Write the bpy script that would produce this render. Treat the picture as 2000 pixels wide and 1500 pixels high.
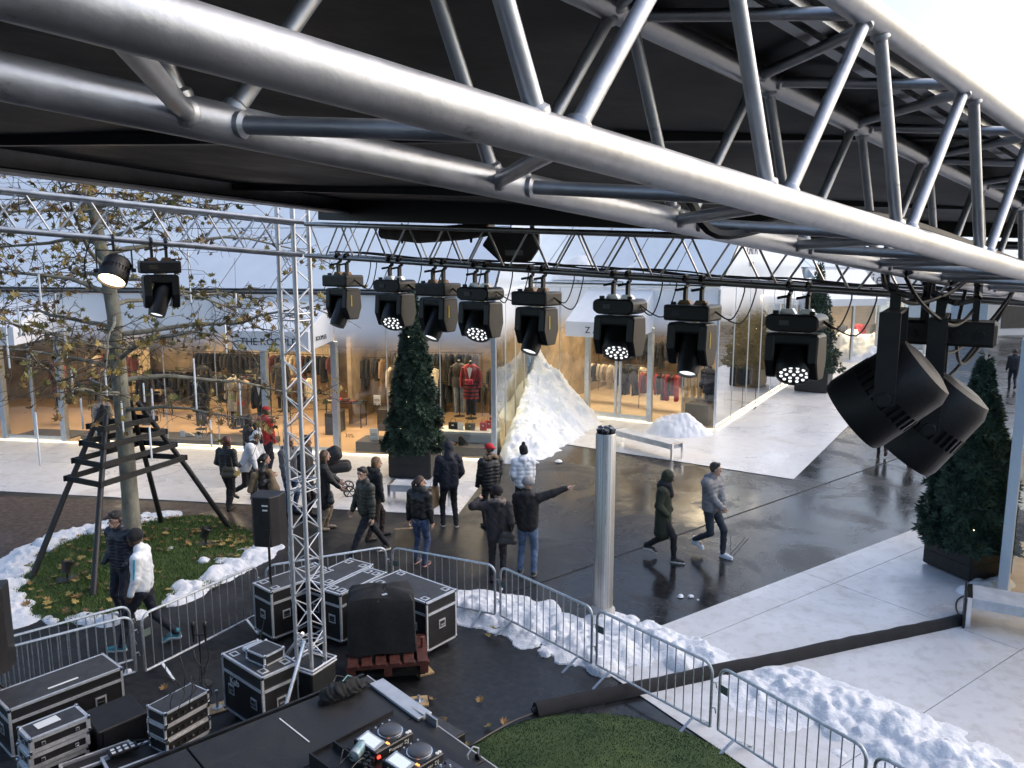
import bpy, bmesh, math, random
import numpy as np
from mathutils import Vector, Matrix

for _o in list(bpy.data.objects):
    bpy.data.objects.remove(_o, do_unlink=True)
SC = bpy.context.scene
COL = SC.collection
RAD = math.radians

# ------------------------------------------------------------------ camera
CAM_H, FPX, PITCH = 5.7, 1570.0, math.atan(250 / 1570.0)
cam_data = bpy.data.cameras.new('camera')
cam_data.sensor_width = 36.0
cam_data.lens = 36.0 * FPX / 2000.0
cam_data.clip_start = 0.05
cam_data.clip_end = 3000.0
cam = bpy.data.objects.new('camera', cam_data)
COL.objects.link(cam)
cam.location = (0, 0, CAM_H)
cam.rotation_euler = (math.pi / 2 - PITCH, 0, 0)
SC.camera = cam

# ------------------------------------------------------------------ sky, sun, exposure
SUN_AZ, SUN_EL = RAD(78.0), RAD(38.0)         # azimuth clockwise from +Y
world = bpy.data.worlds.new('World')
SC.world = world
world.use_nodes = True
wn = world.node_tree
wn.nodes.clear()
w_out = wn.nodes.new('ShaderNodeOutputWorld')
w_bg = wn.nodes.new('ShaderNodeBackground')
w_sky = wn.nodes.new('ShaderNodeTexSky')
w_sky.sky_type = 'NISHITA'
w_sky.sun_disc = False
w_sky.sun_elevation = SUN_EL
w_sky.sun_rotation = SUN_AZ
w_sky.air_density = 1.0
w_sky.dust_density = 3.0
w_sky.ozone_density = 1.0
w_bg.inputs['Strength'].default_value = 0.15
w_hsv = wn.nodes.new('ShaderNodeHueSaturation')
w_hsv.inputs['Saturation'].default_value = 1.05
wn.links.new(w_sky.outputs[0], w_hsv.inputs['Color'])
wn.links.new(w_hsv.outputs[0], w_bg.inputs['Color'])
wn.links.new(w_bg.outputs[0], w_out.inputs['Surface'])
sun_d = bpy.data.lights.new('sun', 'SUN')
sun_d.energy = 0.5
sun_d.angle = RAD(110)
sun_d.color = (0.97, 0.985, 1.0)
sun = bpy.data.objects.new('sun', sun_d)
COL.objects.link(sun)
_sd = Vector((math.sin(SUN_AZ) * math.cos(SUN_EL), math.cos(SUN_AZ) * math.cos(SUN_EL), math.sin(SUN_EL)))
sun.rotation_euler = _sd.to_track_quat('Z', 'Y').to_euler()
SC.view_settings.view_transform = 'Standard'
SC.view_settings.look = 'None'
SC.view_settings.gamma = 1.0
SC.view_settings.use_curve_mapping = False
SC.view_settings.exposure = 0.80
SC.cycles.use_denoising = True
SC.cycles.max_bounces = 6
SC.cycles.use_light_tree = False
SC.cycles.adaptive_threshold = 0.03
SC.cycles.transparent_max_bounces = 16
SC.cycles.caustics_reflective = False
SC.cycles.caustics_refractive = False
SC.cycles.sample_clamp_indirect = 6.0

# ------------------------------------------------------------------ helpers
_cp, _sp = math.cos(PITCH), math.sin(PITCH)


def G(px, py, z=0.0):
    """world point at height z seen at photo position (px, py)"""
    u, v = (px - 1000) / FPX, (py - 750) / FPX
    d = (u, _cp - v * _sp, -_sp - v * _cp)
    t = (z - CAM_H) / d[2]
    return Vector((d[0] * t, d[1] * t, z))


def AT(px, py, Y):
    """world point at distance Y ahead seen at photo position (px, py)"""
    u, v = (px - 1000) / FPX, (py - 750) / FPX
    d = (u, _cp - v * _sp, -_sp - v * _cp)
    t = Y / d[1]
    return Vector((d[0] * t, Y, CAM_H + d[2] * t))


def V(*a):
    return Vector(a)


class MB:
    """collects geometry that becomes one mesh object"""

    def __init__(self):
        self.v, self.f = [], []

    def add(self, vs, fs):
        o = len(self.v)
        self.v += [tuple(p) for p in vs]
        self.f += [tuple(i + o for i in q) for q in fs]
        return self

    def box(self, c, s, rz=0.0, M=None):
        hx, hy, hz = s[0] / 2, s[1] / 2, s[2] / 2
        m = M if M is not None else Matrix.Rotation(rz, 3, 'Z')
        c = Vector(c)
        vs = [c + m @ Vector((x * hx, y * hy, z * hz)) for z in (-1, 1) for y in (-1, 1) for x in (-1, 1)]
        return self.add(vs, [(0, 2, 3, 1), (4, 5, 7, 6), (0, 1, 5, 4), (2, 6, 7, 3), (0, 4, 6, 2), (1, 3, 7, 5)])

    def beam(self, p, q, w, h, up=(0, 0, 1)):
        p, q = Vector(p), Vector(q)
        d = (q - p).normalized()
        s = d.cross(Vector(up))
        if s.length < 1e-4:
            s = d.cross(Vector((1, 0, 0)))
        s.normalize()
        u = s.cross(d)
        m = Matrix((d, s, u)).transposed()
        return self.box((p + q) / 2, ((q - p).length, w, h), M=m)

    def tube(self, p, q, r, r2=None, n=8, caps=True):
        return self.path([p, q], [r, r if r2 is None else r2], n, caps)

    def path(self, pts, r, n=8, caps=True):
        pts = [Vector(p) for p in pts]
        k = len(pts)
        rr = list(r) if isinstance(r, (list, tuple)) else [r] * k
        t0 = (pts[1] - pts[0]).normalized()
        s = t0.orthogonal().normalized()
        vs, fs = [], []
        for i, p in enumerate(pts):
            if i == 0:
                t = t0
            elif i == k - 1:
                t = (pts[i] - pts[i - 1]).normalized()
            else:
                t = ((pts[i + 1] - pts[i]).normalized() + (pts[i] - pts[i - 1]).normalized())
                t = t.normalized() if t.length > 1e-6 else t0
            s = (s - t * s.dot(t))
            s = s.normalized() if s.length > 1e-6 else t.orthogonal().normalized()
            b = t.cross(s)
            for j in range(n):
                a = 2 * math.pi * j / n
                vs.append(p + (s * math.cos(a) + b * math.sin(a)) * rr[i])
        for i in range(k - 1):
            for j in range(n):
                j2 = (j + 1) % n
                fs.append((i * n + j, i * n + j2, (i + 1) * n + j2, (i + 1) * n + j))
        if caps:
            fs.append(tuple(range(n - 1, -1, -1)))
            fs.append(tuple(range((k - 1) * n, k * n)))
        return self.add(vs, fs)

    def lathe(self, prof, n=16, M=None, caps=True):
        """prof: (radius, height) pairs round the local Z axis"""
        M = M or Matrix.Identity(4)
        vs, fs = [], []
        for r, z in prof:
            for j in range(n):
                a = 2 * math.pi * j / n
                vs.append(M @ Vector((r * math.cos(a), r * math.sin(a), z)))
        for i in range(len(prof) - 1):
            for j in range(n):
                j2 = (j + 1) % n
                fs.append((i * n + j, i * n + j2, (i + 1) * n + j2, (i + 1) * n + j))
        if caps:
            fs.append(tuple(range(n - 1, -1, -1)))
            fs.append(tuple(range((len(prof) - 1) * n, len(prof) * n)))
        return self.add(vs, fs)

    def prism(self, poly, lo, hi, M=None):
        """poly: 2-D outline (counter-clockwise) extruded from lo to hi along local Z"""
        M = M or Matrix.Identity(4)
        k = len(poly)
        vs = [M @ Vector((x, y, lo)) for x, y in poly] + [M @ Vector((x, y, hi)) for x, y in poly]
        fs = [tuple(range(k - 1, -1, -1)), tuple(range(k, 2 * k))]
        fs += [(i, (i + 1) % k, k + (i + 1) % k, k + i) for i in range(k)]
        return self.add(vs, fs)

    def loft(self, rings, caps=True):
        n = len(rings[0])
        vs = [p for r in rings for p in r]
        fs = []
        for i in range(len(rings) - 1):
            for j in range(n):
                j2 = (j + 1) % n
                fs.append((i * n + j, i * n + j2, (i + 1) * n + j2, (i + 1) * n + j))
        if caps:
            fs.append(tuple(range(n - 1, -1, -1)))
            fs.append(tuple(range((len(rings) - 1) * n, len(rings) * n)))
        return self.add(vs, fs)

    def quad(self, a, b, c, d):
        return self.add([a, b, c, d], [(0, 1, 2, 3)])

    def mesh(self, name, bevel=0.0, seg=1):
        me = bpy.data.meshes.new(name)
        if bevel > 0:
            bm = bmesh.new()
            bv = [bm.verts.new(p) for p in self.v]
            for q in self.f:
                try:
                    bm.faces.new([bv[i] for i in q])
                except ValueError:
                    pass
            bm.normal_update()
            ed = [e for e in bm.edges if len(e.link_faces) == 2 and e.calc_face_angle(0) > 0.5]
            bmesh.ops.bevel(bm, geom=ed, offset=bevel, segments=seg, affect='EDGES', profile=0.6, clamp_overlap=True)
            bm.to_mesh(me)
            bm.free()
        else:
            me.from_pydata(self.v, [], self.f)
        return me

    def obj(self, name, mat, parent=None, smooth=False, bevel=0.0, seg=1):
        return link(name, self.mesh(name, bevel, seg), mat, parent, smooth)


def link(name, me, mat, parent=None, smooth=False):
    o = bpy.data.objects.new(name, me)
    COL.objects.link(o)
    if mat is not None and len(me.materials) == 0:
        for m in (mat if isinstance(mat, (list, tuple)) else [mat]):
            me.materials.append(m)
    if smooth:
        me.polygons.foreach_set('use_smooth', [True] * len(me.polygons))
        try:
            me.set_sharp_from_angle(angle=RAD(42))
        except Exception:
            pass
    if parent is not None:
        o.parent = parent
    return o


def inst(src, parent=None, M=None, name=None):
    """copy of one mesh object sharing its mesh"""
    o = src.copy()
    if name:
        o.name = name
    COL.objects.link(o)
    o.parent = parent
    if M is not None:
        o.matrix_basis = M
    return o


def thing(name, label, cat, loc=(0, 0, 0), rz=0.0, group=None):
    o = bpy.data.objects.new(name, None)
    o.empty_display_size = 0.1
    COL.objects.link(o)
    o.location = loc
    o.rotation_euler = (0, 0, rz)
    return tag(o, label, cat, group)


def tag(o, label, cat, group=None):
    o['label'] = label
    o['category'] = cat
    if group:
        o['group'] = group
    return o


def struct(o, label=None):
    o['kind'] = 'structure'
    if label:
        o['label'] = label
    return o


def stuff(o, label=None, cat=None):
    o['kind'] = 'stuff'
    if label:
        o['label'] = label
    if cat:
        o['category'] = cat
    return o


def copy_tree(o, parent=None):
    c = o.copy()
    COL.objects.link(c)
    c.parent = parent
    for ch in list(o.children):
        copy_tree(ch, c)
    return c


def text(body, size, M, mat, parent=None, extrude=0.004, align='CENTER', name='lettering', spacing=1.0):
    cu = bpy.data.curves.new(name, 'FONT')
    cu.body = body
    cu.size = size
    cu.extrude = extrude
    cu.align_x = align
    cu.align_y = 'CENTER'
    cu.space_character = spacing
    cu.resolution_u = 3
    t_ = bpy.data.objects.new(name, cu)
    me = bpy.data.meshes.new_from_object(t_)
    bpy.data.objects.remove(t_)
    o = link(name, me, None, parent)
    me.materials.clear()
    me.materials.append(mat)
    o.matrix_basis = M
    return o


def frame(o, x, y):
    """4x4 with origin o, local X along x, local Y along y"""
    x = Vector(x).normalized()
    z = x.cross(Vector(y)).normalized()
    y = z.cross(x)
    m = Matrix((x, y, z)).transposed().to_4x4()
    m.translation = Vector(o)
    return m


def axis_frame(o, z):
    """4x4 with origin o and local Z along z"""
    z = Vector(z).normalized()
    m = z.to_track_quat('Z', 'Y').to_matrix().to_4x4()
    m.translation = Vector(o)
    return m


# ------------------------------------------------------------------ materials
def mat(name, col, rough=0.6, metal=0.0, var=0.0, vscale=6.0, bump=0.0, bscale=40.0, rvar=0.0, emit=None, estr=0.0,
        col2=None, spec=0.5, coat=0.0, stretch=None, detail=4.0, coords='Object'):
    m = bpy.data.materials.new(name)
    m.use_nodes = True
    nt = m.node_tree
    b = nt.nodes['Principled BSDF']
    b.inputs['Base Color'].default_value = (*col, 1)
    b.inputs['Roughness'].default_value = rough
    b.inputs['Metallic'].default_value = metal
    b.inputs['Specular IOR Level'].default_value = spec
    if coat:
        b.inputs['Coat Weight'].default_value = coat
        b.inputs['Coat Roughness'].default_value = 0.15
    if emit:
        b.inputs['Emission Color'].default_value = (*emit, 1)
        b.inputs['Emission Strength'].default_value = estr
    L = nt.links.new
    if var or bump or rvar or col2:
        tc = nt.nodes.new('ShaderNodeTexCoord')
        src = tc.outputs[coords]
        if stretch:
            mp = nt.nodes.new('ShaderNodeMapping')
            mp.inputs['Scale'].default_value = stretch
            L(src, mp.inputs['Vector'])
            src = mp.outputs[0]
        if var or col2 or rvar:
            nz = nt.nodes.new('ShaderNodeTexNoise')
            nz.inputs['Scale'].default_value = vscale
            nz.inputs['Detail'].default_value = detail
            nz.inputs['Roughness'].default_value = 0.6
            L(src, nz.inputs['Vector'])
        if var or col2:
            rp = nt.nodes.new('ShaderNodeValToRGB')
            rp.color_ramp.elements[0].position = 0.35
            rp.color_ramp.elements[1].position = 0.68
            c2 = col2 or tuple(min(1, c * (1 + var)) for c in col)
            c1 = col if col2 else tuple(c * (1 - var) for c in col)
            rp.color_ramp.elements[0].color = (*c1, 1)
            rp.color_ramp.elements[1].color = (*c2, 1)
            L(nz.outputs['Fac'], rp.inputs['Fac'])
            L(rp.outputs['Color'], b.inputs['Base Color'])
        if rvar:
            mr = nt.nodes.new('ShaderNodeMapRange')
            mr.inputs['From Min'].default_value = 0.3
            mr.inputs['From Max'].default_value = 0.7
            mr.inputs['To Min'].default_value = max(0.02, rough - rvar)
            mr.inputs['To Max'].default_value = min(1, rough + rvar)
            L(nz.outputs['Fac'], mr.inputs['Value'])
            L(mr.outputs[0], b.inputs['Roughness'])
        if bump:
            n2 = nt.nodes.new('ShaderNodeTexNoise')
            n2.inputs['Scale'].default_value = bscale
            n2.inputs['Detail'].default_value = 5
            L(src, n2.inputs['Vector'])
            bp = nt.nodes.new('ShaderNodeBump')
            bp.inputs['Strength'].default_value = bump
            bp.inputs['Distance'].default_value = 0.02
            L(n2.outputs['Fac'], bp.inputs['Height'])
            L(bp.outputs['Normal'], b.inputs['Normal'])
    return m


def emat(name, col, s):
    m = bpy.data.materials.new(name)
    m.use_nodes = True
    nt = m.node_tree
    nt.nodes.clear()
    o = nt.nodes.new('ShaderNodeOutputMaterial')
    e = nt.nodes.new('ShaderNodeEmission')
    e.inputs['Color'].default_value = (*col, 1)
    e.inputs['Strength'].default_value = s
    m.cycles.emission_sampling = 'NONE'
    nt.links.new(e.outputs[0], o.inputs['Surface'])
    return m


def glass_mat(name, tint=(0.93, 0.97, 0.96), refl=0.10, frit=None, rough=0.01):
    """thin architectural glass; frit = (clear below z, white above z): printed white gradient"""
    m = bpy.data.materials.new(name)
    m.use_nodes = True
    nt = m.node_tree
    nt.nodes.clear()
    L = nt.links.new
    o = nt.nodes.new('ShaderNodeOutputMaterial')
    tr = nt.nodes.new('ShaderNodeBsdfTransparent')
    tr.inputs['Color'].default_value = (*tint, 1)
    gl = nt.nodes.new('ShaderNodeBsdfGlossy')
    gl.inputs['Roughness'].default_value = rough
    gl.inputs['Color'].default_value = (0.95, 0.97, 1, 1)
    lw = nt.nodes.new('ShaderNodeLayerWeight')
    lw.inputs['Blend'].default_value = 0.25
    mr = nt.nodes.new('ShaderNodeMapRange')
    mr.inputs['To Min'].default_value = refl
    mr.inputs['To Max'].default_value = min(1.0, refl + 0.6)
    L(lw.outputs['Fresnel'], mr.inputs['Value'])
    mx = nt.nodes.new('ShaderNodeMixShader')
    L(mr.outputs[0], mx.inputs['Fac'])
    L(tr.outputs[0], mx.inputs[1])
    L(gl.outputs[0], mx.inputs[2])
    last = mx
    if frit:
        ge = nt.nodes.new('ShaderNodeNewGeometry')
        sx = nt.nodes.new('ShaderNodeSeparateXYZ')
        L(ge.outputs['Position'], sx.inputs[0])
        m2 = nt.nodes.new('ShaderNodeMapRange')
        m2.interpolation_type = 'SMOOTHSTEP'
        m2.inputs['From Min'].default_value = frit[0]
        m2.inputs['From Max'].default_value = frit[1]
        m2.inputs['To Max'].default_value = 0.97
        L(sx.outputs['Z'], m2.inputs['Value'])
        pr = nt.nodes.new('ShaderNodeBsdfPrincipled')
        pr.inputs['Base Color'].default_value = (0.84, 0.87, 0.91, 1)
        pr.inputs['Roughness'].default_value = 0.08
        pr.inputs['Specular IOR Level'].default_value = 0.6
        mx2 = nt.nodes.new('ShaderNodeMixShader')
        L(m2.outputs[0], mx2.inputs['Fac'])
        L(mx.outputs[0], mx2.inputs[1])
        L(pr.outputs[0], mx2.inputs[2])
        last = mx2
    L(last.outputs[0], o.inputs['Surface'])
    return m


ALU = mat('aluminium', (0.53, 0.54, 0.56), 0.44, 0.80, var=0.2, vscale=7, rvar=0.12, bump=0.05, bscale=50)
ALU_BEAM = mat('aluminium_profile', (0.52, 0.52, 0.53), 0.4, 0.35, var=0.2, vscale=2, rvar=0.1)
GALV = mat('galvanised_steel', (0.52, 0.55, 0.58), 0.38, 0.85, var=0.2, vscale=30, rvar=0.1)
CASE_ALU = mat('case_aluminium', (0.80, 0.81, 0.83), 0.36, 0.65, var=0.12, vscale=20)
POST = mat('post_aluminium', (0.50, 0.55, 0.60), 0.35, 0.8, var=0.08, vscale=8)
BLACK = mat('black_plastic', (0.012, 0.012, 0.013), 0.42, 0, var=0.3, vscale=12, bump=0.05, bscale=120)
BLACK_LAM = mat('black_laminate', (0.011, 0.010, 0.011), 0.5, 0, var=0.35, vscale=7, bump=0.06, bscale=90)
CASE_TOP = mat('grey_laminate', (0.045, 0.045, 0.047), 0.5, 0, var=0.3, vscale=9, bump=0.05, bscale=90)
BLACK_CLOTH = mat('black_cloth', (0.0085, 0.009, 0.0105), 0.85, 0, var=0.4, vscale=5, bump=0.25, bscale=14)
BLACK_WOOD = mat('black_stained_wood', (0.011, 0.0118, 0.013), 0.5, 0, var=0.45, vscale=12, bump=0.2, bscale=30)
RUBBER = mat('rubber', (0.010, 0.010, 0.011), 0.6)
CABLE = mat('cable_black', (0.008, 0.008, 0.009), 0.45)
CHROME = mat('bright_steel', (0.75, 0.75, 0.76), 0.2, 1.0)
WHITE_PAINT = mat('white_paint', (0.74, 0.76, 0.79), 0.3, 0, var=0.03, vscale=3, spec=0.5)
PRINT = mat('print_black', (0.015, 0.016, 0.022), 0.5)
PAPER = mat('paper_white', (0.78, 0.78, 0.76), 0.6)
SNOW = mat('snow', (0.70, 0.72, 0.76), 0.6, 0, var=0.05, vscale=5, bump=0.7, bscale=30)
SNOW_DIRTY = mat('snow_dirty', (0.60, 0.59, 0.58), 0.65, 0, col2=(0.84, 0.86, 0.9), vscale=7, bump=0.9, bscale=22)

def scuffed(m, scale, lo, hi, amount):
    """dark scratches and spots over the base colour of a metal"""
    nt = m.node_tree
    b = nt.nodes['Principled BSDF']
    src = b.inputs['Base Color'].links[0].from_socket
    tc = nt.nodes.new('ShaderNodeTexCoord')
    mp = nt.nodes.new('ShaderNodeMapping')
    mp.inputs['Rotation'].default_value = (0, 0, -0.755)
    mp.inputs['Scale'].default_value = (1.0, 1.0, 3.0)
    nz = nt.nodes.new('ShaderNodeTexNoise')
    nz.inputs['Scale'].default_value = scale
    nz.inputs['Detail'].default_value = 8
    nz.inputs['Roughness'].default_value = 0.75
    rp = nt.nodes.new('ShaderNodeValToRGB')
    rp.color_ramp.elements[0].position, rp.color_ramp.elements[0].color = lo, (1, 1, 1, 1)
    rp.color_ramp.elements[1].position, rp.color_ramp.elements[1].color = hi, (0.16, 0.155, 0.15, 1)
    mu = nt.nodes.new('ShaderNodeMixRGB')
    mu.blend_type = 'MULTIPLY'
    mu.inputs['Fac'].default_value = amount
    nt.links.new(tc.outputs['Object'], mp.inputs['Vector'])
    nt.links.new(mp.outputs[0], nz.inputs['Vector'])
    nt.links.new(nz.outputs['Fac'], rp.inputs['Fac'])
    nt.links.new(src, mu.inputs['Color1'])
    nt.links.new(rp.outputs['Color'], mu.inputs['Color2'])
    nt.links.new(mu.outputs[0], b.inputs['Base Color'])


scuffed(ALU, 9.0, 0.60, 0.72, 0.8)
ORD = ['first', 'second', 'third', 'fourth', 'fifth', 'sixth', 'seventh', 'eighth', 'ninth', 'tenth', 'eleventh', 'twelfth', 'thirteenth', 'fourteenth', 'fifteenth', 'sixteenth', 'seventeenth',
       'eighteenth', 'nineteenth', 'twentieth', 'twenty-first', 'twenty-second', 'twenty-third', 'twenty-fourth']

# ------------------------------------------------------------------ noise in numpy
_rs = np.random.RandomState(7)
_PERM = _rs.rand(256, 256)


def vnoise(x, y):
    xi, yi = np.floor(x).astype(int), np.floor(y).astype(int)
    fx, fy = x - xi, y - yi
    fx, fy = fx * fx * (3 - 2 * fx), fy * fy * (3 - 2 * fy)
    g = lambda a, b: _PERM[a % 256, b % 256]
    return (g(xi, yi) * (1 - fx) + g(xi + 1, yi) * fx) * (1 - fy) + (g(xi, yi + 1) * (1 - fx) + g(xi + 1, yi + 1) * fx) * fy


def fbm(x, y, o=4):
    s, a = 0, 0.5
    for k in range(o):
        s = s + a * vnoise(x * 2 ** k + 17 * k, y * 2 ** k + 31 * k)
        a *= 0.5
    return s


def height_obj(name, mat_, x0, x1, y0, y1, step, fn, cut=0.012, base=0.0, parent=None):
    """heightfield mesh of fn(x, y); cells lower than cut are left out, the rim runs down to the ground"""
    xs, ys = np.arange(x0, x1 + step, step), np.arange(y0, y1 + step, step)
    X, Y = np.meshgrid(xs, ys, indexing='ij')
    H = fn(X, Y)
    on = H > cut
    keep = on[:-1, :-1] | on[1:, :-1] | on[:-1, 1:] | on[1:, 1:]
    Z = np.where(on, H, -0.03) + base
    n, m = X.shape
    idx = np.arange(n * m).reshape(n, m)
    q = np.stack([idx[:-1, :-1], idx[1:, :-1], idx[1:, 1:], idx[:-1, 1:]], -1)[keep]
    used, inv = np.unique(q, return_inverse=True)
    P = np.stack([X, Y, Z], -1).reshape(-1, 3)[used]
    me = bpy.data.meshes.new(name)
    me.from_pydata(P.tolist(), [], inv.reshape(-1, 4).tolist())
    return link(name, me, mat_, parent, smooth=True)


def in_poly(X, Y, poly):
    r = np.zeros(X.shape, bool)
    k = len(poly)
    for i in range(k):
        x1, y1 = poly[i][0], poly[i][1]
        x2, y2 = poly[(i + 1) % k][0], poly[(i + 1) % k][1]
        c = ((y1 > Y) != (y2 > Y)) & (X < (x2 - x1) * (Y - y1) / (y2 - y1 + 1e-12) + x1)
        r ^= c
    return r


def clip_poly(sub, clip):
    """2-D Sutherland-Hodgman, clip convex and counter-clockwise"""
    out = list(sub)
    k = len(clip)
    for i in range(k):
        a, b = clip[i], clip[(i + 1) % k]
        src, out = out, []
        if not src:
            return []
        side = lambda p: (b[0] - a[0]) * (p[1] - a[1]) - (b[1] - a[1]) * (p[0] - a[0])
        for j in range(len(src)):
            p, q = src[j], src[(j + 1) % len(src)]
            sp, sq = side(p), side(q)
            if sp >= 0:
                out.append(p)
            if (sp >= 0) != (sq >= 0):
                t = sp / (sp - sq)
                out.append((p[0] + (q[0] - p[0]) * t, p[1] + (q[1] - p[1]) * t))
    return out

# ================================================================== SETTING
def wet_paving(name, c1, c2, r0, r1, brick=(0.22, 0.11), rot=0.6, puddle=0.35, bstr=0.4, dry=None):
    m = bpy.data.materials.new(name)
    m.use_nodes = True
    nt = m.node_tree
    L = nt.links.new
    b = nt.nodes['Principled BSDF']
    tc = nt.nodes.new('ShaderNodeTexCoord')
    mp = nt.nodes.new('ShaderNodeMapping')
    mp.inputs['Rotation'].default_value = (0, 0, rot)
    L(tc.outputs['Object'], mp.inputs['Vector'])
    br = nt.nodes.new('ShaderNodeTexBrick')
    br.inputs['Scale'].default_value = 1.0
    br.inputs['Brick Width'].default_value = brick[0]
    br.inputs['Row Height'].default_value = brick[1]
    br.inputs['Mortar Size'].default_value = 0.008
    br.inputs['Mortar Smooth'].default_value = 0.6
    br.inputs['Color1'].default_value = (1, 1, 1, 1)
    br.inputs['Color2'].default_value = (0.7, 0.7, 0.7, 1)
    br.inputs['Mortar'].default_value = (0.25, 0.25, 0.25, 1)
    L(mp.outputs[0], br.inputs['Vector'])
    n1 = nt.nodes.new('ShaderNodeTexNoise')
    n1.inputs['Scale'].default_value = 0.55
    n1.inputs['Detail'].default_value = 6
    n1.inputs['Roughness'].default_value = 0.65
    n1.inputs['Distortion'].default_value = 0.6
    L(tc.outputs['Object'], n1.inputs['Vector'])
    n2 = nt.nodes.new('ShaderNodeTexNoise')
    n2.inputs['Scale'].default_value = 9
    n2.inputs['Detail'].default_value = 6
    L(tc.outputs['Object'], n2.inputs['Vector'])
    rp = nt.nodes.new('ShaderNodeValToRGB')
    rp.color_ramp.elements[0].position = 0.38
    rp.color_ramp.elements[1].position = 0.66
    rp.color_ramp.elements[0].color = (*c1, 1)
    rp.color_ramp.elements[1].color = (*c2, 1)
    L(n2.outputs['Fac'], rp.inputs['Fac'])
    mu = nt.nodes.new('ShaderNodeMixRGB')
    mu.blend_type = 'MULTIPLY'
    mu.inputs['Fac'].default_value = 0.55
    L(rp.outputs['Color'], mu.inputs['Color1'])
    L(br.outputs['Color'], mu.inputs['Color2'])
    L(mu.outputs[0], b.inputs['Base Color'])
    mr = nt.nodes.new('ShaderNodeMapRange')
    mr.interpolation_type = 'SMOOTHSTEP'
    mr.inputs['From Min'].default_value = puddle
    mr.inputs['From Max'].default_value = puddle + 0.28
    mr.inputs['To Min'].default_value = r0
    mr.inputs['To Max'].default_value = r1
    L(n1.outputs['Fac'], mr.inputs['Value'])
    if dry:                                  # paving by the shop has already dried
        sx = nt.nodes.new('ShaderNodeSeparateXYZ')
        L(tc.outputs['Object'], sx.inputs[0])
        wob = nt.nodes.new('ShaderNodeMath')
        wob.operation = 'MULTIPLY_ADD'
        wob.inputs[1].default_value = 3.0
        L(n1.outputs['Fac'], wob.inputs[0])
        L(sx.outputs['X'], wob.inputs[2])
        dm = nt.nodes.new('ShaderNodeMapRange')
        dm.interpolation_type = 'SMOOTHSTEP'
        dm.inputs['From Min'].default_value = dry[0] + 1.5
        dm.inputs['From Max'].default_value = dry[1] + 1.5
        dm.inputs['To Min'].default_value = dry[2]
        dm.inputs['To Max'].default_value = 0.0
        L(wob.outputs[0], dm.inputs['Value'])
        sm = nt.nodes.new('ShaderNodeMath')
        sm.operation = 'ADD'
        L(mr.outputs[0], sm.inputs[0])
        L(dm.outputs[0], sm.inputs[1])
        L(sm.outputs[0], b.inputs['Roughness'])
    else:
        L(mr.outputs[0], b.inputs['Roughness'])
    b.inputs['Specular IOR Level'].default_value = 0.36
    # fine relief, weaker where water stands
    ad = nt.nodes.new('ShaderNodeMath')
    ad.operation = 'MULTIPLY_ADD'
    L(n2.outputs['Fac'], ad.inputs[0])
    ad.inputs[1].default_value = 0.7
    L(br.outputs['Color'], ad.inputs[2])
    m3 = nt.nodes.new('ShaderNodeMapRange')
    m3.inputs['From Min'].default_value = puddle
    m3.inputs['From Max'].default_value = puddle + 0.3
    m3.inputs['To Min'].default_value = bstr * 0.25
    m3.inputs['To Max'].default_value = bstr
    L(n1.outputs['Fac'], m3.inputs['Value'])
    bp = nt.nodes.new('ShaderNodeBump')
    bp.inputs['Distance'].default_value = 0.012
    L(m3.outputs[0], bp.inputs['Strength'])
    L(ad.outputs[0], bp.inputs['Height'])
    L(bp.outputs['Normal'], b.inputs['Normal'])
    return m


PAVING = wet_paving('wet_dark_paving', (0.0095, 0.0102, 0.0118), (0.023, 0.0242, 0.027), 0.14, 0.44, puddle=0.40, dry=(-2.5, 1.8, 0.38))
BRICKWAY = wet_paving('brown_brick_paving', (0.050, 0.034, 0.026), (0.105, 0.078, 0.062), 0.3, 0.7, brick=(0.24, 0.12), rot=-0.17, puddle=0.25)


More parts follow.
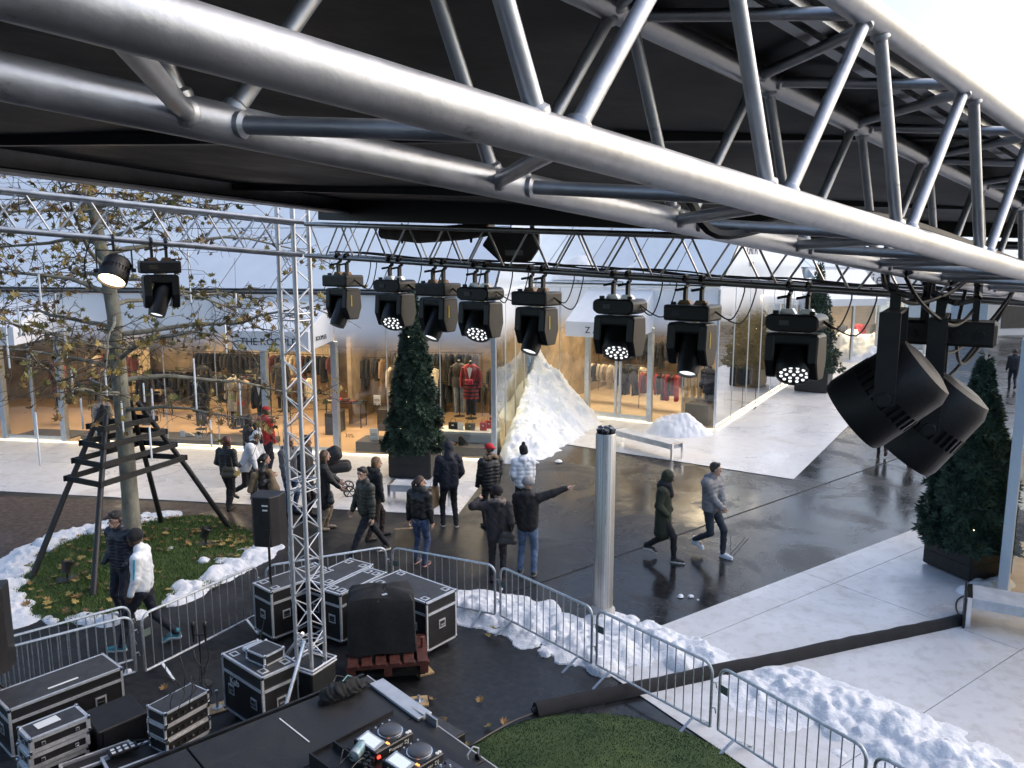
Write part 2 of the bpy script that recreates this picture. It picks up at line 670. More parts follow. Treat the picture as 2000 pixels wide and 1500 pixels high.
def white_stone(name):
    m = bpy.data.materials.new(name)
    m.use_nodes = True
    nt = m.node_tree
    L = nt.links.new
    b = nt.nodes['Principled BSDF']
    tc = nt.nodes.new('ShaderNodeTexCoord')

    def noise(sc, det, dist=0.0):
        n = nt.nodes.new('ShaderNodeTexNoise')
        n.inputs['Scale'].default_value = sc
        n.inputs['Detail'].default_value = det
        n.inputs['Roughness'].default_value = 0.65
        n.inputs['Distortion'].default_value = dist
        L(tc.outputs['Object'], n.inputs['Vector'])
        return n
    a, c, d = noise(0.45, 5, 0.8), noise(4.5, 7), noise(28, 3)
    r1 = nt.nodes.new('ShaderNodeValToRGB')
    e = r1.color_ramp.elements
    e[0].position, e[0].color = 0.36, (0.60, 0.605, 0.625, 1)
    e[1].position, e[1].color = 0.80, (0.38, 0.355, 0.33, 1)
    n = r1.color_ramp.elements.new(0.57)
    n.color = (0.55, 0.552, 0.568, 1)
    L(a.outputs['Fac'], r1.inputs['Fac'])
    r2 = nt.nodes.new('ShaderNodeValToRGB')
    r2.color_ramp.elements[0].position, r2.color_ramp.elements[0].color = 0.34, (0.68, 0.65, 0.62, 1)
    r2.color_ramp.elements[1].position, r2.color_ramp.elements[1].color = 0.52, (1, 1, 1, 1)
    L(c.outputs['Fac'], r2.inputs['Fac'])
    mu = nt.nodes.new('ShaderNodeMixRGB')
    mu.blend_type = 'MULTIPLY'
    mu.inputs['Fac'].default_value = 0.5
    L(r1.outputs['Color'], mu.inputs['Color1'])
    L(r2.outputs['Color'], mu.inputs['Color2'])
    sp = noise(55, 6)
    r3 = nt.nodes.new('ShaderNodeValToRGB')
    r3.color_ramp.elements[0].position, r3.color_ramp.elements[0].color = 0.27, (0.35, 0.31, 0.28, 1)
    r3.color_ramp.elements[1].position, r3.color_ramp.elements[1].color = 0.36, (1, 1, 1, 1)
    L(sp.outputs['Fac'], r3.inputs['Fac'])
    mu2 = nt.nodes.new('ShaderNodeMixRGB')
    mu2.blend_type = 'MULTIPLY'
    mu2.inputs['Fac'].default_value = 0.7
    L(mu.outputs[0], mu2.inputs['Color1'])
    L(r3.outputs['Color'], mu2.inputs['Color2'])
    L(mu2.outputs[0], b.inputs['Base Color'])
    mr = nt.nodes.new('ShaderNodeMapRange')
    mr.inputs['From Min'].default_value = 0.3
    mr.inputs['From Max'].default_value = 0.7
    mr.inputs['To Min'].default_value = 0.16
    mr.inputs['To Max'].default_value = 0.6
    L(a.outputs['Fac'], mr.inputs['Value'])
    L(mr.outputs[0], b.inputs['Roughness'])
    bp = nt.nodes.new('ShaderNodeBump')
    bp.inputs['Strength'].default_value = 0.12
    bp.inputs['Distance'].default_value = 0.01
    L(d.outputs['Fac'], bp.inputs['Height'])
    L(bp.outputs['Normal'], b.inputs['Normal'])
    return m


STONE = white_stone('white_stone_paving')
JOINT = mat('joint_filler', (0.12, 0.12, 0.125), 0.7)

g = MB().quad((-220, -60, 0), (220, -60, 0), (220, 420, 0), (-220, 420, 0)).obj('ground', PAVING)
struct(g)
pth = [(-420, 952), (560, 990), (520, 1075), (300, 1130), (0, 1190), (-420, 1240)]
pb = MB()
pb.add([G(*q, 0.004) for q in reversed(pth)], [tuple(range(len(pth)))])
struct(pb.obj('path', BRICKWAY))


def apron(name, poly, u, cell, off=(0, 0)):
    """white paving: a joint bed with separate slabs on it. poly convex, in world x, y"""
    A = sum(poly[i][0] * poly[(i + 1) % len(poly)][1] - poly[(i + 1) % len(poly)][0] * poly[i][1] for i in range(len(poly)))
    if A < 0:
        poly = poly[::-1]
    bed = MB()
    bed.add([(x, y, 0.006) for x, y in poly], [tuple(range(len(poly)))])
    bo = struct(bed.obj(name, JOINT))
    u = Vector((u[0], u[1])).normalized()
    w = Vector((-u.y, u.x))
    o = Vector(poly[0]) + Vector(off)
    us = [(Vector(p) - o).dot(u) for p in poly]
    ws = [(Vector(p) - o).dot(w) for p in poly]
    gpx = 0.006
    for i in range(math.floor(min(us) / cell[0]), math.ceil(max(us) / cell[0])):
        for j in range(math.floor(min(ws) / cell[1]), math.ceil(max(ws) / cell[1])):
            c = [(i * cell[0] + gpx, j * cell[1] + gpx), ((i + 1) * cell[0] - gpx, j * cell[1] + gpx),
                 ((i + 1) * cell[0] - gpx, (j + 1) * cell[1] - gpx), (i * cell[0] + gpx, (j + 1) * cell[1] - gpx)]
            q = clip_poly([tuple(o + u * a + w * b) for a, b in c], poly)
            if len(q) < 3:
                continue
            k = len(q)
            m = MB()
            m.add([(x, y, 0.006) for x, y in q] + [(x, y, 0.016) for x, y in q],
                  [tuple(range(k, 2 * k))] + [(t, (t + 1) % k, k + (t + 1) % k, k + t) for t in range(k)])
            m.obj('paving_slab', STONE, bo)
    return bo


def xy(v):
    return (v.x, v.y)


# shop 1 axes
F_A, F_B = G(0, 858), G(945, 898)
D1 = (F_B - F_A).normalized()
N1 = Vector((-D1.y, D1.x, 0))             # away from the camera
C1 = F_B + D1 * 0.30                       # right front corner of shop 1
L1 = F_A - D1 * 7.0
# shop 2 axes
C2 = G(1395, 840)
D2 = (G(1395, 840) - G(1165, 815)).normalized()
N2 = Vector((-D2.y, D2.x, 0))
DEPTH1 = 7.4
I12 = C1 + N1 * DEPTH1                     # inner corner where shop 2 meets the side wall of shop 1
W2 = (C2 - I12).length
L2 = C2 - D2 * W2

e0, e1_ = G(0, 960), G(893, 1008)
ed = (e1_ - e0).normalized()
apron('pavement_along_the_shop', [xy(e1_), xy(C1 + D1 * 0.15), xy(C1 + N1 * 0.2), xy(L1 + N1 * 0.2), xy(e0 - ed * 8)], xy(D1), (5.2, 3.4), off=(-3.1, -0.2))
z0, z1, z2 = G(1085, 865), G(1550, 937), G(1690, 800)
zd = (z2 - z1).normalized()
apron('pavement_round_the_corner_shop', [xy(z0), xy(z1), xy(z1 + zd * 34), xy(z1 + zd * 34 + Vector((-14, 2, 0))), xy(I12 + Vector((0.2, 0.5, 0)))], xy(zd), (4.6, 4.2), off=(-1.4, 0))
ra, rb, rc, rd = G(1137, 1283), G(1850, 1010), G(1165, 1302), G(1447, 1494)
rA, rL = (rb - ra).normalized(), (rd - rc).normalized()
apron('pavement_by_the_glass_pavilion', [xy(ra), xy(ra + rL * 11), xy(ra + rL * 11 + rA * 34), xy(ra + rA * 34)], xy(rA), (3.9, 3.0), off=(1.5, 0.3))

# long joint across the dark paving, and a few short scored marks
jt = MB()
jn = (G(1760, 893) - G(700, 1262)).normalized()
jt.beam(G(700, 1262, 0.004), G(1760, 893, 0.004), 0.035, 0.004)
struct(jt.obj('paving_joint', mat('joint_black', (0.008, 0.008, 0.008), 0.8)))
for a, b in (((1427, 1040), (1427, 1080)), ((1418, 1092), (1455, 1050)), ((1424, 1095), (1461, 1052))):
    struct(MB().beam(G(*a, 0.004), G(*b, 0.004), 0.018, 0.003).obj('paving_joint', PRINT))

# ---- grass bed round the plane tree
bed_px = [(40, 1205), (-30, 1160), (50, 1090), (150, 1045), (300, 1010), (420, 1008), (505, 1045), (520, 1085), (420, 1150), (330, 1185), (240, 1215), (130, 1222)]
bed = [G(*p) for p in bed_px]
bc = sum(bed, Vector()) / len(bed)
bedp = [(p.x, p.y) for p in bed]


def poly_depth(X, Y, poly):
    """distance inside the outline (0 outside)"""
    d = np.full(X.shape, 1e9)
    for i in range(len(poly)):
        ax, ay = poly[i]
        bx, by = poly[(i + 1) % len(poly)]
        ex, ey = bx - ax, by - ay
        t = np.clip(((X - ax) * ex + (Y - ay) * ey) / (ex * ex + ey * ey), 0, 1)
        d = np.minimum(d, np.hypot(X - ax - t * ex, Y - ay - t * ey))
    return np.where(in_poly(X, Y, poly), d, 0.0)


GRASS_SOIL = mat('lawn_soil', (0.030, 0.052, 0.014), 0.9, 0, col2=(0.058, 0.090, 0.022), vscale=3.5, bump=0.7, bscale=30)
bx0, bx1 = min(p[0] for p in bedp), max(p[0] for p in bedp)
by0, by1 = min(p[1] for p in bedp), max(p[1] for p in bedp)
bed_h = lambda X, Y: 0.16 * (1 - np.exp(-poly_depth(X, Y, bedp) * 1.6)) * (0.8 + 0.4 * fbm(X * 1.3, Y * 1.3))
lawn = struct(height_obj('lawn', GRASS_SOIL, bx0, bx1, by0, by1, 0.12, bed_h))
rng = np.random.RandomState(3)
GRASS = mat('grass_blades', (0.050, 0.105, 0.016), 0.8, 0, col2=(0.10, 0.155, 0.034), vscale=2.5)


def blades(name, poly, hfun, n, hmin, hmax, seed, gap=None):
    r = np.random.RandomState(seed)
    xs = [p[0] for p in poly]
    ys = [p[1] for p in poly]
    X, Y = r.uniform(min(xs), max(xs), n * 2), r.uniform(min(ys), max(ys), n * 2)
    k = in_poly(X, Y, poly)
    X, Y = X[k][:n], Y[k][:n]
    Z = hfun(X, Y)
    a, h = r.uniform(0, 6.283, len(X)), r.uniform(hmin, hmax, len(X))
    w = 0.008
    lean = r.normal(0, 0.35, (len(X), 2)) * h[:, None]
    P = np.zeros((len(X), 3, 3))
    P[:, 0] = np.stack([X - w * np.cos(a), Y - w * np.sin(a), Z - 0.01], -1)
    P[:, 1] = np.stack([X + w * np.cos(a), Y + w * np.sin(a), Z - 0.01], -1)
    P[:, 2] = np.stack([X + lean[:, 0], Y + lean[:, 1], Z + h], -1)
    me = bpy.data.meshes.new(name)
    me.from_pydata(P.reshape(-1, 3).tolist(), [], np.arange(len(X) * 3).reshape(-1, 3).tolist())
    return me


gb = link('grass', blades('grass', bedp, bed_h, 26000, 0.03, 0.075, 5), GRASS)
stuff(gb, 'short green grass of the bed round the plane tree', 'grass')

# ---- green domed turf in front of the stage
tc_, tr_ = G(1175, 1560), 2.05
turf_h = lambda X, Y: 0.24 * np.clip(1 - ((X - tc_.x) ** 2 / 3.1 + (Y - tc_.y) ** 2 / 2.6), 0, 1) ** 0.75
TURF = mat('turf_fibres', (0.028, 0.062, 0.016), 0.85, 0, col2=(0.062, 0.098, 0.026), vscale=1.8, bump=0.6, bscale=120)
turf = height_obj('turf_mound', TURF, tc_.x - 2, tc_.x + 2, tc_.y - 1.9, tc_.y + 1.9, 0.06, turf_h, cut=0.004)
struct(turf, 'low green turf mound beside the stage')
cpoly = [(tc_.x + 1.74 * math.cos(a), tc_.y + 1.59 * math.sin(a)) for a in np.linspace(0, 6.28, 40)[:-1]]
stuff(link('grass', blades('turf_pile', cpoly, turf_h, 30000, 0.008, 0.02, 8), TURF), 'short green pile of the turf mound beside the stage', 'grass')

# ================================================================== SHOPS
GLASS = glass_mat('shop_glass', refl=0.07, frit=(2.75, 3.75))
GLASS_SIDE = glass_mat('shop_glass_side', tint=(0.80, 0.92, 0.88), refl=0.22, frit=(2.9, 4.0))
GLASS_COOL = glass_mat('cool_side_glass', tint=(0.50, 0.60, 0.62), refl=0.62, frit=(3.3, 4.4))
GLASS_CLEAR = glass_mat('clear_glass', refl=0.10)
ROOF_ALT = [mat('roof_panel_tone_%d' % i, c, 0.16 + 0.05 * i, 0, var=0.04, vscale=1.0, spec=0.6) for i, c in enumerate(((0.62, 0.68, 0.75), (0.68, 0.74, 0.79), (0.64, 0.71, 0.77)))]
ROOF_W = mat('roof_panel_white', (0.66, 0.72, 0.78), 0.16, 0, var=0.03, vscale=1.0, spec=0.6)
DARKGAP = mat('dark_gap', (0.03, 0.033, 0.038), 0.7)
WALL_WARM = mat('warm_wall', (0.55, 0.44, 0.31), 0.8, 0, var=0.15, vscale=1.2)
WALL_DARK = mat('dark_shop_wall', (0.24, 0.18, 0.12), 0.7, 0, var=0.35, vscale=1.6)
FLOOR_WARM = mat('shop_floor', (0.46, 0.30, 0.17), 0.35, 0, var=0.12, vscale=2.5, rvar=0.08)
FLOOR_PALE = mat('shop_floor_pale', (0.52, 0.40, 0.27), 0.35, 0, var=0.12, vscale=2.5)
CEIL = mat('shop_ceiling', (0.6, 0.55, 0.48), 0.8)
STRIP = emat('warm_light_strip', (1.0, 0.82, 0.55), 2.2)
LAMP_W = emat('ceiling_lamp', (1.0, 0.80, 0.55), 14.0)
DARK_PANEL = mat('dark_panel', (0.035, 0.032, 0.032), 0.5, 0, var=0.3, vscale=3)
EAVE = 4.65
PITCH_R = 0.66


def pane(parent, p, q, z0_, z1_, m, name='pane'):
    return MB().quad((p.x, p.y, z0_), (q.x, q.y, z0_), (q.x, q.y, z1_), (p.x, p.y, z1_)).obj(name, m, parent)


def post(parent, p, w, h, d, rz, name='post', m=None):
    return MB().box((p.x, p.y, h / 2), (w, d, h), rz).obj(name, m or POST, parent, bevel=0.012)


def slope_panels(parent, base, along, length, up, run, w, z, pitch, m=ROOF_W, rows=1):
    """separate roof panels on a slope that starts at the eave"""
    n = max(1, round(length / w))
    w = length / n
    sv = (up + Vector((0, 0, pitch)))
    rl = run / rows
    nrm = along.cross(sv).normalized()
    if nrm.z < 0:
        nrm = -nrm
    MB().quad(base + Vector((0, 0, z - 0.03)), base + along * length + Vector((0, 0, z - 0.03)),
              base + along * length + sv * run + Vector((0, 0, z - 0.03)), base + sv * run + Vector((0, 0, z - 0.03))).obj('roof_deck', DARKGAP, parent)
    for i in range(n):
        for r in range(rows):
            a = base + along * (i * w + 0.02) + sv * (r * rl + 0.02) + Vector((0, 0, z))
            b = a + along * (w - 0.04)
            c, d = b + sv * (rl - 0.04), a + sv * (rl - 0.04)
            t = nrm * 0.03
            MB().add([a, b, c, d, a + t, b + t, c + t, d + t],
                     [(4, 5, 6, 7), (0, 1, 5, 4), (1, 2, 6, 5), (2, 3, 7, 6), (3, 0, 4, 7)]).obj('roof_panel', ROOF_ALT[(i * 2 + r * 5 + i // 3) % 3] if m is ROOF_W else m, parent)


def canopy(parent, pl, pr_, out, proj, words_, tsize, zf=3.2, face=0.52, zt=4.45, side=True, spacing=1.0, sub=None):
    al = (pr_ - pl).normalized()
    w = (pr_ - pl).length
    M = frame(pl, out, (0, 0, 1))     # local x = out, y = up, z = out x up = along (left or right)
    s = 1 if M.to_3x3() @ Vector((0, 0, 1)) @ al > 0 else -1
    lo, hi = (0, w) if s > 0 else (-w, 0)
    poly = [(0.0, zf + 0.12), (proj, zf), (proj, zf + face), (0.0, zt)]
    c = MB().prism(poly, lo, hi, M).obj('canopy', WHITE_PAINT, parent, bevel=0.008)
    mid = (pl + pr_) / 2 + out * (proj + 0.008) + Vector((0, 0, zf + face * 0.45))
    text(words_, tsize, frame(mid, al, (0, 0, 1)), PRINT, c, spacing=spacing)
    if side:
        m2 = pr_ + al * 0.008 + out * (proj * 0.62) + Vector((0, 0, zf + face * 0.55))
        text(words_, tsize * 0.62, frame(m2, -out, (0, 0, 1)), PRINT, c, spacing=spacing)
    if sub:
        text(sub, tsize * 0.3, frame(mid - Vector((0, 0, tsize * 0.72)), al, (0, 0, 1)), PRINT, c, spacing=1.4)
    return c


def area_lamp(name, p, size, power, parent=None, col=(1.0, 0.77, 0.50)):
    d = bpy.data.lights.new(name, 'AREA')
    d.shape = 'RECTANGLE'
    d.size, d.size_y = size
    d.energy = power
    d.color = col
    o = bpy.data.objects.new(name, d)
    COL.objects.link(o)
    o.location = p
    o.parent = parent
    return o


def shop_shell(b, c_l, along, length, inward, depth, floor_m, wall_m, lamps, power, ceil=4.3, right_wall=False, left_wall=True):
    al, iw = along, inward
    P = lambda a, d, z: c_l + al * a + iw * d + Vector((0, 0, z))
    MB().add([P(0, 0.05, 0.03), P(length, 0.05, 0.03), P(length, depth, 0.03), P(0, depth, 0.03)], [(0, 1, 2, 3)]).obj('shop_floor', floor_m, b)
    MB().add([P(0, depth, 0), P(length, depth, 0), P(length, depth, ceil), P(0, depth, ceil)], [(0, 1, 2, 3)]).obj('back_wall', wall_m, b)
    if left_wall:
        MB().add([P(0, 0.05, 0), P(0, depth, 0), P(0, depth, ceil), P(0, 0.05, ceil)], [(0, 1, 2, 3)]).obj('side_wall', wall_m, b)
    if right_wall:
        MB().add([P(length, 0.05, 0), P(length, depth, 0), P(length, depth, ceil), P(length, 0.05, ceil)], [(0, 1, 2, 3)]).obj('side_wall', wall_m, b)
    MB().add([P(0, 0.12, ceil), P(length, 0.12, ceil), P(length, depth, ceil), P(0, depth, ceil)], [(3, 2, 1, 0)]).obj('shop_ceiling', CEIL, b)
    for a, d in lamps:
        q = P(a, d, ceil - 0.03)
        lm = MB().box(q, (0.9, 0.35, 0.04), math.atan2(al.y, al.x)).obj('ceiling_lamp', LAMP_W, b)
        area_lamp('ceiling_light', P(a, d, ceil - 0.08), (2.4, 2.0), power, b)


# ---- shop 1: long glass front, two canopied entrances
s1 = thing('glass_shop', 'long white glass shop with two lettered entrance canopies behind the plane tree', 'shop')
rz1 = math.atan2(D1.y, D1.x)


def on1(px):
    """point of the front line of shop 1 at photo column px"""
    u = (px - 1000) / FPX
    # solve for the point of the line with that column at ground level
    lo, hi = -30.0, (C1 - L1).length + 5
    for _ in range(50):
        mid = (lo + hi) / 2
        p = L1 + D1 * mid
        dep = p.y * _cp + CAM_H * _sp
        if 1000 + FPX * p.x / dep < px:
            lo = mid
        else:
            hi = mid
    return L1 + D1 * lo


cols1 = [-420, -300, -190, -90, 15, 73, 130, 230, 330, 430, 525, 592, 660, 760, 862]
pts1 = [L1] + [on1(c) for c in cols1] + [C1]
for i in range(len(pts1) - 1):
    g_ = D1 * 0.012
    pane(s1, pts1[i] + g_, pts1[i + 1] - g_, 0.06, EAVE - 0.05, GLASS)
for c in (15, 130, 525, 660):
    p = on1(c) - N1 * 0.02
    post(s1, p, 0.17, 3.3, 0.2, rz1)
for c in (73, 592):
    post(s1, on1(c) - N1 * 0.02, 0.09, 3.25, 0.1, rz1, 'door_stile')
for a, b in ((15, 130), (525, 660)):
    p, q = on1(a) - N1 * 0.02, on1(b) - N1 * 0.02
    MB().beam(p + V(0, 0, 3.27), q + V(0, 0, 3.27), 0.14, 0.1).obj('door_head', POST, s1)
    MB().beam(p + V(0, 0, 0.10), q + V(0, 0, 0.10), 0.06, 0.16).obj('door_rail', POST, s1)
for c in (230, 330, 430, 760, 862):
    post(s1, on1(c), 0.025, EAVE - 0.1, 0.05, rz1, 'glazing_bar')
post(s1, C1, 0.14, EAVE, 0.14, rz1, 'corner_post')
MB().beam(L1 - N1 * 0.10 + V(0, 0, 0.035), C1 - N1 * 0.10 + V(0, 0, 0.035), 0.07, 0.03).obj('light_strip', STRIP, s1)
MB().beam(L1 + V(0, 0, EAVE + 0.0), C1 + V(0, 0, EAVE + 0.0), 0.10, 0.07).obj('gutter', DARKGAP, s1)
RUN1 = 8.2
slope_panels(s1, L1, D1, (C1 - L1).length, N1, RUN1, 1.65, EAVE + 0.10, PITCH_R, rows=3)
# side wall of shop 1 (towards shop 2)
sw = [C1 + N1 * t for t in (0, 1.85, 3.7, 5.55, DEPTH1)]
for i in range(4):
    pane(s1, sw[i] + N1 * 0.012, sw[i + 1] - N1 * 0.012, 0.04, EAVE - 0.02, GLASS_SIDE)
for p in sw[1:]:
    post(s1, p, 0.04, EAVE, 0.03, rz1, 'glazing_bar')
MB().add([C1 + V(0.02, 0, EAVE), C1 + N1 * RUN1 * 2 + V(0.02, 0, EAVE), C1 + N1 * RUN1 + V(0.02, 0, EAVE + RUN1 * PITCH_R + 0.08)], [(0, 1, 2)]).obj('gable', ROOF_W, s1)
MB().beam(C1 + V(0.05, 0, EAVE + 0.01), C1 + N1 * DEPTH1 + V(0.05, 0, EAVE + 0.01), 0.12, 0.10).obj('eave_trim', WHITE_PAINT, s1)
canopy(s1, on1(525), on1(660), -N1, 1.75, 'THE KOOPLES', 0.27)
canopy(s1, on1(15) - D1 * 0.05, on1(130) + D1 * 0.05, -N1, 1.75, 'THE KOOPLES', 0.27)
len1 = (C1 - L1).length
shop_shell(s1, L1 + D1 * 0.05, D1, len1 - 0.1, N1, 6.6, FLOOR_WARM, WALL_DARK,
           [(8.5, 2.6), (13.5, 2.6), (17.5, 2.6), (21.0, 2.6)], 170)
MB().box(on1(592) + N1 * 5.2 + V(0, 0, 1.5), (0.14, 2.6, 3.0), rz1).obj('partition', WALL_DARK, s1)

# ---- shop 2: corner shop with its own canopy and a gable
s2 = thing('corner_shop', 'white gabled glass shop with lettered canopy behind the tall snow heap', 'shop')
rz2 = math.atan2(D2.y, D2.x)


def on2(px):
    lo, hi = -3.0, W2 + 4
    for _ in range(50):
        mid = (lo + hi) / 2
        p = L2 + D2 * mid
        dep = p.y * _cp + CAM_H * _sp
        if 1000 + FPX * p.x / dep < px:
            lo = mid
        else:
            hi = mid
    return L2 + D2 * lo


pts2 = [L2, on2(1092), on2(1147), on2(1206), on2(1268), on2(1330), C2]
for i in range(len(pts2) - 1):
    pane(s2, pts2[i] + D2 * 0.012, pts2[i + 1] - D2 * 0.012, 0.06, EAVE - 0.05, GLASS)
for c in (1147, 1268):
    post(s2, on2(c) - N2 * 0.02, 0.17, 3.3, 0.2, rz2)
post(s2, on2(1202) - N2 * 0.02, 0.09, 3.25, 0.1, rz2, 'door_stile')
post(s2, on2(1210) - N2 * 0.02, 0.09, 3.25, 0.1, rz2, 'door_stile')
MB().beam(on2(1147) - N2 * 0.02 + V(0, 0, 3.27), on2(1268) - N2 * 0.02 + V(0, 0, 3.27), 0.14, 0.1).obj('door_head', POST, s2)
MB().beam(on2(1147) - N2 * 0.02 + V(0, 0, 0.12), on2(1268) - N2 * 0.02 + V(0, 0, 0.12), 0.06, 0.2).obj('door_rail', POST, s2)
post(s2, on2(1092), 0.03, EAVE, 0.05, rz2, 'glazing_bar')
post(s2, on2(1330), 0.03, EAVE, 0.05, rz2, 'glazing_bar')
post(s2, C2, 0.08, EAVE, 0.08, rz2, 'corner_post')
MB().beam(L2 - N2 * 0.10 + V(0, 0, 0.035), C2 - N2 * 0.10 + V(0, 0, 0.035), 0.06, 0.03).obj('light_strip', STRIP, s2)
MB().beam(L2 + V(0, 0, EAVE), C2 + V(0, 0, EAVE), 0.10, 0.07).obj('gutter', WHITE_PAINT, s2)
RUN2 = 7.0
slope_panels(s2, L2 - D2 * 5, D2, W2 + 5, N2, RUN2, 1.75, EAVE + 0.10, PITCH_R, rows=2)
SIDE2 = 16.0
sw2 = [C2 + N2 * t for t in (0, 2.0, 4.0, 6.0, 8.0, 10.0, 12.0, 14.0, SIDE2)]
for i in range(len(sw2) - 1):
    pane(s2, sw2[i] + N2 * 0.012, sw2[i + 1] - N2 * 0.012, 0.06, EAVE, GLASS_COOL)
    post(s2, sw2[i + 1], 0.04, EAVE, 0.04, rz2, 'glazing_bar')
MB().beam(C2 + D2 * 0.10 + V(0, 0, 0.035), C2 + D2 * 0.10 + N2 * SIDE2 + V(0, 0, 0.035), 0.08, 0.03).obj('light_strip', STRIP, s2)
gb2 = MB().add([C2 + V(0, 0, EAVE), C2 + N2 * RUN2 * 2 + V(0, 0, EAVE), C2 + N2 * RUN2 + V(0, 0, EAVE + RUN2 * PITCH_R + 0.05)], [(0, 1, 2)]).obj('gable', ROOF_W, s2)
tp = C2 + N2 * 3.9 + D2 * 0.02
text('ZAPA', 0.62, frame(tp + V(0, 0, 5.95), N2, (0, 0, 1)), PRINT, gb2, spacing=1.1)
text('PARIS', 0.24, frame(tp + V(0, 0, 5.40), N2, (0, 0, 1)), PRINT, gb2, spacing=1.1)
canopy(s2, on2(1147) - D2 * 0.05, on2(1268) + D2 * 0.05, -N2, 1.75, 'Z A P A', 0.30, zf=3.05, face=0.50, zt=4.55, sub='PARIS')
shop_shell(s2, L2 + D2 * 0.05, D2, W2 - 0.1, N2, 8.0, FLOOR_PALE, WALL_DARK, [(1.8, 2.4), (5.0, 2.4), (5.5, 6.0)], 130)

# ---- shop 3: far shop beyond, shop 4: glass pavilion at the right edge
s3 = thing('far_glass_shop', 'far white glass shop behind the distant snow heap', 'shop')
p3, q3 = G(1560, 712), G(1850, 700)
d3 = (q3 - p3).normalized()
n3 = Vector((-d3.y, d3.x, 0))
rz3 = math.atan2(d3.y, d3.x)
w3 = (q3 - p3).length
GLASS3 = glass_mat('far_shop_glass', refl=0.14)
for i in range(6):
    a = p3 + d3 * (w3 * i / 6)
    pane(s3, a + d3 * 0.03, p3 + d3 * (w3 * (i + 1) / 6) - d3 * 0.03, 0.05, 3.3, GLASS3)
    post(s3, a, 0.14, 3.3, 0.14, rz3)
fas = MB().beam(p3 + V(0, 0, 4.2), q3 + V(0, 0, 4.2), 0.25, 1.75).obj('fascia', WHITE_PAINT, s3)
text('maje', 0.95, frame(p3 + d3 * 3.85 - n3 * 0.15 + V(0, 0, 4.45), d3, (0, 0, 1)), mat('grey_print', (0.12, 0.12, 0.13), 0.5), fas, spacing=1.1)
MB().prism([(0, 3.3), (2.0, 3.2), (2.0, 3.55), (0, 5.1)], 0, 3.4, frame(p3 + d3 * 0.2, -n3, (0, 0, 1)) @ Matrix.Translation((0, 0, -3.4 if (frame(p3, -n3, (0, 0, 1)).to_3x3() @ Vector((0, 0, 1))).dot(d3) < 0 else 0))).obj('canopy', WHITE_PAINT, s3)
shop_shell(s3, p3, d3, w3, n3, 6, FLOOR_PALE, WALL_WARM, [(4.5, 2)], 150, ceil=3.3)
slope_panels(s3, p3 - d3 * 2, d3, w3 + 20, n3, 6, 2.5, 5.1, 0.5)

s4 = thing('glass_pavilion', 'glass pavilion with pale blue corner post at the right edge', 'shop')
c4 = G(1957, 1172)
d4 = Vector((0.80, -0.60, 0)).normalized()
n4 = Vector((-d4.y, d4.x, 0))
post(s4, c4, 0.16, 4.4, 0.16, math.atan2(d4.y, d4.x), 'corner_post', mat('pale_blue_post', (0.40, 0.48, 0.56), 0.4, 0.3))
pane(s4, c4 + d4 * 0.1, c4 + d4 * 3.4, 0.05, 4.3, GLASS_CLEAR)
pane(s4, c4 + n4 * 0.1, c4 + n4 * 4.4, 0.05, 4.3, GLASS_SIDE)
shop_shell(s4, c4, d4, 4.0, n4, 4.5, FLOOR_PALE, WALL_WARM, [(2, 2)], 60, ceil=4.2, left_wall=False, right_wall=True)
MB().beam(c4 + d4 * 0.1 - n4 * 0.1 + V(0, 0, 0.04), c4 + d4 * 3.4 - n4 * 0.1 + V(0, 0, 0.04), 0.07, 0.03).obj('light_strip', STRIP, s4)

# far blocks that close the street
s5 = thing('far_white_block', 'plain white building far down the street at the right', 'building')
bp_ = AT(1985, 640, 60)
MB().box((bp_.x + 12, 66, 2.6), (34, 8, 5.2), 0.25).obj('wall', WHITE_PAINT, s5)
for i in range(6):
    MB().box((bp_.x - 1 + i * 4.0, 61.9 + (i * 4.0 - 13) * 0.255, 1.6), (2.6, 0.12, 2.2), 0.25).obj('window', DARK_PANEL, s5)
MB().box((bp_.x + 12, 66, 6.1), (34.5, 8.5, 1.8), 0.25).obj('roof', ROOF_W, s5)

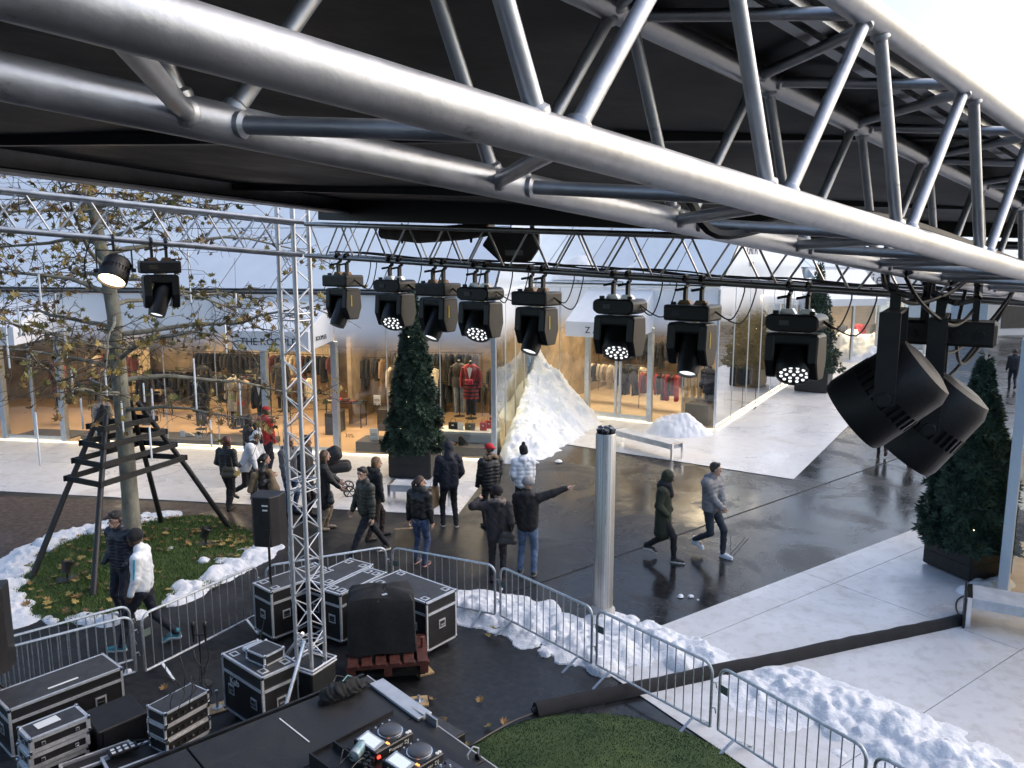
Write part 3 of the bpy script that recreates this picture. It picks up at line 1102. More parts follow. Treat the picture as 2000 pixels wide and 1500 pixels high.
# ================================================================== TRUSSES AND ROOF
def truss(name, label, A, d, a, b, t0, t1, nA, pitch, rc=0.025, rb=0.0105, n_ch=12, m=ALU, group=None, eps=0.022):
    """box truss: chords A, A+a, A+b, A+a+b along d; zigzag braces on all four faces"""
    A, d, a, b = Vector(A), Vector(d), Vector(a), Vector(b)
    root = thing(name, label, 'truss', A + d * t0, 0, group)
    inv = Matrix.Translation(root.location).inverted()

    def put(mb, nm):
        o = mb.obj(nm, m, root, smooth=True)
        o.matrix_parent_inverse = inv
        return o
    off = {'A': Vector((0, 0, 0)), 'B': a, 'C': a + b, 'D': b}
    for k in off:
        put(MB().tube(A + off[k] + d * t0, A + off[k] + d * t1, rc, n=n_ch), 'chord')
    nb = 10 if n_ch > 16 else 7
    k0 = math.floor((t0 - nA) / pitch)
    for k in range(k0, math.ceil((t1 - nA) / pitch) + 1):
        ta, tb = nA + k * pitch, nA + (k + 0.5) * pitch
        for e, f in (('A', 'B'), ('A', 'D'), ('C', 'B'), ('C', 'D')):
            for s in (1, -1):
                t_e = ta + s * eps
                t_f = tb - eps if s > 0 else tb - pitch + eps
                if min(t_e, t_f) < t0 or max(t_e, t_f) > t1:
                    continue
                pe, pf = A + off[e] + d * t_e, A + off[f] + d * t_f
                if n_ch > 16:                  # weld beads where the brace meets the chords
                    w = (pf - pe).normalized()
                    L_ = (pf - pe).length
                    ks = [(0.0, 1.0), (0.0225, 1.45), (0.0275, 1.45), (0.032, 1.0), (L_ - 0.032, 1.0), (L_ - 0.0275, 1.45), (L_ - 0.0225, 1.45), (L_, 1.0)]
                    put(MB().path([pe + w * q for q, _ in ks], [rb * z for _, z in ks], 14, caps=False), 'brace')
                else:
                    put(MB().tube(pe, pf, rb, n=nb, caps=False), 'brace')
    return root


TR_A = Vector((-0.23656, 0.65314, 5.86548))
TR_D = Vector((0.72340, 0.68414, -0.09298))
TR_a = Vector((-0.68499, 0.72803, 0.02741)) * 0.3458
TR_b = Vector((0.08644, 0.04386, 0.99529)) * 0.3412
truss('roof_truss', 'large close aluminium box truss crossing the top of the view', TR_A, TR_D, TR_a, TR_b, -1.9, 4.35, 0.394, 0.4935, n_ch=40, rb=0.0115)

R_P, R_D = Vector((-2.293, 9.046, 5.706)), -Vector((-0.7977, 0.6015, 0.0425))
R_b = R_D.cross(Vector((0.602, 0.798, 0)))
R_b = (R_b if R_b.z > 0 else -R_b).normalized() * 0.343
truss('light_truss', 'aluminium truss carrying eight black moving lights, from the tower to the right', R_P, R_D, Vector((0.602, 0.798, 0)) * 0.343, R_b, 0.0, 7.6, 0.31, 0.50, n_ch=14, rb=0.009,
      m=mat('aluminium_dull', (0.40, 0.38, 0.36), 0.38, 0.95, var=0.2, vscale=6, rvar=0.1))
L_P, L_D = Vector((-2.241, 8.69, 5.711)), -Vector((0.8516, 0.5174, -0.0840))
L_b = (L_D.cross(Vector((-0.519, 0.855, 0)))).normalized()
L_b = (L_b if L_b.z > 0 else -L_b) * 0.343
truss('light_truss', 'aluminium truss with two lamps, running in front of the plane tree to the left', L_P, L_D, Vector((-0.519, 0.855, 0)) * 0.343, L_b, 0.0, 4.2, 0.22, 0.52, n_ch=14, rb=0.009)

# tower ------------------------------------------------------------
TW = Vector((-2.49, 9.30, 0))
tw_r = RAD(-29)
ux, uy = Vector((math.cos(tw_r), math.sin(tw_r), 0)) * 0.24, Vector((-math.sin(tw_r), math.cos(tw_r), 0)) * 0.24
TOWER_ALU = mat('aluminium_tower', (0.66, 0.67, 0.70), 0.42, 0.8, var=0.12, vscale=4)
tw = truss('truss_tower', 'vertical aluminium truss tower standing among the flight cases', TW - ux / 2 - uy / 2, (0, 0, 1), ux, uy, 0.55, 6.55, 0.75, 0.42, rb=0.008, m=TOWER_ALU)
for z in (0.98, 1.04, 2.95, 3.07, 4.97, 5.05):
    r = MB()
    c = [TW + ux * i + uy * j + V(0, 0, z) for i, j in ((-.5, -.5), (.5, -.5), (.5, .5), (-.5, .5))]
    for i in range(4):
        r.tube(c[i], c[(i + 1) % 4], 0.008, n=6)
    r.tube(c[0], c[2], 0.007, n=6)
    o = r.obj('coupling_frame', TOWER_ALU, tw)
    o.matrix_parent_inverse = Matrix.Translation(tw.location).inverted()
bs = thing('tower_base', 'black steel tower base with silver outrigger struts behind the stage', 'base', TW)
DKGREEN = mat('dark_base_panel', (0.018, 0.022, 0.021), 0.45, 0.3, var=0.3, vscale=10)
MB().box((0, 0, 0.35), (0.42, 0.42, 0.7), tw_r).obj('base_block', DKGREEN, bs, bevel=0.01)
for i in range(3):
    MB().box(Matrix.Rotation(tw_r, 3, 'Z') @ V(-0.12 + i * 0.12, -0.215, 0.45), (0.05, 0.006, 0.16), tw_r).obj('slot', BLACK, bs)
for z in (0.72, 0.76):
    r = MB()
    for i, j, k, l in ((-1, -1, 1, -1), (1, -1, 1, 1), (1, 1, -1, 1), (-1, 1, -1, -1)):
        r.tube(ux * i * 0.9 + uy * j * 0.9 + V(0, 0, z), ux * k * 0.9 + uy * l * 0.9 + V(0, 0, z), 0.012, n=6)
    r.obj('base_rail', CASE_ALU, bs)
for e in ((-0.26, -0.74, 0.12), (-0.7, 0.35, 0.25)):
    MB().tube(V(*e).normalized() * 0.12 + V(0, 0, 1.05), e, 0.022, n=8).obj('strut', CASE_ALU, bs, smooth=True)
chain = MB()
cx = TW - ux * 0.9 - uy * 0.25
for i in range(96):
    z = 6.1 - i * 0.05
    dx = Vector((0.006, 0, 0)) if i % 2 else Vector((0, 0.006, 0))
    p = cx + V(0.012 * math.sin(i * 0.21), 0, z)
    chain.path([p + dx, p + dx * 1.6 - V(0, 0, 0.025), p + dx - V(0, 0, 0.05), p - dx - V(0, 0, 0.05), p - dx * 1.6 - V(0, 0, 0.025), p - dx, p + dx], 0.0045, n=4, caps=False)
tag(chain.obj('hoist_chain', GALV), 'thin hoist chain hanging down beside the truss tower', 'chain')

# roof -------------------------------------------------------------
ROOF_CLOTH = mat('black_roof_lining', (0.0048, 0.0053, 0.0064), 0.6, 0, var=0.5, vscale=1.3, bump=0.4, bscale=4, rvar=0.12)
dA = lambda t: TR_A + TR_b + TR_D * t
e_in = Vector((-0.685, 0.728, 0.0))
rfar = V(-1.70, 8.95, 6.33)
edge_r = [dA(t) + e_in * 0.075 + V(0, 0, 0.030) for t in np.linspace(-1.9, 4.4, 13)] + [V(3.35, 4.80, 5.87)]
beam_a, beam_b = V(-5.75, -2.0, 6.46), V(-1.80, 8.74, 6.29)
edge_l = [beam_a.lerp(beam_b, i / 13.0) for i in range(14)]
vs, fs = [], []
nu, nv = 14, 24
for i in range(nu):
    for j in range(nv):
        t = j / (nv - 1)
        p = edge_r[i].lerp(edge_l[i], t)
        if 0 < t < 1:
            p.z += 0.012 * math.sin(t * 3.14) + 0.006 * math.sin(i * 2.1 + j * 0.7)
        vs.append(p)
for i in range(nu - 1):
    for j in range(nv - 1):
        q = i * nv + j
        fs.append((q, q + 1, q + nv + 1, q + nv))
rf = thing('stage_roof', 'black lined stage roof overhead with grey aluminium edge beam', 'roof', (0, 0, 6.2))
rinv = Matrix.Translation(rf.location).inverted()


def rput(mb, nm, m, **k):
    o = mb.obj(nm, m, rf, **k)
    o.matrix_parent_inverse = rinv
    return o


up = [Vector(p) + V(0, 0, 0.05) for p in vs]
rput(MB().add(vs, fs).add(up, [tuple(reversed(q)) for q in fs]), 'lining', ROOF_CLOTH, smooth=True)
bd = (beam_b - beam_a).normalized()
rput(MB().beam(beam_a + V(0, 0, -0.02), beam_b + V(0, 0, -0.02), 0.07, 0.26), 'edge_beam', ALU_BEAM, bevel=0.012)
bs_ = bd.cross(V(0, 0, 1)).normalized()
for dz, hh in ((0.075, 0.022), (-0.125, 0.03), (0.03, 0.008)):
    rput(MB().beam(beam_a + bs_ * 0.045 + V(0, 0, dz), beam_b + bs_ * 0.045 + V(0, 0, dz), 0.03, hh), 'edge_groove', BLACK)
rput(MB().beam(beam_a + bs_ * 0.10 + V(0, 0, -0.145), beam_b + bs_ * 0.10 + V(0, 0, -0.145), 0.16, 0.018), 'edge_flange', ALU_BEAM)
for k, off in enumerate((0.02, 0.085)):
    rput(MB().beam(dA(-1.9) + e_in * (0.09 + off) + V(0, 0, 0.03 + 0.012 * k), dA(4.4) + e_in * (0.09 + off) + V(0, 0, 0.03 + 0.012 * k), 0.028, 0.03), 'edge_rail', ALU)
for k in range(4):
    i = 2 + k * 3
    rput(MB().beam(edge_r[i] + V(0, 0, 0.02), edge_l[i] + V(0, 0, -0.03), 0.05, 0.05), 'roof_purlin', BLACK)
rput(MB().beam(V(3.45, 4.86, 5.93), V(-2.0, 8.97, 6.22), 0.30, 0.27), 'end_beam', mat('dark_end_beam', (0.05, 0.048, 0.046), 0.45, 0.7))
rd = thing('rolled_tarpaulin', 'brown grey tarpaulin roll tucked under the roof end', 'tarpaulin', (-0.75, 8.25, 5.93))
MB().path([(-0.62, 0.42, 0.02), (-0.2, 0.12, -0.02), (0.25, -0.2, 0.0), (0.55, -0.42, 0.03)], [0.07, 0.085, 0.08, 0.07], n=10).obj('roll', mat('tarp', (0.10, 0.085, 0.075), 0.8, 0, var=0.3, vscale=8, bump=0.4, bscale=10), rd, smooth=True)
for t in (-0.4, 0.35):
    MB().path([(t - 0.0, -t * 0.75 + 0.0, -0.095), (t, -t * 0.75 - 0.09, 0), (t, -t * 0.75, 0.1), (t, -t * 0.75 + 0.09, 0), (t, -t * 0.75, -0.095)], 0.012, n=5).obj('strap', BLACK_CLOTH, rd)

# ================================================================== LAMPS
LED_WHITE = emat('led_white', (0.92, 0.96, 1.0), 0.95)
LED_WARM = emat('led_warm', (1.0, 0.72, 0.42), 6.0)
LENS_DARK = mat('lens_dark', (0.02, 0.02, 0.025), 0.08, 0, coat=1.0)
BRASS = mat('bracket_bronze', (0.20, 0.13, 0.08), 0.45, 0.7)
YELLOW = mat('sticker_yellow', (0.65, 0.50, 0.04), 0.5)


def clamp(parent, x, z0_):
    MB().path([(x, -0.034, 0.0), (x, -0.02, 0.03), (x, 0.012, 0.036), (x, 0.036, 0.01), (x, 0.03, -0.03), (x, 0.0, -0.045)], 0.014, n=6).obj('clamp', BLACK, parent)
    MB().box((x, 0, (z0_ - 0.04) / 2 - 0.015), (0.022, 0.03, abs(z0_) - 0.03)).tube((x, 0, -0.05), (x - 0.055, -0.045, -0.062), 0.009, n=6).obj('clamp_bolt', BLACK, parent)


def moving_light(label, P, xdir, axis, kind, group='black moving lights hung from the trusses', s=1.0):
    """hanging moving light: clamps, base, yoke, head with lens; origin on the truss tube"""
    x = Vector(xdir)
    x.z = 0
    x.normalize()
    r = thing('moving_light', label, 'stage light', P, math.atan2(x.y, x.x), group)
    r.scale = (s, s, s)
    clamp(r, -0.055, -0.125)
    clamp(r, 0.06, -0.125)
    for sx in (-0.055, 0.06):
        MB().prism([(-0.05, 0), (0.05, 0), (0.03, 0.03), (-0.03, 0.03)], -0.02, 0.02, frame((sx, 0, -0.155), (1, 0, 0), (0, 0, 1))).obj('omega_bracket', BRASS if kind == 'spot' else CASE_ALU, r)
    if kind == 'spot':
        b = MB().box((0, 0, -0.205), (0.32, 0.22, 0.105)).obj('base', BLACK, r, bevel=0.016, seg=2)
        MB().box((-0.06, -0.108, -0.205), (0.07, 0.006, 0.035)).obj('display', LENS_DARK, b)
    else:
        poly = [(-0.16, -0.03), (-0.12, -0.055), (0.12, -0.055), (0.16, -0.03), (0.16, 0.03), (0.13, 0.05), (-0.13, 0.05), (-0.16, 0.03)]
        b = MB().prism(poly, -0.11, 0.11, frame((0, 0, -0.205), (1, 0, 0), (0, 0, 1))).obj('base', BLACK, r, bevel=0.01)
        MB().box((-0.04, -0.113, -0.205), (0.06, 0.006, 0.03)).obj('display', mat_display, b)
    for sx in (-0.11, 0.11):
        MB().box((sx, -0.06, -0.148), (0.03, 0.02, 0.025)).obj('connector', BLACK, r)
    MB().tube((0, 0, -0.252), (0, 0, -0.275), 0.05, n=14).obj('pan_bearing', CASE_ALU, r)
    w = 0.140 if kind == 'spot' else 0.160
    MB().box((0, 0, -0.305), (2 * w - 0.01, 0.165, 0.07)).obj('yoke_bridge', BLACK, r, bevel=0.015, seg=2)
    for sx in (-1, 1):
        poly = [(-0.085, -0.28), (0.085, -0.28), (0.098, -0.44), (0.055, -0.55), (-0.055, -0.55), (-0.098, -0.44)]
        MB().prism(poly[::-1], -0.030, 0.030, frame((sx * (w - 0.030), 0, 0), (0, 1, 0), (0, 0, 1))).obj('yoke_arm', BLACK, r, bevel=0.008)
    if kind == 'spot':
        MB().box((w + 0.001, -0.03, -0.38), (0.004, 0.012, 0.10)).obj('sticker', YELLOW, r)
    # head in the local frame
    Rz = Matrix.Rotation(-math.atan2(x.y, x.x), 3, 'Z')
    ax = (Rz @ Vector(axis)).normalized()
    M = axis_frame((0, 0, -0.445), ax)
    if kind == 'spot':
        hd = MB().lathe([(0.035, -0.150), (0.062, -0.140), (0.078, -0.105), (0.080, -0.01), (0.074, 0.05), (0.072, 0.15), (0.066, 0.185), (0.058, 0.187), (0.056, 0.165)], 22, M, caps=False).obj('head', BLACK, r, smooth=True)
        MB().lathe([(0.0005, 0.168), (0.056, 0.168)], 22, M, caps=False).obj('lens', LED_WHITE, hd)
        MB().box(M @ V(0.0, -0.079, 0.03), (0.03, 0.012, 0.02), M=M.to_3x3()).obj('badge', CASE_ALU, hd)
    else:
        hd = MB().lathe([(0.05, -0.120), (0.090, -0.110), (0.108, -0.06), (0.112, 0.06), (0.108, 0.105), (0.100, 0.115), (0.098, 0.100), (0.0005, 0.100)], 24, M, caps=False).obj('head', BLACK, r, smooth=True)
        pos = [(0, 0)] + [(0.042 * math.cos(k * math.pi / 3), 0.042 * math.sin(k * math.pi / 3)) for k in range(6)] + [(0.076 * math.cos(k * math.pi / 6 + .26), 0.076 * math.sin(k * math.pi / 6 + .26)) for k in range(12)]
        for px_, py_ in pos:
            MB().lathe([(0.0105, 0.100), (0.0095, 0.105), (0.0005, 0.106)], 10, M @ Matrix.Translation((px_, py_, 0)), caps=False).obj('led', LED_WHITE, hd)
    return r


mat_display = mat('small_display', (0.12, 0.13, 0.14), 0.2)
rightp = {668: (-1.814, 8.685, 5.680), 770: (-1.190, 8.214, 5.647), 855: (-0.718, 7.858, 5.622), 938: (-0.295, 7.539, 5.599),
          1048: (0.217, 7.154, 5.572), 1212: (0.890, 6.646, 5.536), 1355: (1.404, 6.258, 5.509), 1560: (2.046, 5.774, 5.475)}
lab = {668: 'narrow black moving light nearest the truss tower, right of it', 770: 'black multi lens moving light left of the tall Christmas tree top',
       855: 'black moving light with bright beam beside the Christmas tree top', 938: 'second multi lens moving light from the tower, beside the Christmas tree',
       1048: 'black moving light above the tall snow heap', 1212: 'black multi lens moving light in front of the corner shop canopy',
       1355: 'black moving light in front of the corner shop window', 1560: 'black multi lens moving light in front of the far small Christmas tree'}
axs = {668: (-0.30, -0.30, -0.9), 770: (-0.10, -0.62, -0.78), 855: (-0.32, -0.42, -0.85), 938: (-0.22, -0.62, -0.78), 1048: (-0.30, -0.42, -0.86),
       1212: (-0.18, -0.60, -0.80), 1355: (-0.22, -0.45, -0.86), 1560: (-0.22, -0.62, -0.76)}
for i, c in enumerate(sorted(rightp)):
    moving_light(lab[c], rightp[c], R_D, axs[c], 'spot' if i % 2 == 0 else 'wash', s=1.18)
moving_light('black moving light hanging left of the tower, beside a glowing lamp', (-3.453, 7.954, 5.830), -L_D, (-0.1, -0.42, -0.88), 'spot', s=1.15)


def par_lamp(label, P, xdir, axis, s, r0, ln, lit, group=None, name='flood_lamp'):
    """barrel lamp in a strap yoke"""
    x = Vector(xdir)
    x.z = 0
    x.normalize()
    r = thing(name, label, 'stage light', P, math.atan2(x.y, x.x), group)
    Rz = Matrix.Rotation(-math.atan2(x.y, x.x), 3, 'Z')
    ax = (Rz @ Vector(axis)).normalized()
    clamp(r, 0, -0.10)
    zc = -s
    M = axis_frame((0, 0, zc), ax)
    w = r0 + 0.018
    MB().beam((-w, 0, -0.11), (w, 0, -0.11), 0.05, 0.010).obj('yoke_top', BLACK, r)
    for sx in (-1, 1):
        MB().beam((sx * w, 0, -0.106), (sx * w, 0, zc - 0.02), 0.058, 0.010, up=(1, 0, 0)).obj('yoke_arm', BLACK, r)
        MB().tube((sx * w * 0.92, 0, zc), (sx * (w + 0.03), 0, zc), 0.02, n=10).obj('tilt_knob', BLACK, r)
    pr = [(r0 * 0.45, -ln * 0.52), (r0 * 0.80, -ln * 0.48), (r0 * 0.93, -ln * 0.36), (r0 * 0.96, -ln * 0.05), (r0 * 0.90, -ln * 0.04), (r0 * 0.90, ln * 0.12),
          (r0 * 1.0, ln * 0.13), (r0 * 1.02, ln * 0.42), (r0 * 0.97, ln * 0.5), (r0 * 0.9, ln * 0.5), (r0 * 0.88, ln * 0.40)]
    hd = MB().lathe(pr, 32, M, caps=False).obj('barrel', BLACK_LAM, r, smooth=True)
    MB().lathe([(r0 * 0.45, -ln * 0.52), (0.0005, -ln * 0.525)], 32, M, caps=False).obj('back_cap', BLACK, hd)
    for k in range(28):
        a = 2 * math.pi * k / 28
        p0, p1 = M @ V(math.cos(a) * r0 * 0.93, math.sin(a) * r0 * 0.93, -ln * 0.05), M @ V(math.cos(a) * r0 * 0.95, math.sin(a) * r0 * 0.95, ln * 0.13)
        MB().beam(p0, p1, 0.010 * r0 / 0.12, 0.012, up=M.to_3x3() @ V(math.cos(a), math.sin(a), 0)).obj('fin', BLACK, hd)
    MB().lathe([(0.0005, ln * 0.41), (r0 * 0.885, ln * 0.40)], 32, M, caps=False).obj('lens', LED_WARM if lit else LENS_DARK, hd)
    return r


par_lamp('glowing warm black flood lamp hanging in front of the plane tree trunk', (-3.789, 7.749, 5.864), -L_D, (-0.05, -0.60, -0.80), 0.30, 0.135, 0.25, True)
big = par_lamp('big dark barrel flood lamp hanging close by in a strap yoke', TR_A + TR_a + TR_D * 2.27 + V(0, 0, -0.02), (0.50, 0.87, 0), (-0.62, 0.34, -0.60), 0.36, 0.125, 0.27, False)
par_lamp('second dark barrel flood lamp half hidden behind the nearer one', TR_A + TR_a + TR_D * 2.66 + V(0, 0, -0.02), (0.50, 0.87, 0), (-0.50, 0.26, -0.75), 0.47, 0.125, 0.30, False)
bx = thing('power_box', 'flat black power box hung above the dark barrel lamps', 'power box', TR_A + TR_a + TR_D * 2.74 + V(0.03, 0.05, -0.02), RAD(-32))
clamp(bx, -0.08, -0.11)
clamp(bx, 0.08, -0.11)
MB().box((0, 0, -0.165), (0.30, 0.15, 0.085)).obj('housing', BLACK, bx, bevel=0.01)
for k in range(4):
    MB().tube((-0.11 + k * 0.07, -0.076, -0.165), (-0.11 + k * 0.07, -0.10, -0.165), 0.015, n=10).obj('socket', CASE_ALU if k == 1 else RUBBER, bx)
fb = thing('flood_light', 'black boxy flood light fixed above the light truss', 'stage light', (0.02, 7.75, 5.93))
MB().prism([(-0.20, 0.13), (-0.30, -0.02), (-0.14, -0.17), (0.16, -0.17), (0.24, -0.05), (0.24, 0.13)], -0.12, 0.12, frame((0, 0, -0.11), (1, 0, 0), (0, 0, 1))).obj('housing', BLACK, fb, bevel=0.012)
MB().box((0.0, -0.125, -0.20), (0.17, 0.02, 0.05)).obj('lens', mat_display, fb)
for k in range(4):
    MB().box((-0.12 + k * 0.055, -0.125, -0.13), (0.03, 0.012, 0.01)).obj('vent', RUBBER, fb)
MB().box((0.17, 0, 0.03), (0.04, 0.22, 0.12)).obj('bracket', BLACK, fb)

# ================================================================== CABLES
rc_ = random.Random(11)


def cable(label, pts, r=0.006, m=CABLE, n=6, group='black cables along the trusses'):
    pts = [Vector(p) for p in pts]
    out = []
    for i in range(len(pts) - 1):         # Catmull-Rom
        p0, p1, p2, p3 = pts[max(0, i - 1)], pts[i], pts[i + 1], pts[min(len(pts) - 1, i + 2)]
        for k in range(6):
            t = k / 6
            out.append(0.5 * ((2 * p1) + (p2 - p0) * t + (2 * p0 - 5 * p1 + 4 * p2 - p3) * t * t + (3 * p1 - p0 - 3 * p2 + p3) * t ** 3))
    out.append(pts[-1])
    return tag(MB().path(out, r, n).obj('cable', m, smooth=True), label, 'cable', group)


cable('thick black cable lying inside the close roof truss', [TR_A + TR_a * 0.86 + TR_D * t + V(0, 0, 0.055 + 0.02 * math.sin(t * 3)) for t in (-1.9, -1.0, -0.3, 0.15, 0.5, 0.8, 1.05)] + [TR_A + TR_a * 0.8 + TR_D * 1.16 + V(0, 0, -0.02), TR_A + TR_a * 0.55 + TR_D * 1.34 + V(0, 0, 0.03), TR_A + TR_a * 0.3 + TR_D * 1.6 + V(0, 0, 0.06), TR_A + TR_a * 0.3 + TR_D * 2.6 + V(0, 0, 0.05)], 0.0115)
cl = sorted(rightp)
onR = lambda t, dz=0.0, dy=0.0: R_P + R_D * t + Vector((0.602, 0.798, 0)) * dy + V(0, 0, dz)
for k in range(3):
    cable('black cable strung along the lower tube of the light truss, %s from the front' % ORD[k], [onR(0.3 + i * 0.42, 0.035 + 0.03 * rc_.random(), 0.06 + 0.05 * k + 0.04 * rc_.random()) for i in range(17)], 0.007)
for ci, c in enumerate(cl):
    p = Vector(rightp[c])
    a = p + R_D * 0.15 + V(0, 0, -0.20)
    for k in range(2):
        f = 0.16 + 0.12 * k + 0.08 * rc_.random()
        cable('%s cable loop at the %s moving light right of the tower' % (('short', 'long')[k], ORD[ci]), [a, a + R_D * f * 0.8 + V(0, 0, -0.05 - 0.06 * rc_.random()), p + R_D * (0.2 + f) + V(0, 0, -0.05), p + R_D * (0.16 + f) + V(0, 0, 0.03)], 0.0055, group='cable loops at the moving lights')
cable('black cable hanging beside the glowing flood lamp', [(-3.95, 7.66, 5.86), (-4.02, 7.64, 5.62), (-3.98, 7.66, 5.40), (-3.82, 7.72, 5.34)], 0.006)
bz = TR_A + TR_a
for k, (t1_, t2_, sag, ln) in enumerate(((2.3, 2.9, 0.16, 0.05), (2.55, 3.3, 0.26, -0.1), (2.75, 3.3, 0.36, -0.15), (2.15, 2.75, 0.10, -0.05), (2.9, 3.3, 0.30, -0.1))):
    p, q = bz + TR_D * t1_, bz + TR_D * t2_ + V(0.05, 0, 0)
    off = Vector((0.5, -0.6, 0)) * ln
    cable('black cable drooping round the dark lamps at the right, %s in line' % ORD[k], [p, p + (q - p) * 0.15 + off * 0.6 + V(0, 0, -sag * 0.6), p + (q - p) * 0.5 + off + V(0, 0, -sag), p + (q - p) * 0.85 + off * 0.6 + V(0, 0, -sag * 0.55), q], 0.0065, group='cables round the dark lamps')

# ================================================================== SNOW
def lumps(X, Y, pts, r):
    """union of small domes: broken snow"""
    H = np.zeros(X.shape)
    for (x, y, rad, h) in pts:
        m = (np.abs(X - x) < rad) & (np.abs(Y - y) < rad)
        if m.any():
            q = 1 - ((X[m] - x) ** 2 + (Y[m] - y) ** 2) / rad ** 2
            H[m] = np.maximum(H[m], h * np.sqrt(np.clip(q, 0, 1)))
    return H


def snow_row(label, path, width, height, seed, step=0.026, n=None, m=SNOW, edge=1.0):
    """row of shovelled snow clods along a line of world points"""
    r = np.random.RandomState(seed)
    P = np.array([(p[0], p[1]) for p in path])
    seg = np.hypot(*(P[1:] - P[:-1]).T)
    tot = seg.sum()
    n = n or int(tot * width * 75)
    cum = np.concatenate([[0], np.cumsum(seg)])
    pts = []
    for _ in range(n):
        s = r.uniform(0, tot)
        i = min(len(seg) - 1, np.searchsorted(cum, s) - 1 if s > 0 else 0)
        f = (s - cum[i]) / seg[i]
        c = P[i] + (P[i + 1] - P[i]) * f
        tx = (P[i + 1] - P[i]) / seg[i]
        off = r.normal(0, 0.52) * width * 0.5
        c = c + np.array([-tx[1], tx[0]]) * off
        fall = math.exp(-(off / (width * 0.45)) ** 2) * (0.35 + 1.2 * fbm(np.array(s * 1.3), np.array(seed * 3.7)).item())
        rad = 0.025 + 0.22 * r.rand() ** 2.6
        pts.append((c[0], c[1], rad, rad * 0.38 + height * fall * r.uniform(0.35, 0.85)))
    x0, y0 = P.min(0) - width - 0.3
    x1, y1 = P.max(0) + width + 0.3

    def fn(X, Y):
        H = lumps(X, Y, pts, r)
        D = np.full(X.shape, 9.0)
        for i in range(len(P) - 1):
            e = P[i + 1] - P[i]
            t = np.clip(((X - P[i][0]) * e[0] + (Y - P[i][1]) * e[1]) / (e @ e), 0, 1)
            D = np.minimum(D, np.hypot(X - P[i][0] - t * e[0], Y - P[i][1] - t * e[1]))
        mound = height * 1.0 * np.exp(-(D / (width * 0.46)) ** 2) * np.clip(fbm(X * 2.1 + seed, Y * 2.1) * 2.4 - 0.30, 0, 1.25) * (1 if n > 60 else 0)
        crumb = (fbm(X * 11, Y * 11 + seed) - 0.45) * 0.055 + (np.abs(fbm(X * 2.8, Y * 2.8) - 0.47)) * 0.30 - 0.025
        H = np.maximum(H, mound)
        return np.where(H > 0.012, H + crumb * np.clip(H / 0.08, 0, 1), 0)
    o = height_obj('snow_ridge', m, x0, x1, y0, y1, step, fn, cut=0.004)
    return stuff(o, label, 'snow')


def snow_heap(label, apex, foot, height, seed, step=0.06, power=1.15, rough=0.16, flat=0.0):
    """heap: foot outline (world), apex point, rough surface"""
    A = np.array([apex[0], apex[1]])
    F = np.array([(p[0], p[1]) for p in foot])
    ang = np.arctan2(F[:, 1] - A[1], F[:, 0] - A[0])
    o_ = np.argsort(ang)
    ang, rad = ang[o_], np.hypot(F[o_, 0] - A[0], F[o_, 1] - A[1])
    aa = np.concatenate([ang - 2 * np.pi, ang, ang + 2 * np.pi])
    rr_ = np.tile(rad, 3)

    def fn(X, Y):
        a = np.arctan2(Y - A[1], X - A[0])
        R = np.interp(a, aa, rr_) * (0.90 + 0.22 * fbm(X * 1.7 + seed, Y * 1.7))
        s = np.hypot(X - A[0], Y - A[1]) / R
        base = height * np.clip(1 - np.minimum(s, 1) ** power, 0, 1)
        if flat:
            base = np.minimum(base, height * (1 - flat) + flat * base)
        w = np.clip((1 - s) * 8, 0, 1)
        nz = (fbm(X * 2.2 + 3, Y * 2.2) - 0.47) * 2.2 * rough + (fbm(X * 7, Y * 7 + 5) - 0.47) * rough * 1.0 + (fbm(X * 17, Y * 17) - 0.47) * rough * 0.35
        return np.where(s < 1, np.maximum(base + nz * w * (0.4 + base / height), 0.0), 0)
    m = F.min(0).min(), F.max(0).max()
    x0, y0 = np.minimum(F.min(0), A) - 0.4
    x1, y1 = np.maximum(F.max(0), A) + 0.4
    o = height_obj('snow_heap', SNOW, x0, x1, y0, y1, step, fn, cut=0.01)
    return tag(o, label, 'snow heap')


hA = I12 + Vector((0.25, -0.25, 0))
foot = [C1 + N1 * 0.1 + D1 * 0.1, G(980, 912), G(1005, 914), G(1050, 902), G(1102, 870), G(1148, 844), G(1180, 826), I12 + D2 * 2.7 - N2 * 0.1, I12 + D2 * 1.0 + N2 * 0.0, I12 + N1 * 0.1, C1 + N1 * 5.0 + D1 * 0.05, C1 + N1 * 2.5 + D1 * 0.05]
snow_heap('tall sloping snow heap pushed into the corner between the two shops', hA, foot, 2.1, 4, step=0.045, power=1.12, rough=0.30)
c_ = G(1322, 848)
snow_heap('low round snow heap before the corner shop window', c_ + V(0, 0.1, 0), [c_ + V(1.15 * math.cos(a), 0.62 * math.sin(a), 0) for a in np.linspace(0, 6.1, 14)], 0.66, 9, step=0.04, power=1.5, rough=0.14)
c_ = G(1690, 706)
snow_heap('distant broad snow heap before the far shop', c_ + V(-0.5, 1.4, 0), [c_ + V(0.6, 1.2, 0) + V(3.4 * math.cos(a), 2.0 * math.sin(a), 0) for a in np.linspace(0, 6.1, 16)], 1.65, 13, step=0.09, power=1.35, rough=0.25)

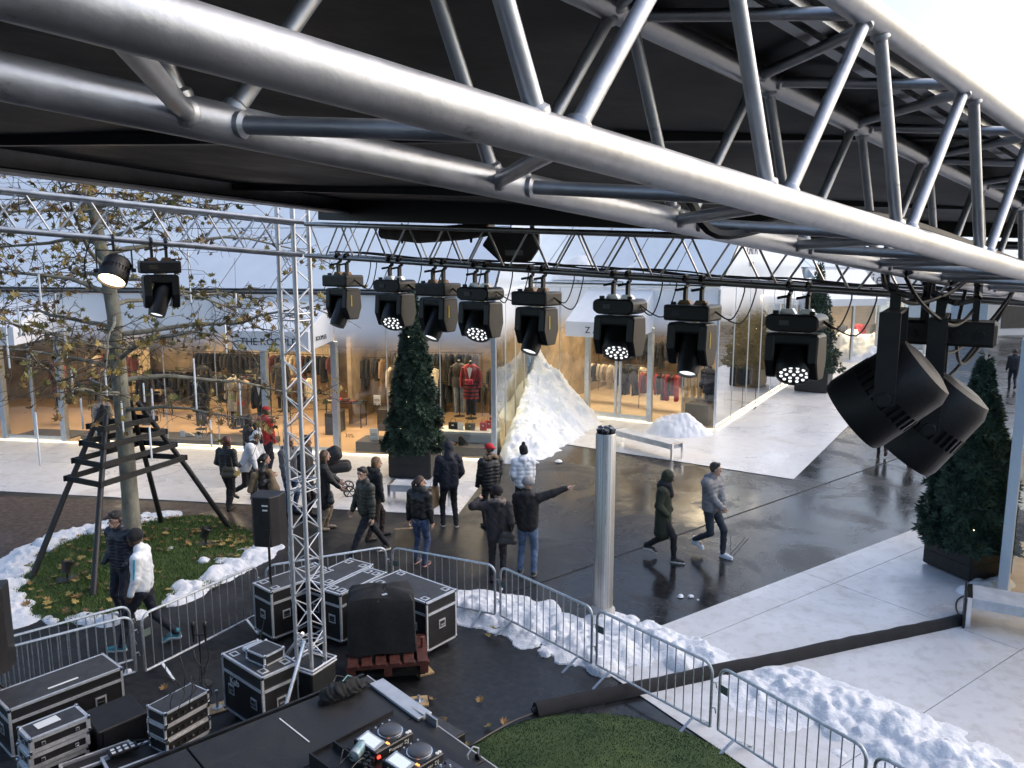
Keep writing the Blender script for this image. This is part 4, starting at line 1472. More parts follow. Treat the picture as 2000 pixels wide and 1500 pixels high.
snow_row('snow ridge along the back rim of the grass bed', [G(20, 1205), G(0, 1165), G(30, 1115), G(75, 1075), G(130, 1050), G(210, 1035), G(310, 1012)], 0.75, 0.13, 21)
snow_row('snow clods along the front rim of the grass bed beyond the barrier', [G(515, 1068), G(505, 1085), G(440, 1118), G(390, 1145), G(345, 1168)], 0.5, 0.11, 22)
snow_row('few snow clods at the front tip of the grass bed', [G(90, 1208), G(200, 1215), G(270, 1205)], 0.25, 0.03, 27, n=30)
snow_row('broken snow ridge under the bent line of barriers', [G(900, 1185), G(985, 1195), G(1060, 1228), G(1140, 1262), G(1200, 1275)], 0.95, 0.17, 23)
snow_row('broken snow ridge beside the perforated pillar foot', [G(1190, 1225), G(1250, 1245), G(1310, 1268), G(1370, 1296)], 0.75, 0.15, 24)
snow_row('snow ridge across the white paving at the lower right', [G(1525, 1362), G(1590, 1375), G(1665, 1400), G(1740, 1430), G(1830, 1480), G(1930, 1540)], 1.05, 0.20, 25)
snow_row('thin snow edge beside the right hand planter', [G(1885, 1160), G(1930, 1150), G(1960, 1140)], 0.25, 0.05, 26, n=40)
sn = random.Random(5)
for k, (x, y, s) in enumerate(((1329, 1166, 0.06), (1349, 1166, 0.05), (1363, 1172, 0.025), (335, 1085, 0.09), (398, 1108, 0.12), (250, 1314, 0.06), (1091, 903, 0.10), (1048, 905, 0.07))):
    p = G(x, y)
    me = MB().lathe([(s * 0.9, 0), (s, s * 0.25), (s * 0.75, s * 0.6), (s * 0.3, s * 0.8), (0.001, s * 0.82)], 9)
    o = MB()
    o.v = [(v[0] * (1 + sn.uniform(-.25, .25)), v[1] * (1 + sn.uniform(-.25, .25)), v[2]) for v in me.v]
    o.f = me.f
    b = o.obj('snow_lump', SNOW, smooth=True)
    b.location = p + V(0, 0, 0.10 if k in (3, 4) else 0)
    tag(b, ['small snow lump on the wet paving before the right pair of walkers', 'snow lump beside another on the wet paving', 'smallest snow crumb on the wet paving', 'snow lump on the grass behind the man in white', 'snow lump on the grass near the lower rim', 'snow lump on the paving behind the long flight case',
             'snow lump at the foot of the tall snow heap', 'snow lump on the paving beside the white jacket'][k], 'snow', 'snow lumps')
# snow lying on the roof of the corner shop
for k, (t0_, t1_, d0, hh) in enumerate(((0.6, 3.6, 0.5, 0.5), (-2.2, 0.2, 0.3, 0.35))):
    r = MB()
    rs = random.Random(k)
    n_, m_ = 26, 12
    for i in range(n_):
        for j in range(m_):
            a, b = i / (n_ - 1), j / (m_ - 1)
            p = L2 + D2 * (t0_ + (t1_ - t0_) * a) + (N2 + V(0, 0, PITCH_R)) * (0.05 + d0 * 2.6 * b * (0.6 + 0.5 * math.sin(a * 7 + k))) + V(0, 0, EAVE + 0.12)
            e = min(1, 5 * a, 5 * (1 - a), 4 * b + 0.4, 4 * (1 - b))
            r.v.append(tuple(p + V(0, -0.3, 0.8) * hh * 0.45 * max(0, e) * rs.uniform(0.5, 1.0)))
    for i in range(n_ - 1):
        for j in range(m_ - 1):
            q = i * m_ + j
            r.f.append((q, q + m_, q + m_ + 1, q + 1))
    stuff(r.obj('snow', SNOW, smooth=True), ['snow patch lying on the corner shop roof', 'snow patch in the roof valley between the shops'][k], 'snow')

# ================================================================== PLANE TREE
TRUNK = Vector((-7.32, 14.85, 0))
BARK = mat('plane_bark', (0.13, 0.125, 0.10), 0.8, 0, col2=(0.30, 0.29, 0.23), vscale=5, bump=0.4, bscale=12, stretch=(1, 1, 0.5))
TWIG = mat('twig_bark', (0.085, 0.072, 0.055), 0.8, 0, var=0.3, vscale=8)
LEAFM = [mat('autumn_leaf_%d' % i, c, 0.7, 0, var=0.25, vscale=9) for i, c in enumerate(((0.22, 0.165, 0.045), (0.15, 0.14, 0.040), (0.23, 0.135, 0.045), (0.12, 0.08, 0.035), (0.28, 0.21, 0.06)))]
tr = random.Random(42)
pt = thing('plane_tree', 'plane tree with sparse yellow brown leaves inside a black timber guard', 'tree', TRUNK)
tp_ = [V(0, 0, 0), V(0.01, 0, 1.2), V(0.0, 0, 2.6), V(-0.03, 0.02, 3.6), V(-0.02, 0, 4.6), V(-0.12, 0.03, 5.5), V(-0.26, 0.05, 6.4), V(-0.34, 0.0, 7.4), V(-0.30, 0, 8.6)]
rad_ = [0.18, 0.150, 0.145, 0.14, 0.125, 0.115, 0.095, 0.07, 0.04]
MB().path(tp_, rad_, 14).obj('trunk', BARK, pt, smooth=True)
leaf_poly = []
for k, (a, r) in enumerate(((-90, .10), (-62, .34), (-35, .62), (-18, .42), (5, .78), (28, .46), (52, .86), (70, .52), (90, 1.0), (110, .52), (128, .86), (152, .46), (175, .78), (198, .42), (215, .62), (242, .34))):
    leaf_poly.append((r * math.cos(RAD(a)) * 0.5, r * math.sin(RAD(a)) * 0.5))


def leaf_mesh(name, m, cup, seed):
    r = random.Random(seed)
    v = [(0, 0.05, 0)] + [(x * r.uniform(.9, 1.1), y, cup * (x * x * 2 + abs(y) * 0.5) + r.uniform(-.03, .03)) for x, y in leaf_poly]
    n = len(leaf_poly)
    me = bpy.data.meshes.new(name)
    me.from_pydata(v, [], [(0, 1 + i, 1 + (i + 1) % n) for i in range(n)])
    me.materials.append(m)
    return me


LEAVES = [leaf_mesh('leaf', m, cup, i) for i, (m, cup) in enumerate(zip(LEAFM * 2, (0.5, -0.4, 0.7, -0.8, 0.3, -0.5, 0.6, 0.4, 0.9, -0.3)))]
tips = []
limbs, twigs = [], MB()


def bend(p, d, ln, n, wob, droop):
    pts = [p]
    for i in range(n):
        d = (d + V(tr.gauss(0, wob), tr.gauss(0, wob), tr.gauss(0, wob) - droop)).normalized()
        pts.append(pts[-1] + d * (ln / n))
    return pts, d


def trunk_at(z):
    for i in range(len(tp_) - 1):
        if tp_[i].z <= z <= tp_[i + 1].z:
            f = (z - tp_[i].z) / (tp_[i + 1].z - tp_[i].z)
            return tp_[i].lerp(tp_[i + 1], f), rad_[i] + (rad_[i + 1] - rad_[i]) * f
    return tp_[-1], rad_[-1]


n_main = 30
for k in range(n_main):
    z = 2.75 + 5.4 * (k + tr.random() * 0.8) / n_main
    az = k * 2.39996 + tr.uniform(-.3, .3)
    p, r0 = trunk_at(z)
    ln = tr.uniform(2.4, 4.2) * (1.0 if z < 6 else 0.8)
    d = V(math.cos(az), math.sin(az) * 0.8, tr.uniform(0.02, 0.4)).normalized()
    pts, _ = bend(p, d, ln, 9, 0.13, 0.025)
    rb_ = min(r0 * 0.5, 0.016 + ln * 0.009)
    limbs.append((pts, [rb_ * (1 - 0.82 * i / 9) for i in range(10)]))
    for i in range(2, 10):
        for _s in range(2 if i < 6 else 3):
            side = tr.choice((-1, 1))
            t = (pts[i] - pts[i - 1]).normalized()
            s = (t.cross(V(0, 0, 1)) * side * tr.uniform(.5, 1.1) + t * tr.uniform(.2, .8) + V(0, 0, tr.uniform(-.35, .5))).normalized()
            q, d2 = bend(pts[i], s, tr.uniform(0.4, 1.15), 5, 0.22, 0.05)
            twigs.path(q, [0.011, 0.009, 0.008, 0.006, 0.005, 0.004], 5, caps=False)
            for j in range(1, 6):
                if tr.random() < 0.75:
                    s3 = (V(tr.gauss(0, 1), tr.gauss(0, 1), tr.gauss(-.1, .7))).normalized()
                    q3, _ = bend(q[j], s3, tr.uniform(0.15, 0.45), 3, 0.25, 0.08)
                    twigs.path(q3, [0.006, 0.005, 0.004, 0.003], 4, caps=False)
                    tips.append(q3[-1])
                    if tr.random() < 0.4:
                        tips.append(q3[2])
cr = bpy.data.objects.new('crown', None)
COL.objects.link(cr)
cr.parent = pt
for pts, rr in limbs:
    MB().path(pts, rr, 7).obj('branch', BARK, cr, smooth=True)
stuff(twigs.obj('twigs', TWIG, cr))
tr.shuffle(tips)
cam_l = V(0, 0, CAM_H) - TRUNK
keep_t = [p for p in tips if tr.random() < 0.55]
lb = {i: [] for i in range(5)}
rest_v, rest_f = [], {i: [] for i in range(5)}
for k, p in enumerate(keep_t):
    sc = tr.uniform(0.13, 0.25)
    R = Matrix.Rotation(tr.uniform(0, 6.28), 4, 'Z') @ Matrix.Rotation(tr.gauss(1.9, 0.75), 4, 'X') @ Matrix.Rotation(tr.uniform(-.6, .6), 4, 'Y')
    M = Matrix.Translation(p + V(0, 0, -0.02)) @ R @ Matrix.Scale(sc, 4)
    li = tr.choice((0, 0, 1, 1, 2, 3, 4, 5, 6, 7, 8))
    if k < 300:
        o = bpy.data.objects.new('leaf', LEAVES[li])
        COL.objects.link(o)
        o.parent = cr
        o.matrix_basis = M
    else:
        lb[li % 5].append(M)
lm = MB()
mi = []
for i in range(5):
    src = LEAVES[i]
    sv, sf = [v.co.copy() for v in src.vertices], [tuple(f.vertices) for f in src.polygons]
    for M in lb[i]:
        lm.add([M @ v for v in sv], sf)
        mi += [i] * len(sf)
if lm.f:
    me = lm.mesh('foliage')
    for m in LEAFM:
        me.materials.append(m)
    me.polygons.foreach_set('material_index', mi)
    stuff(link('foliage', me, None, cr))

# fallen leaves: countless on the grass, a few single ones on the paving
fl = MB()
mi = []
fr = random.Random(77)
for k in range(520):
    x, y = fr.uniform(bx0, bx1), fr.uniform(by0, by1)
    dep = float(poly_depth(np.array([x]), np.array([y]), bedp)[0])
    if dep < 0.05:
        continue
    if fbm(np.array([x * 0.9]), np.array([y * 0.9]))[0] < fr.uniform(0.30, 0.55):
        continue
    h = float(bed_h(np.array([x]), np.array([y]))[0])
    M = Matrix.Translation((x, y, h + 0.055)) @ Matrix.Rotation(fr.uniform(0, 6.28), 4, 'Z') @ Matrix.Rotation(fr.gauss(0, .35), 4, 'X') @ Matrix.Scale(fr.uniform(.12, .22), 4)
    i = fr.choice((0, 2, 2, 3, 3, 4))
    src = LEAVES[i]
    fl.add([M @ v.co for v in src.vertices], [tuple(f.vertices) for f in src.polygons])
    mi += [i] * len(src.polygons)
me = fl.mesh('fallen_leaves')
for m in LEAFM:
    me.materials.append(m)
me.polygons.foreach_set('material_index', mi)
stuff(link('leaf_litter', me, None), 'brown fallen leaves strewn over the grass bed', 'leaves')
for k, (x, y, lb_) in enumerate(((937, 1371, 'fallen leaf alone on the dark paving right of the pallet'), (870, 1403, 'fallen leaf on the dark paving beside the black stage box'), (845, 1368, 'reddish leaf beside the wooden pad'), (952, 1420, 'fallen leaf at the left rim of the turf mound'),
                                 (908, 1459, 'pale leaf at the stage corner by the turf'), (320, 1347, 'orange leaf on the paving beside the rack stack'), (955, 1243, 'pale leaf near the barrier foot'), (968, 1240, 'big yellow leaf clump at the snow ridge under the barrier'), (1180, 1402, 'leaf on the far rim of the turf mound'), (435, 1423, 'leaf under the wheeled flight case'), (985, 1414, 'small leaf beside the cable at the turf mound'))):
    o = bpy.data.objects.new('fallen_leaf', LEAVES[(2, 3, 2, 0, 4, 2, 4, 0, 4, 3, 2)[k]])
    COL.objects.link(o)
    p = G(x, y, 0.02)
    s = 0.30 if k == 7 else 0.17
    o.matrix_basis = Matrix.Translation(p + V(0, 0, 0.10 if k == 7 else 0.012)) @ Matrix.Rotation(k * 1.3, 4, 'Z') @ Matrix.Rotation(0.25, 4, 'X') @ Matrix.Scale(s, 4)
    tag(o, lb_, 'leaf', 'single fallen leaves on the paving')

# hanging light tubes in the tree
TUBE = mat('frosted_tube', (0.72, 0.76, 0.80), 0.25, 0, spec=0.6)
tubes = [(207, 364, 400), (144, 357, 425), (78, 535, 596), (36, 573, 657), (110, 573, 634), (237, 619, 687), (370, 490, 592), (462, 573, 630), (441, 634, 691), (207, 721, 775), (141, 721, 775),
         (160, 778, 839), (239, 782, 847), (294, 832, 896), (412, 820, 873), (74, 805, 910), (281, 748, 786), (298, 759, 820), (469, 744, 812), (381, 700, 800), (128, 640, 700), (15, 640, 720)]
for k, (x, ya, yb) in enumerate(sorted(tubes)):
    Y = 13.2 + (k * 1.37) % 3.2 if ya < 780 else 13.0 + (k * .6) % 1.2
    a, b = AT(x, ya, Y), AT(x, yb, Y)
    a.x = b.x = (a.x + b.x) / 2
    t = thing('light_tube', 'frosted light tube hung in the plane tree, %s from the left' % ORD[k], 'light tube', b, 0, 'frosted light tubes hung in the plane tree')
    h = a.z - b.z
    MB().lathe([(0.004, 0), (0.017, 0.012), (0.017, h - 0.01), (0.010, h)], 8).obj('tube', TUBE, t, smooth=True)
    MB().tube((0, 0, h - 0.01), (0.01, 0.01, h + tr.uniform(0.5, 1.0)), 0.003, n=4).obj('wire', CABLE, t)

# timber guard
gd = thing('tree_guard', 'black timber four legged guard with slats round the plane tree trunk', 'tree guard', TRUNK)
foot_px = [(53, 1139), (180, 1172), (453, 1030), (318, 1024)]
feet = [G(*p, 0.05) - TRUNK for p in foot_px]
tops = [V(-0.30, -0.22, 2.86), V(-0.12, -0.36, 2.86), V(0.26, 0.20, 2.86), V(0.02, 0.30, 2.86)]
for f, t in zip(feet, tops):
    MB().path([f - V(0, 0, 0.1), f.lerp(t, 0.5), t + (t - f).normalized() * 0.12], [0.056, 0.052, 0.048], 10).obj('leg', BLACK_WOOD, gd, smooth=True)
for f_ in (0.40, 0.295, 0.19, 0.09):
    for i in range(4):
        j = (i + 1) % 4
        a, b = tops[i].lerp(feet[i], f_), tops[j].lerp(feet[j], f_)
        mid = (a + b) / 2
        out = V(mid.x, mid.y, 0).normalized() * 0.075
        e = (b - a).normalized() * 0.10
        MB().beam(a - e + out, b + e + out, 0.03, 0.105).obj('slat', BLACK_WOOD, gd, bevel=0.004)

# ground spotlights in the bed
for k, (x, y, rz) in enumerate(((132, 1132, 0.4), (402, 1062, -0.5))):
    p = G(x, y, 0.12)
    t = thing('ground_spotlight', ['small black ground spotlight in the front of the grass bed', 'small black ground spotlight at the back right of the grass bed'][k], 'spotlight', p, rz, 'ground spotlights in the grass')
    MB().lathe([(0.19, 0), (0.19, 0.02), (0.05, 0.035)], 14).obj('base_plate', BLACK, t)
    MB().tube((0, 0, 0.03), (0, 0, 0.14), 0.02).obj('stem', BLACK, t)
    MB().lathe([(0.075, -0.09), (0.08, 0.02), (0.11, 0.10), (0.10, 0.11), (0.085, 0.07), (0.001, 0.06)], 14, axis_frame((0, 0, 0.22), (0.25, 0.3, 1))).obj('lamp_head', BLACK, t, smooth=True)

# ================================================================== CHRISTMAS TREES
NEEDLE = [mat('fir_needles_a', (0.012, 0.032, 0.020), 0.7), mat('fir_needles_b', (0.020, 0.046, 0.026), 0.7), mat('fir_needles_c', (0.036, 0.070, 0.040), 0.7)]
FAIRY = emat('fairy_light', (1.0, 0.85, 0.55), 5.0)


def fir(label, P, h, r, box, seed, n, planter_rz=0.0, lights=10):
    rs = random.Random(seed)
    root = thing('christmas_tree', label, 'Christmas tree', P, 0, 'clipped Christmas trees in planters')
    MB().tube((0, 0, box[1]), (0, 0, h * 0.96), 0.06, 0.012).obj('trunk', BLACK_WOOD, root)
    mb, mi = MB(), []
    zb = box[1] * 0.88
    H = h - zb
    for k in range(n):
        f = 1 - math.sqrt(rs.random())
        z = zb + H * f
        a = rs.uniform(0, 6.283)
        R = r * (1 - f) ** 0.92 * (1 + 0.11 * math.sin(z * 9 + a * 2) + 0.10 * math.sin(a * 7 + z * 5) + 0.05 * math.sin(a * 13 - z * 17)) + 0.03
        rad = R * (1 - 0.35 * rs.random() ** 2.0) * rs.uniform(0.92, 1.06)
        c = V(math.cos(a) * rad, math.sin(a) * rad, z)
        d = V(math.cos(a), math.sin(a), rs.uniform(-0.15, 0.55)).normalized()
        s = d.cross(V(0, 0, 1)).normalized()
        u = s.cross(d)
        L_ = rs.uniform(0.085, 0.17) * (0.85 if f > 0.7 else 1.0)
        for j in range(8):
            aa = rs.uniform(0, 6.28)
            e = (d * rs.uniform(0.5, 1.0) + (s * math.cos(aa) + u * math.sin(aa)) * rs.uniform(0.5, 0.95)).normalized()
            w = e.cross(d if abs(e.dot(d)) < 0.98 else u).normalized() * L_ * 0.11
            b0 = c - d * 0.02
            mb.add([b0, b0 + e * L_ * 0.5 + w, b0 + e * L_, b0 + e * L_ * 0.5 - w], [(0, 1, 2, 3)])
        mi += [rs.choice((0, 0, 1, 1, 2, 2))] * 8
    me = mb.mesh('needles')
    for m in NEEDLE:
        me.materials.append(m)
    me.polygons.foreach_set('material_index', mi)
    link('crown', me, None, root)
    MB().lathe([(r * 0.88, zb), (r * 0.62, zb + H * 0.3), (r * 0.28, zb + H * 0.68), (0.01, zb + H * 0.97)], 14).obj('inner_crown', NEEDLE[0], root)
    for k in range(lights):
        f = rs.random() ** 1.3 * 0.9
        a = rs.uniform(3.4, 6.0)
        R = r * (1 - f) ** 0.92 * 1.02
        MB().lathe([(0.001, -0.012), (0.012, 0), (0.001, 0.012)], 6, Matrix.Translation((math.cos(a) * R, math.sin(a) * R, zb + H * f)), caps=False).obj('fairy_light', FAIRY, root)
    w, hh = box
    m = Matrix.Rotation(planter_rz, 3, 'Z')
    pl = MB().box((0, 0, hh / 2 + 0.02), (w, w, hh - 0.04), planter_rz).obj('planter', mat('planter_black', (0.010, 0.011, 0.013), 0.45, 0, var=0.2, vscale=4), root, bevel=0.01)
    for sx, sy, lx, ly in ((0, -1, 1, 0), (0, 1, 1, 0), (1, 0, 0, 1), (-1, 0, 0, 1)):
        for zz in (0.28, 0.68):
            MB().box(m @ V(sx * (w / 2 + 0.006), sy * (w / 2 + 0.006), hh * zz), (w * 0.985 if lx else 0.014, w * 0.985 if ly else 0.014, hh * 0.385), planter_rz).obj('planter_board', BLACK_WOOD, pl)
    return root


fir('tall slim dark Christmas tree before the long shop front', G(812, 926), 5.0, 0.70, (1.10, 0.78), 2, 5200, rz1, 6)
fir('Christmas tree at the right edge beside the glass pavilion', G(1884, 1128) + V(0.22, 0.35, 0), 4.0, 0.80, (1.0, 0.66), 3, 7000, 0.35, 8)
fir('far Christmas tree beside the corner shop side wall', G(1590, 766) + V(0.1, 0.4, 0), 5.6, 0.95, (1.30, 0.95), 4, 2600, rz2, 4)

# ================================================================== PILLAR AND BENCHES
PERF = bpy.data.materials.new('perforated_steel')
PERF.use_nodes = True
_nt = PERF.node_tree
_b = _nt.nodes['Principled BSDF']
_b.inputs['Metallic'].default_value = 0.75
_b.inputs['Roughness'].default_value = 0.42
_tc = _nt.nodes.new('ShaderNodeTexCoord')
_wv = _nt.nodes.new('ShaderNodeTexVoronoi')
_wv.inputs['Scale'].default_value = 55
_wv.inputs['Randomness'].default_value = 0.0
_nt.links.new(_tc.outputs['Object'], _wv.inputs['Vector'])
_rp = _nt.nodes.new('ShaderNodeValToRGB')
_rp.color_ramp.elements[0].position, _rp.color_ramp.elements[0].color = 0.25, (0.10, 0.10, 0.10, 1)
_rp.color_ramp.elements[1].position, _rp.color_ramp.elements[1].color = 0.45, (0.45, 0.44, 0.42, 1)
_nt.links.new(_wv.outputs['Distance'], _rp.inputs['Fac'])
_nt.links.new(_rp.outputs['Color'], _b.inputs['Base Color'])
pil = thing('light_pillar', 'tall perforated steel light pillar with black lamps on top', 'pillar', G(1177, 1200))
MB().lathe([(0.158, 0.10), (0.158, 2.98), (0.150, 2.99), (0.150, 2.90)], 36, caps=False).obj('column', PERF, pil, smooth=True)
MB().box((0.0, -0.159, 1.5), (0.02, 0.008, 2.9)).obj('seam', ALU, pil)
MB().lathe([(0.20, 0), (0.20, 0.10), (0.16, 0.16)], 28).obj('footing', mat('concrete', (0.42, 0.41, 0.39), 0.85, 0, var=0.15, vscale=12), pil, smooth=True)
MB().lathe([(0.001, 2.88), (0.15, 2.9)], 24, caps=False).obj('cap_plate', BLACK, pil)
for k in range(9):
    a = k * 0.785
    rr = 0.0 if k == 8 else 0.098
    tilt = 0.5 if rr else 0.0
    M = axis_frame((rr * math.cos(a), rr * math.sin(a), 3.02 + 0.03 * (k == 8) + 0.02 * (k % 2)), (math.cos(a) * tilt, math.sin(a) * tilt, 1))
    MB().lathe([(0.03, -0.09), (0.044, -0.05), (0.046, 0.03), (0.038, 0.05), (0.001, 0.045)], 10, M).obj('lamp', LENS_DARK, pil, smooth=True)
MARBLE = mat('grey_marble', (0.42, 0.44, 0.47), 0.3, 0, col2=(0.62, 0.64, 0.67), vscale=3.5, detail=8)


def bench(label, p, q, w=0.5, h=0.46, glow=False):
    """marble seat on two flat steel frames"""
    p, q = Vector(p), Vector(q)
    d = (q - p).normalized()
    n = Vector((-d.y, d.x, 0))
    r = thing('bench', label, 'bench', p, math.atan2(d.y, d.x))
    ln = (q - p).length
    MB().box((ln / 2, w / 2, h - 0.07), (ln - 0.14, w - 0.02, 0.16)).obj('seat', MARBLE, r, bevel=0.006)
    for x in (0.035, ln - 0.035):
        for y in (0.03, w - 0.03):
            MB().box((x, y, h / 2), (0.07, 0.06, h)).obj('leg', CHROME, r, bevel=0.004)
        MB().box((x, w / 2, h + 0.004), (0.07, w, 0.02)).obj('end_bar', CHROME, r)
    if glow:
        MB().box((ln / 2, 0.1, h - 0.165), (ln - 0.3, 0.04, 0.02)).obj('light_strip', STRIP, r)
    return r


bench('marble bench with steel legs before the corner shop', G(1192, 868), G(1312, 900))
bench('marble bench before the long shop behind the walkers', G(757, 985), G(880, 990))
br_ = bench('wide marble bench with a light strip under it at the right edge', G(1884, 1228), G(1884, 1228) + Vector((0.87, -0.49, 0)) * 2.4, w=0.62, h=0.5, glow=True)
MB().box((-0.02, 0.31, 0.26), (0.03, 0.70, 0.52)).obj('end_panel', BLACK, br_)

# ================================================================== BARRIERS
def barrier(label, a, b, flip=1):
    """crowd barrier between two ground points"""
    a, b = Vector(a), Vector(b)
    a.z = b.z = 0
    d = (b - a).normalized()
    ln = (b - a).length
    r = thing('crowd_barrier', label, 'barrier', a, math.atan2(d.y, d.x), 'steel crowd barriers')
    h, z0_, c = 0.97, 0.17, 0.13
    pts = [(0.03, 0, z0_), (0.03, 0, h - c)]
    pts += [(0.03 + c * (1 - math.cos(t)), 0, h - c + c * math.sin(t)) for t in np.linspace(0.2, 1.57, 6)]
    pts += [(ln - 0.03 - c * (1 - math.cos(t)), 0, h - c + c * math.sin(t)) for t in np.linspace(1.57, 0.2, 6)]
    pts += [(ln - 0.03, 0, h - c), (ln - 0.03, 0, z0_)]
    MB().path(pts, 0.019, 8).obj('frame', GALV, r, smooth=True)
    MB().tube((0.03, 0, z0_), (ln - 0.03, 0, z0_), 0.017, n=8).obj('lower_rail', GALV, r, smooth=True)
    n = 13
    for i in range(1, n + 1):
        x = 0.03 + (ln - 0.06) * i / (n + 1)
        ztop = h if c < x - 0.03 < ln - 0.06 - c else h - 0.03
        MB().tube((x, 0, z0_), (x, 0, ztop - 0.008), 0.0075, n=6, caps=False).obj('bar', GALV, r, smooth=True)
    for x in (0.28, ln - 0.28):
        for s in (-1, 1):
            MB().beam((x, 0, z0_ + 0.01), (x + 0.03 * s, s * 0.29, 0.006), 0.035, 0.012).obj('foot', GALV, r)
    for zz in (0.42, 0.74):
        MB().path([(ln - 0.03, 0, zz), (ln + 0.02, 0.01, zz + 0.01), (ln + 0.035, 0.01, zz - 0.05)], 0.009, n=6).obj('hook', GALV, r)
    MB().box((0.10, 0, 0.70), (0.10, 0.006, 0.10)).obj('tag_plate', mat_tag, r)
    return r


mat_tag = mat('barrier_tag', (0.10, 0.13, 0.12), 0.5)
HB = 0.955
bl = [((515, 1108), (757, 1069), 'barrier behind the flight cases, second from the tower, crossing behind it'), ((763, 1070), (970, 1107), 'barrier before the woman in blue jeans'),
      ((975, 1107), (1160, 1191), 'barrier over the snow ridge left of the perforated pillar foot'), ((1164, 1191), (1396, 1301), 'barrier standing right of the perforated pillar foot'),
      ((1404, 1302), (1699, 1468), 'barrier on the white paving, before the lower right snow ridge'), ((1706, 1471), (2010, 1645), 'barrier cut off at the bottom right corner'),
      ((272, 1205), (503, 1104), 'barrier before the man in white'), ((-15, 1275), (262, 1203), 'front barrier of the pair behind the long flight case'), ((-20, 1262), (245, 1190), 'rear barrier of the pair behind the long flight case')]
for a, b, l_ in bl:
    pa, pb_ = G(*a, HB), G(*b, HB)
    if 'rear barrier' in l_:
        pa, pb_ = pa + V(0.02, 0.12, 0), pb_ + V(0.02, 0.12, 0)
    barrier(l_, pa, pb_)

# ================================================================== CABLE COVER
a, b = G(1046, 1392), G(1878, 1216)
d = (b - a).normalized()
cv = thing('cable_cover', 'long black fabric cable cover running across the white paving', 'cable cover', a, math.atan2(d.y, d.x))
ln = (b - a).length
rings = []
rs = random.Random(3)
for i in range(41):
    x = ln * i / 40
    w, h = 0.120 + rs.uniform(-.005, .005), 0.13 + rs.uniform(-.008, .008)
    y = 0.006 * math.sin(i * 0.5)
    rings.append([(x, y - w, 0.005), (x, y - w * 0.92, h * 0.35), (x, y - w * 0.45, h * 0.9), (x, y, h), (x, y + w * 0.5, h * 0.88), (x, y + w * 0.92, h * 0.3), (x, y + w, 0.005)])
MB().loft(rings).obj('sleeve', BLACK_CLOTH, cv, smooth=True)
MB().path([(-0.05, 0, 0.03), (0.02, 0, 0.05), (0.1, 0, 0.05)], 0.04, 8).obj('sleeve_end', RUBBER, cv)
cable('black cable from the cable cover over the turf mound to the stage', [G(1040, 1394, 0.03), G(1000, 1410, 0.03), G(960, 1432, 0.04), G(930, 1450, 0.05), G(908, 1462, 0.03), G(895, 1475, 0.02)], 0.014, group='floor cables')
cable('thin black cable curling at the end of the right bench', [G(1935, 1150, 0.02), G(1900, 1158, 0.03), G(1872, 1170, 0.03), G(1868, 1190, 0.03), G(1880, 1210, 0.03)], 0.012, group='floor cables')

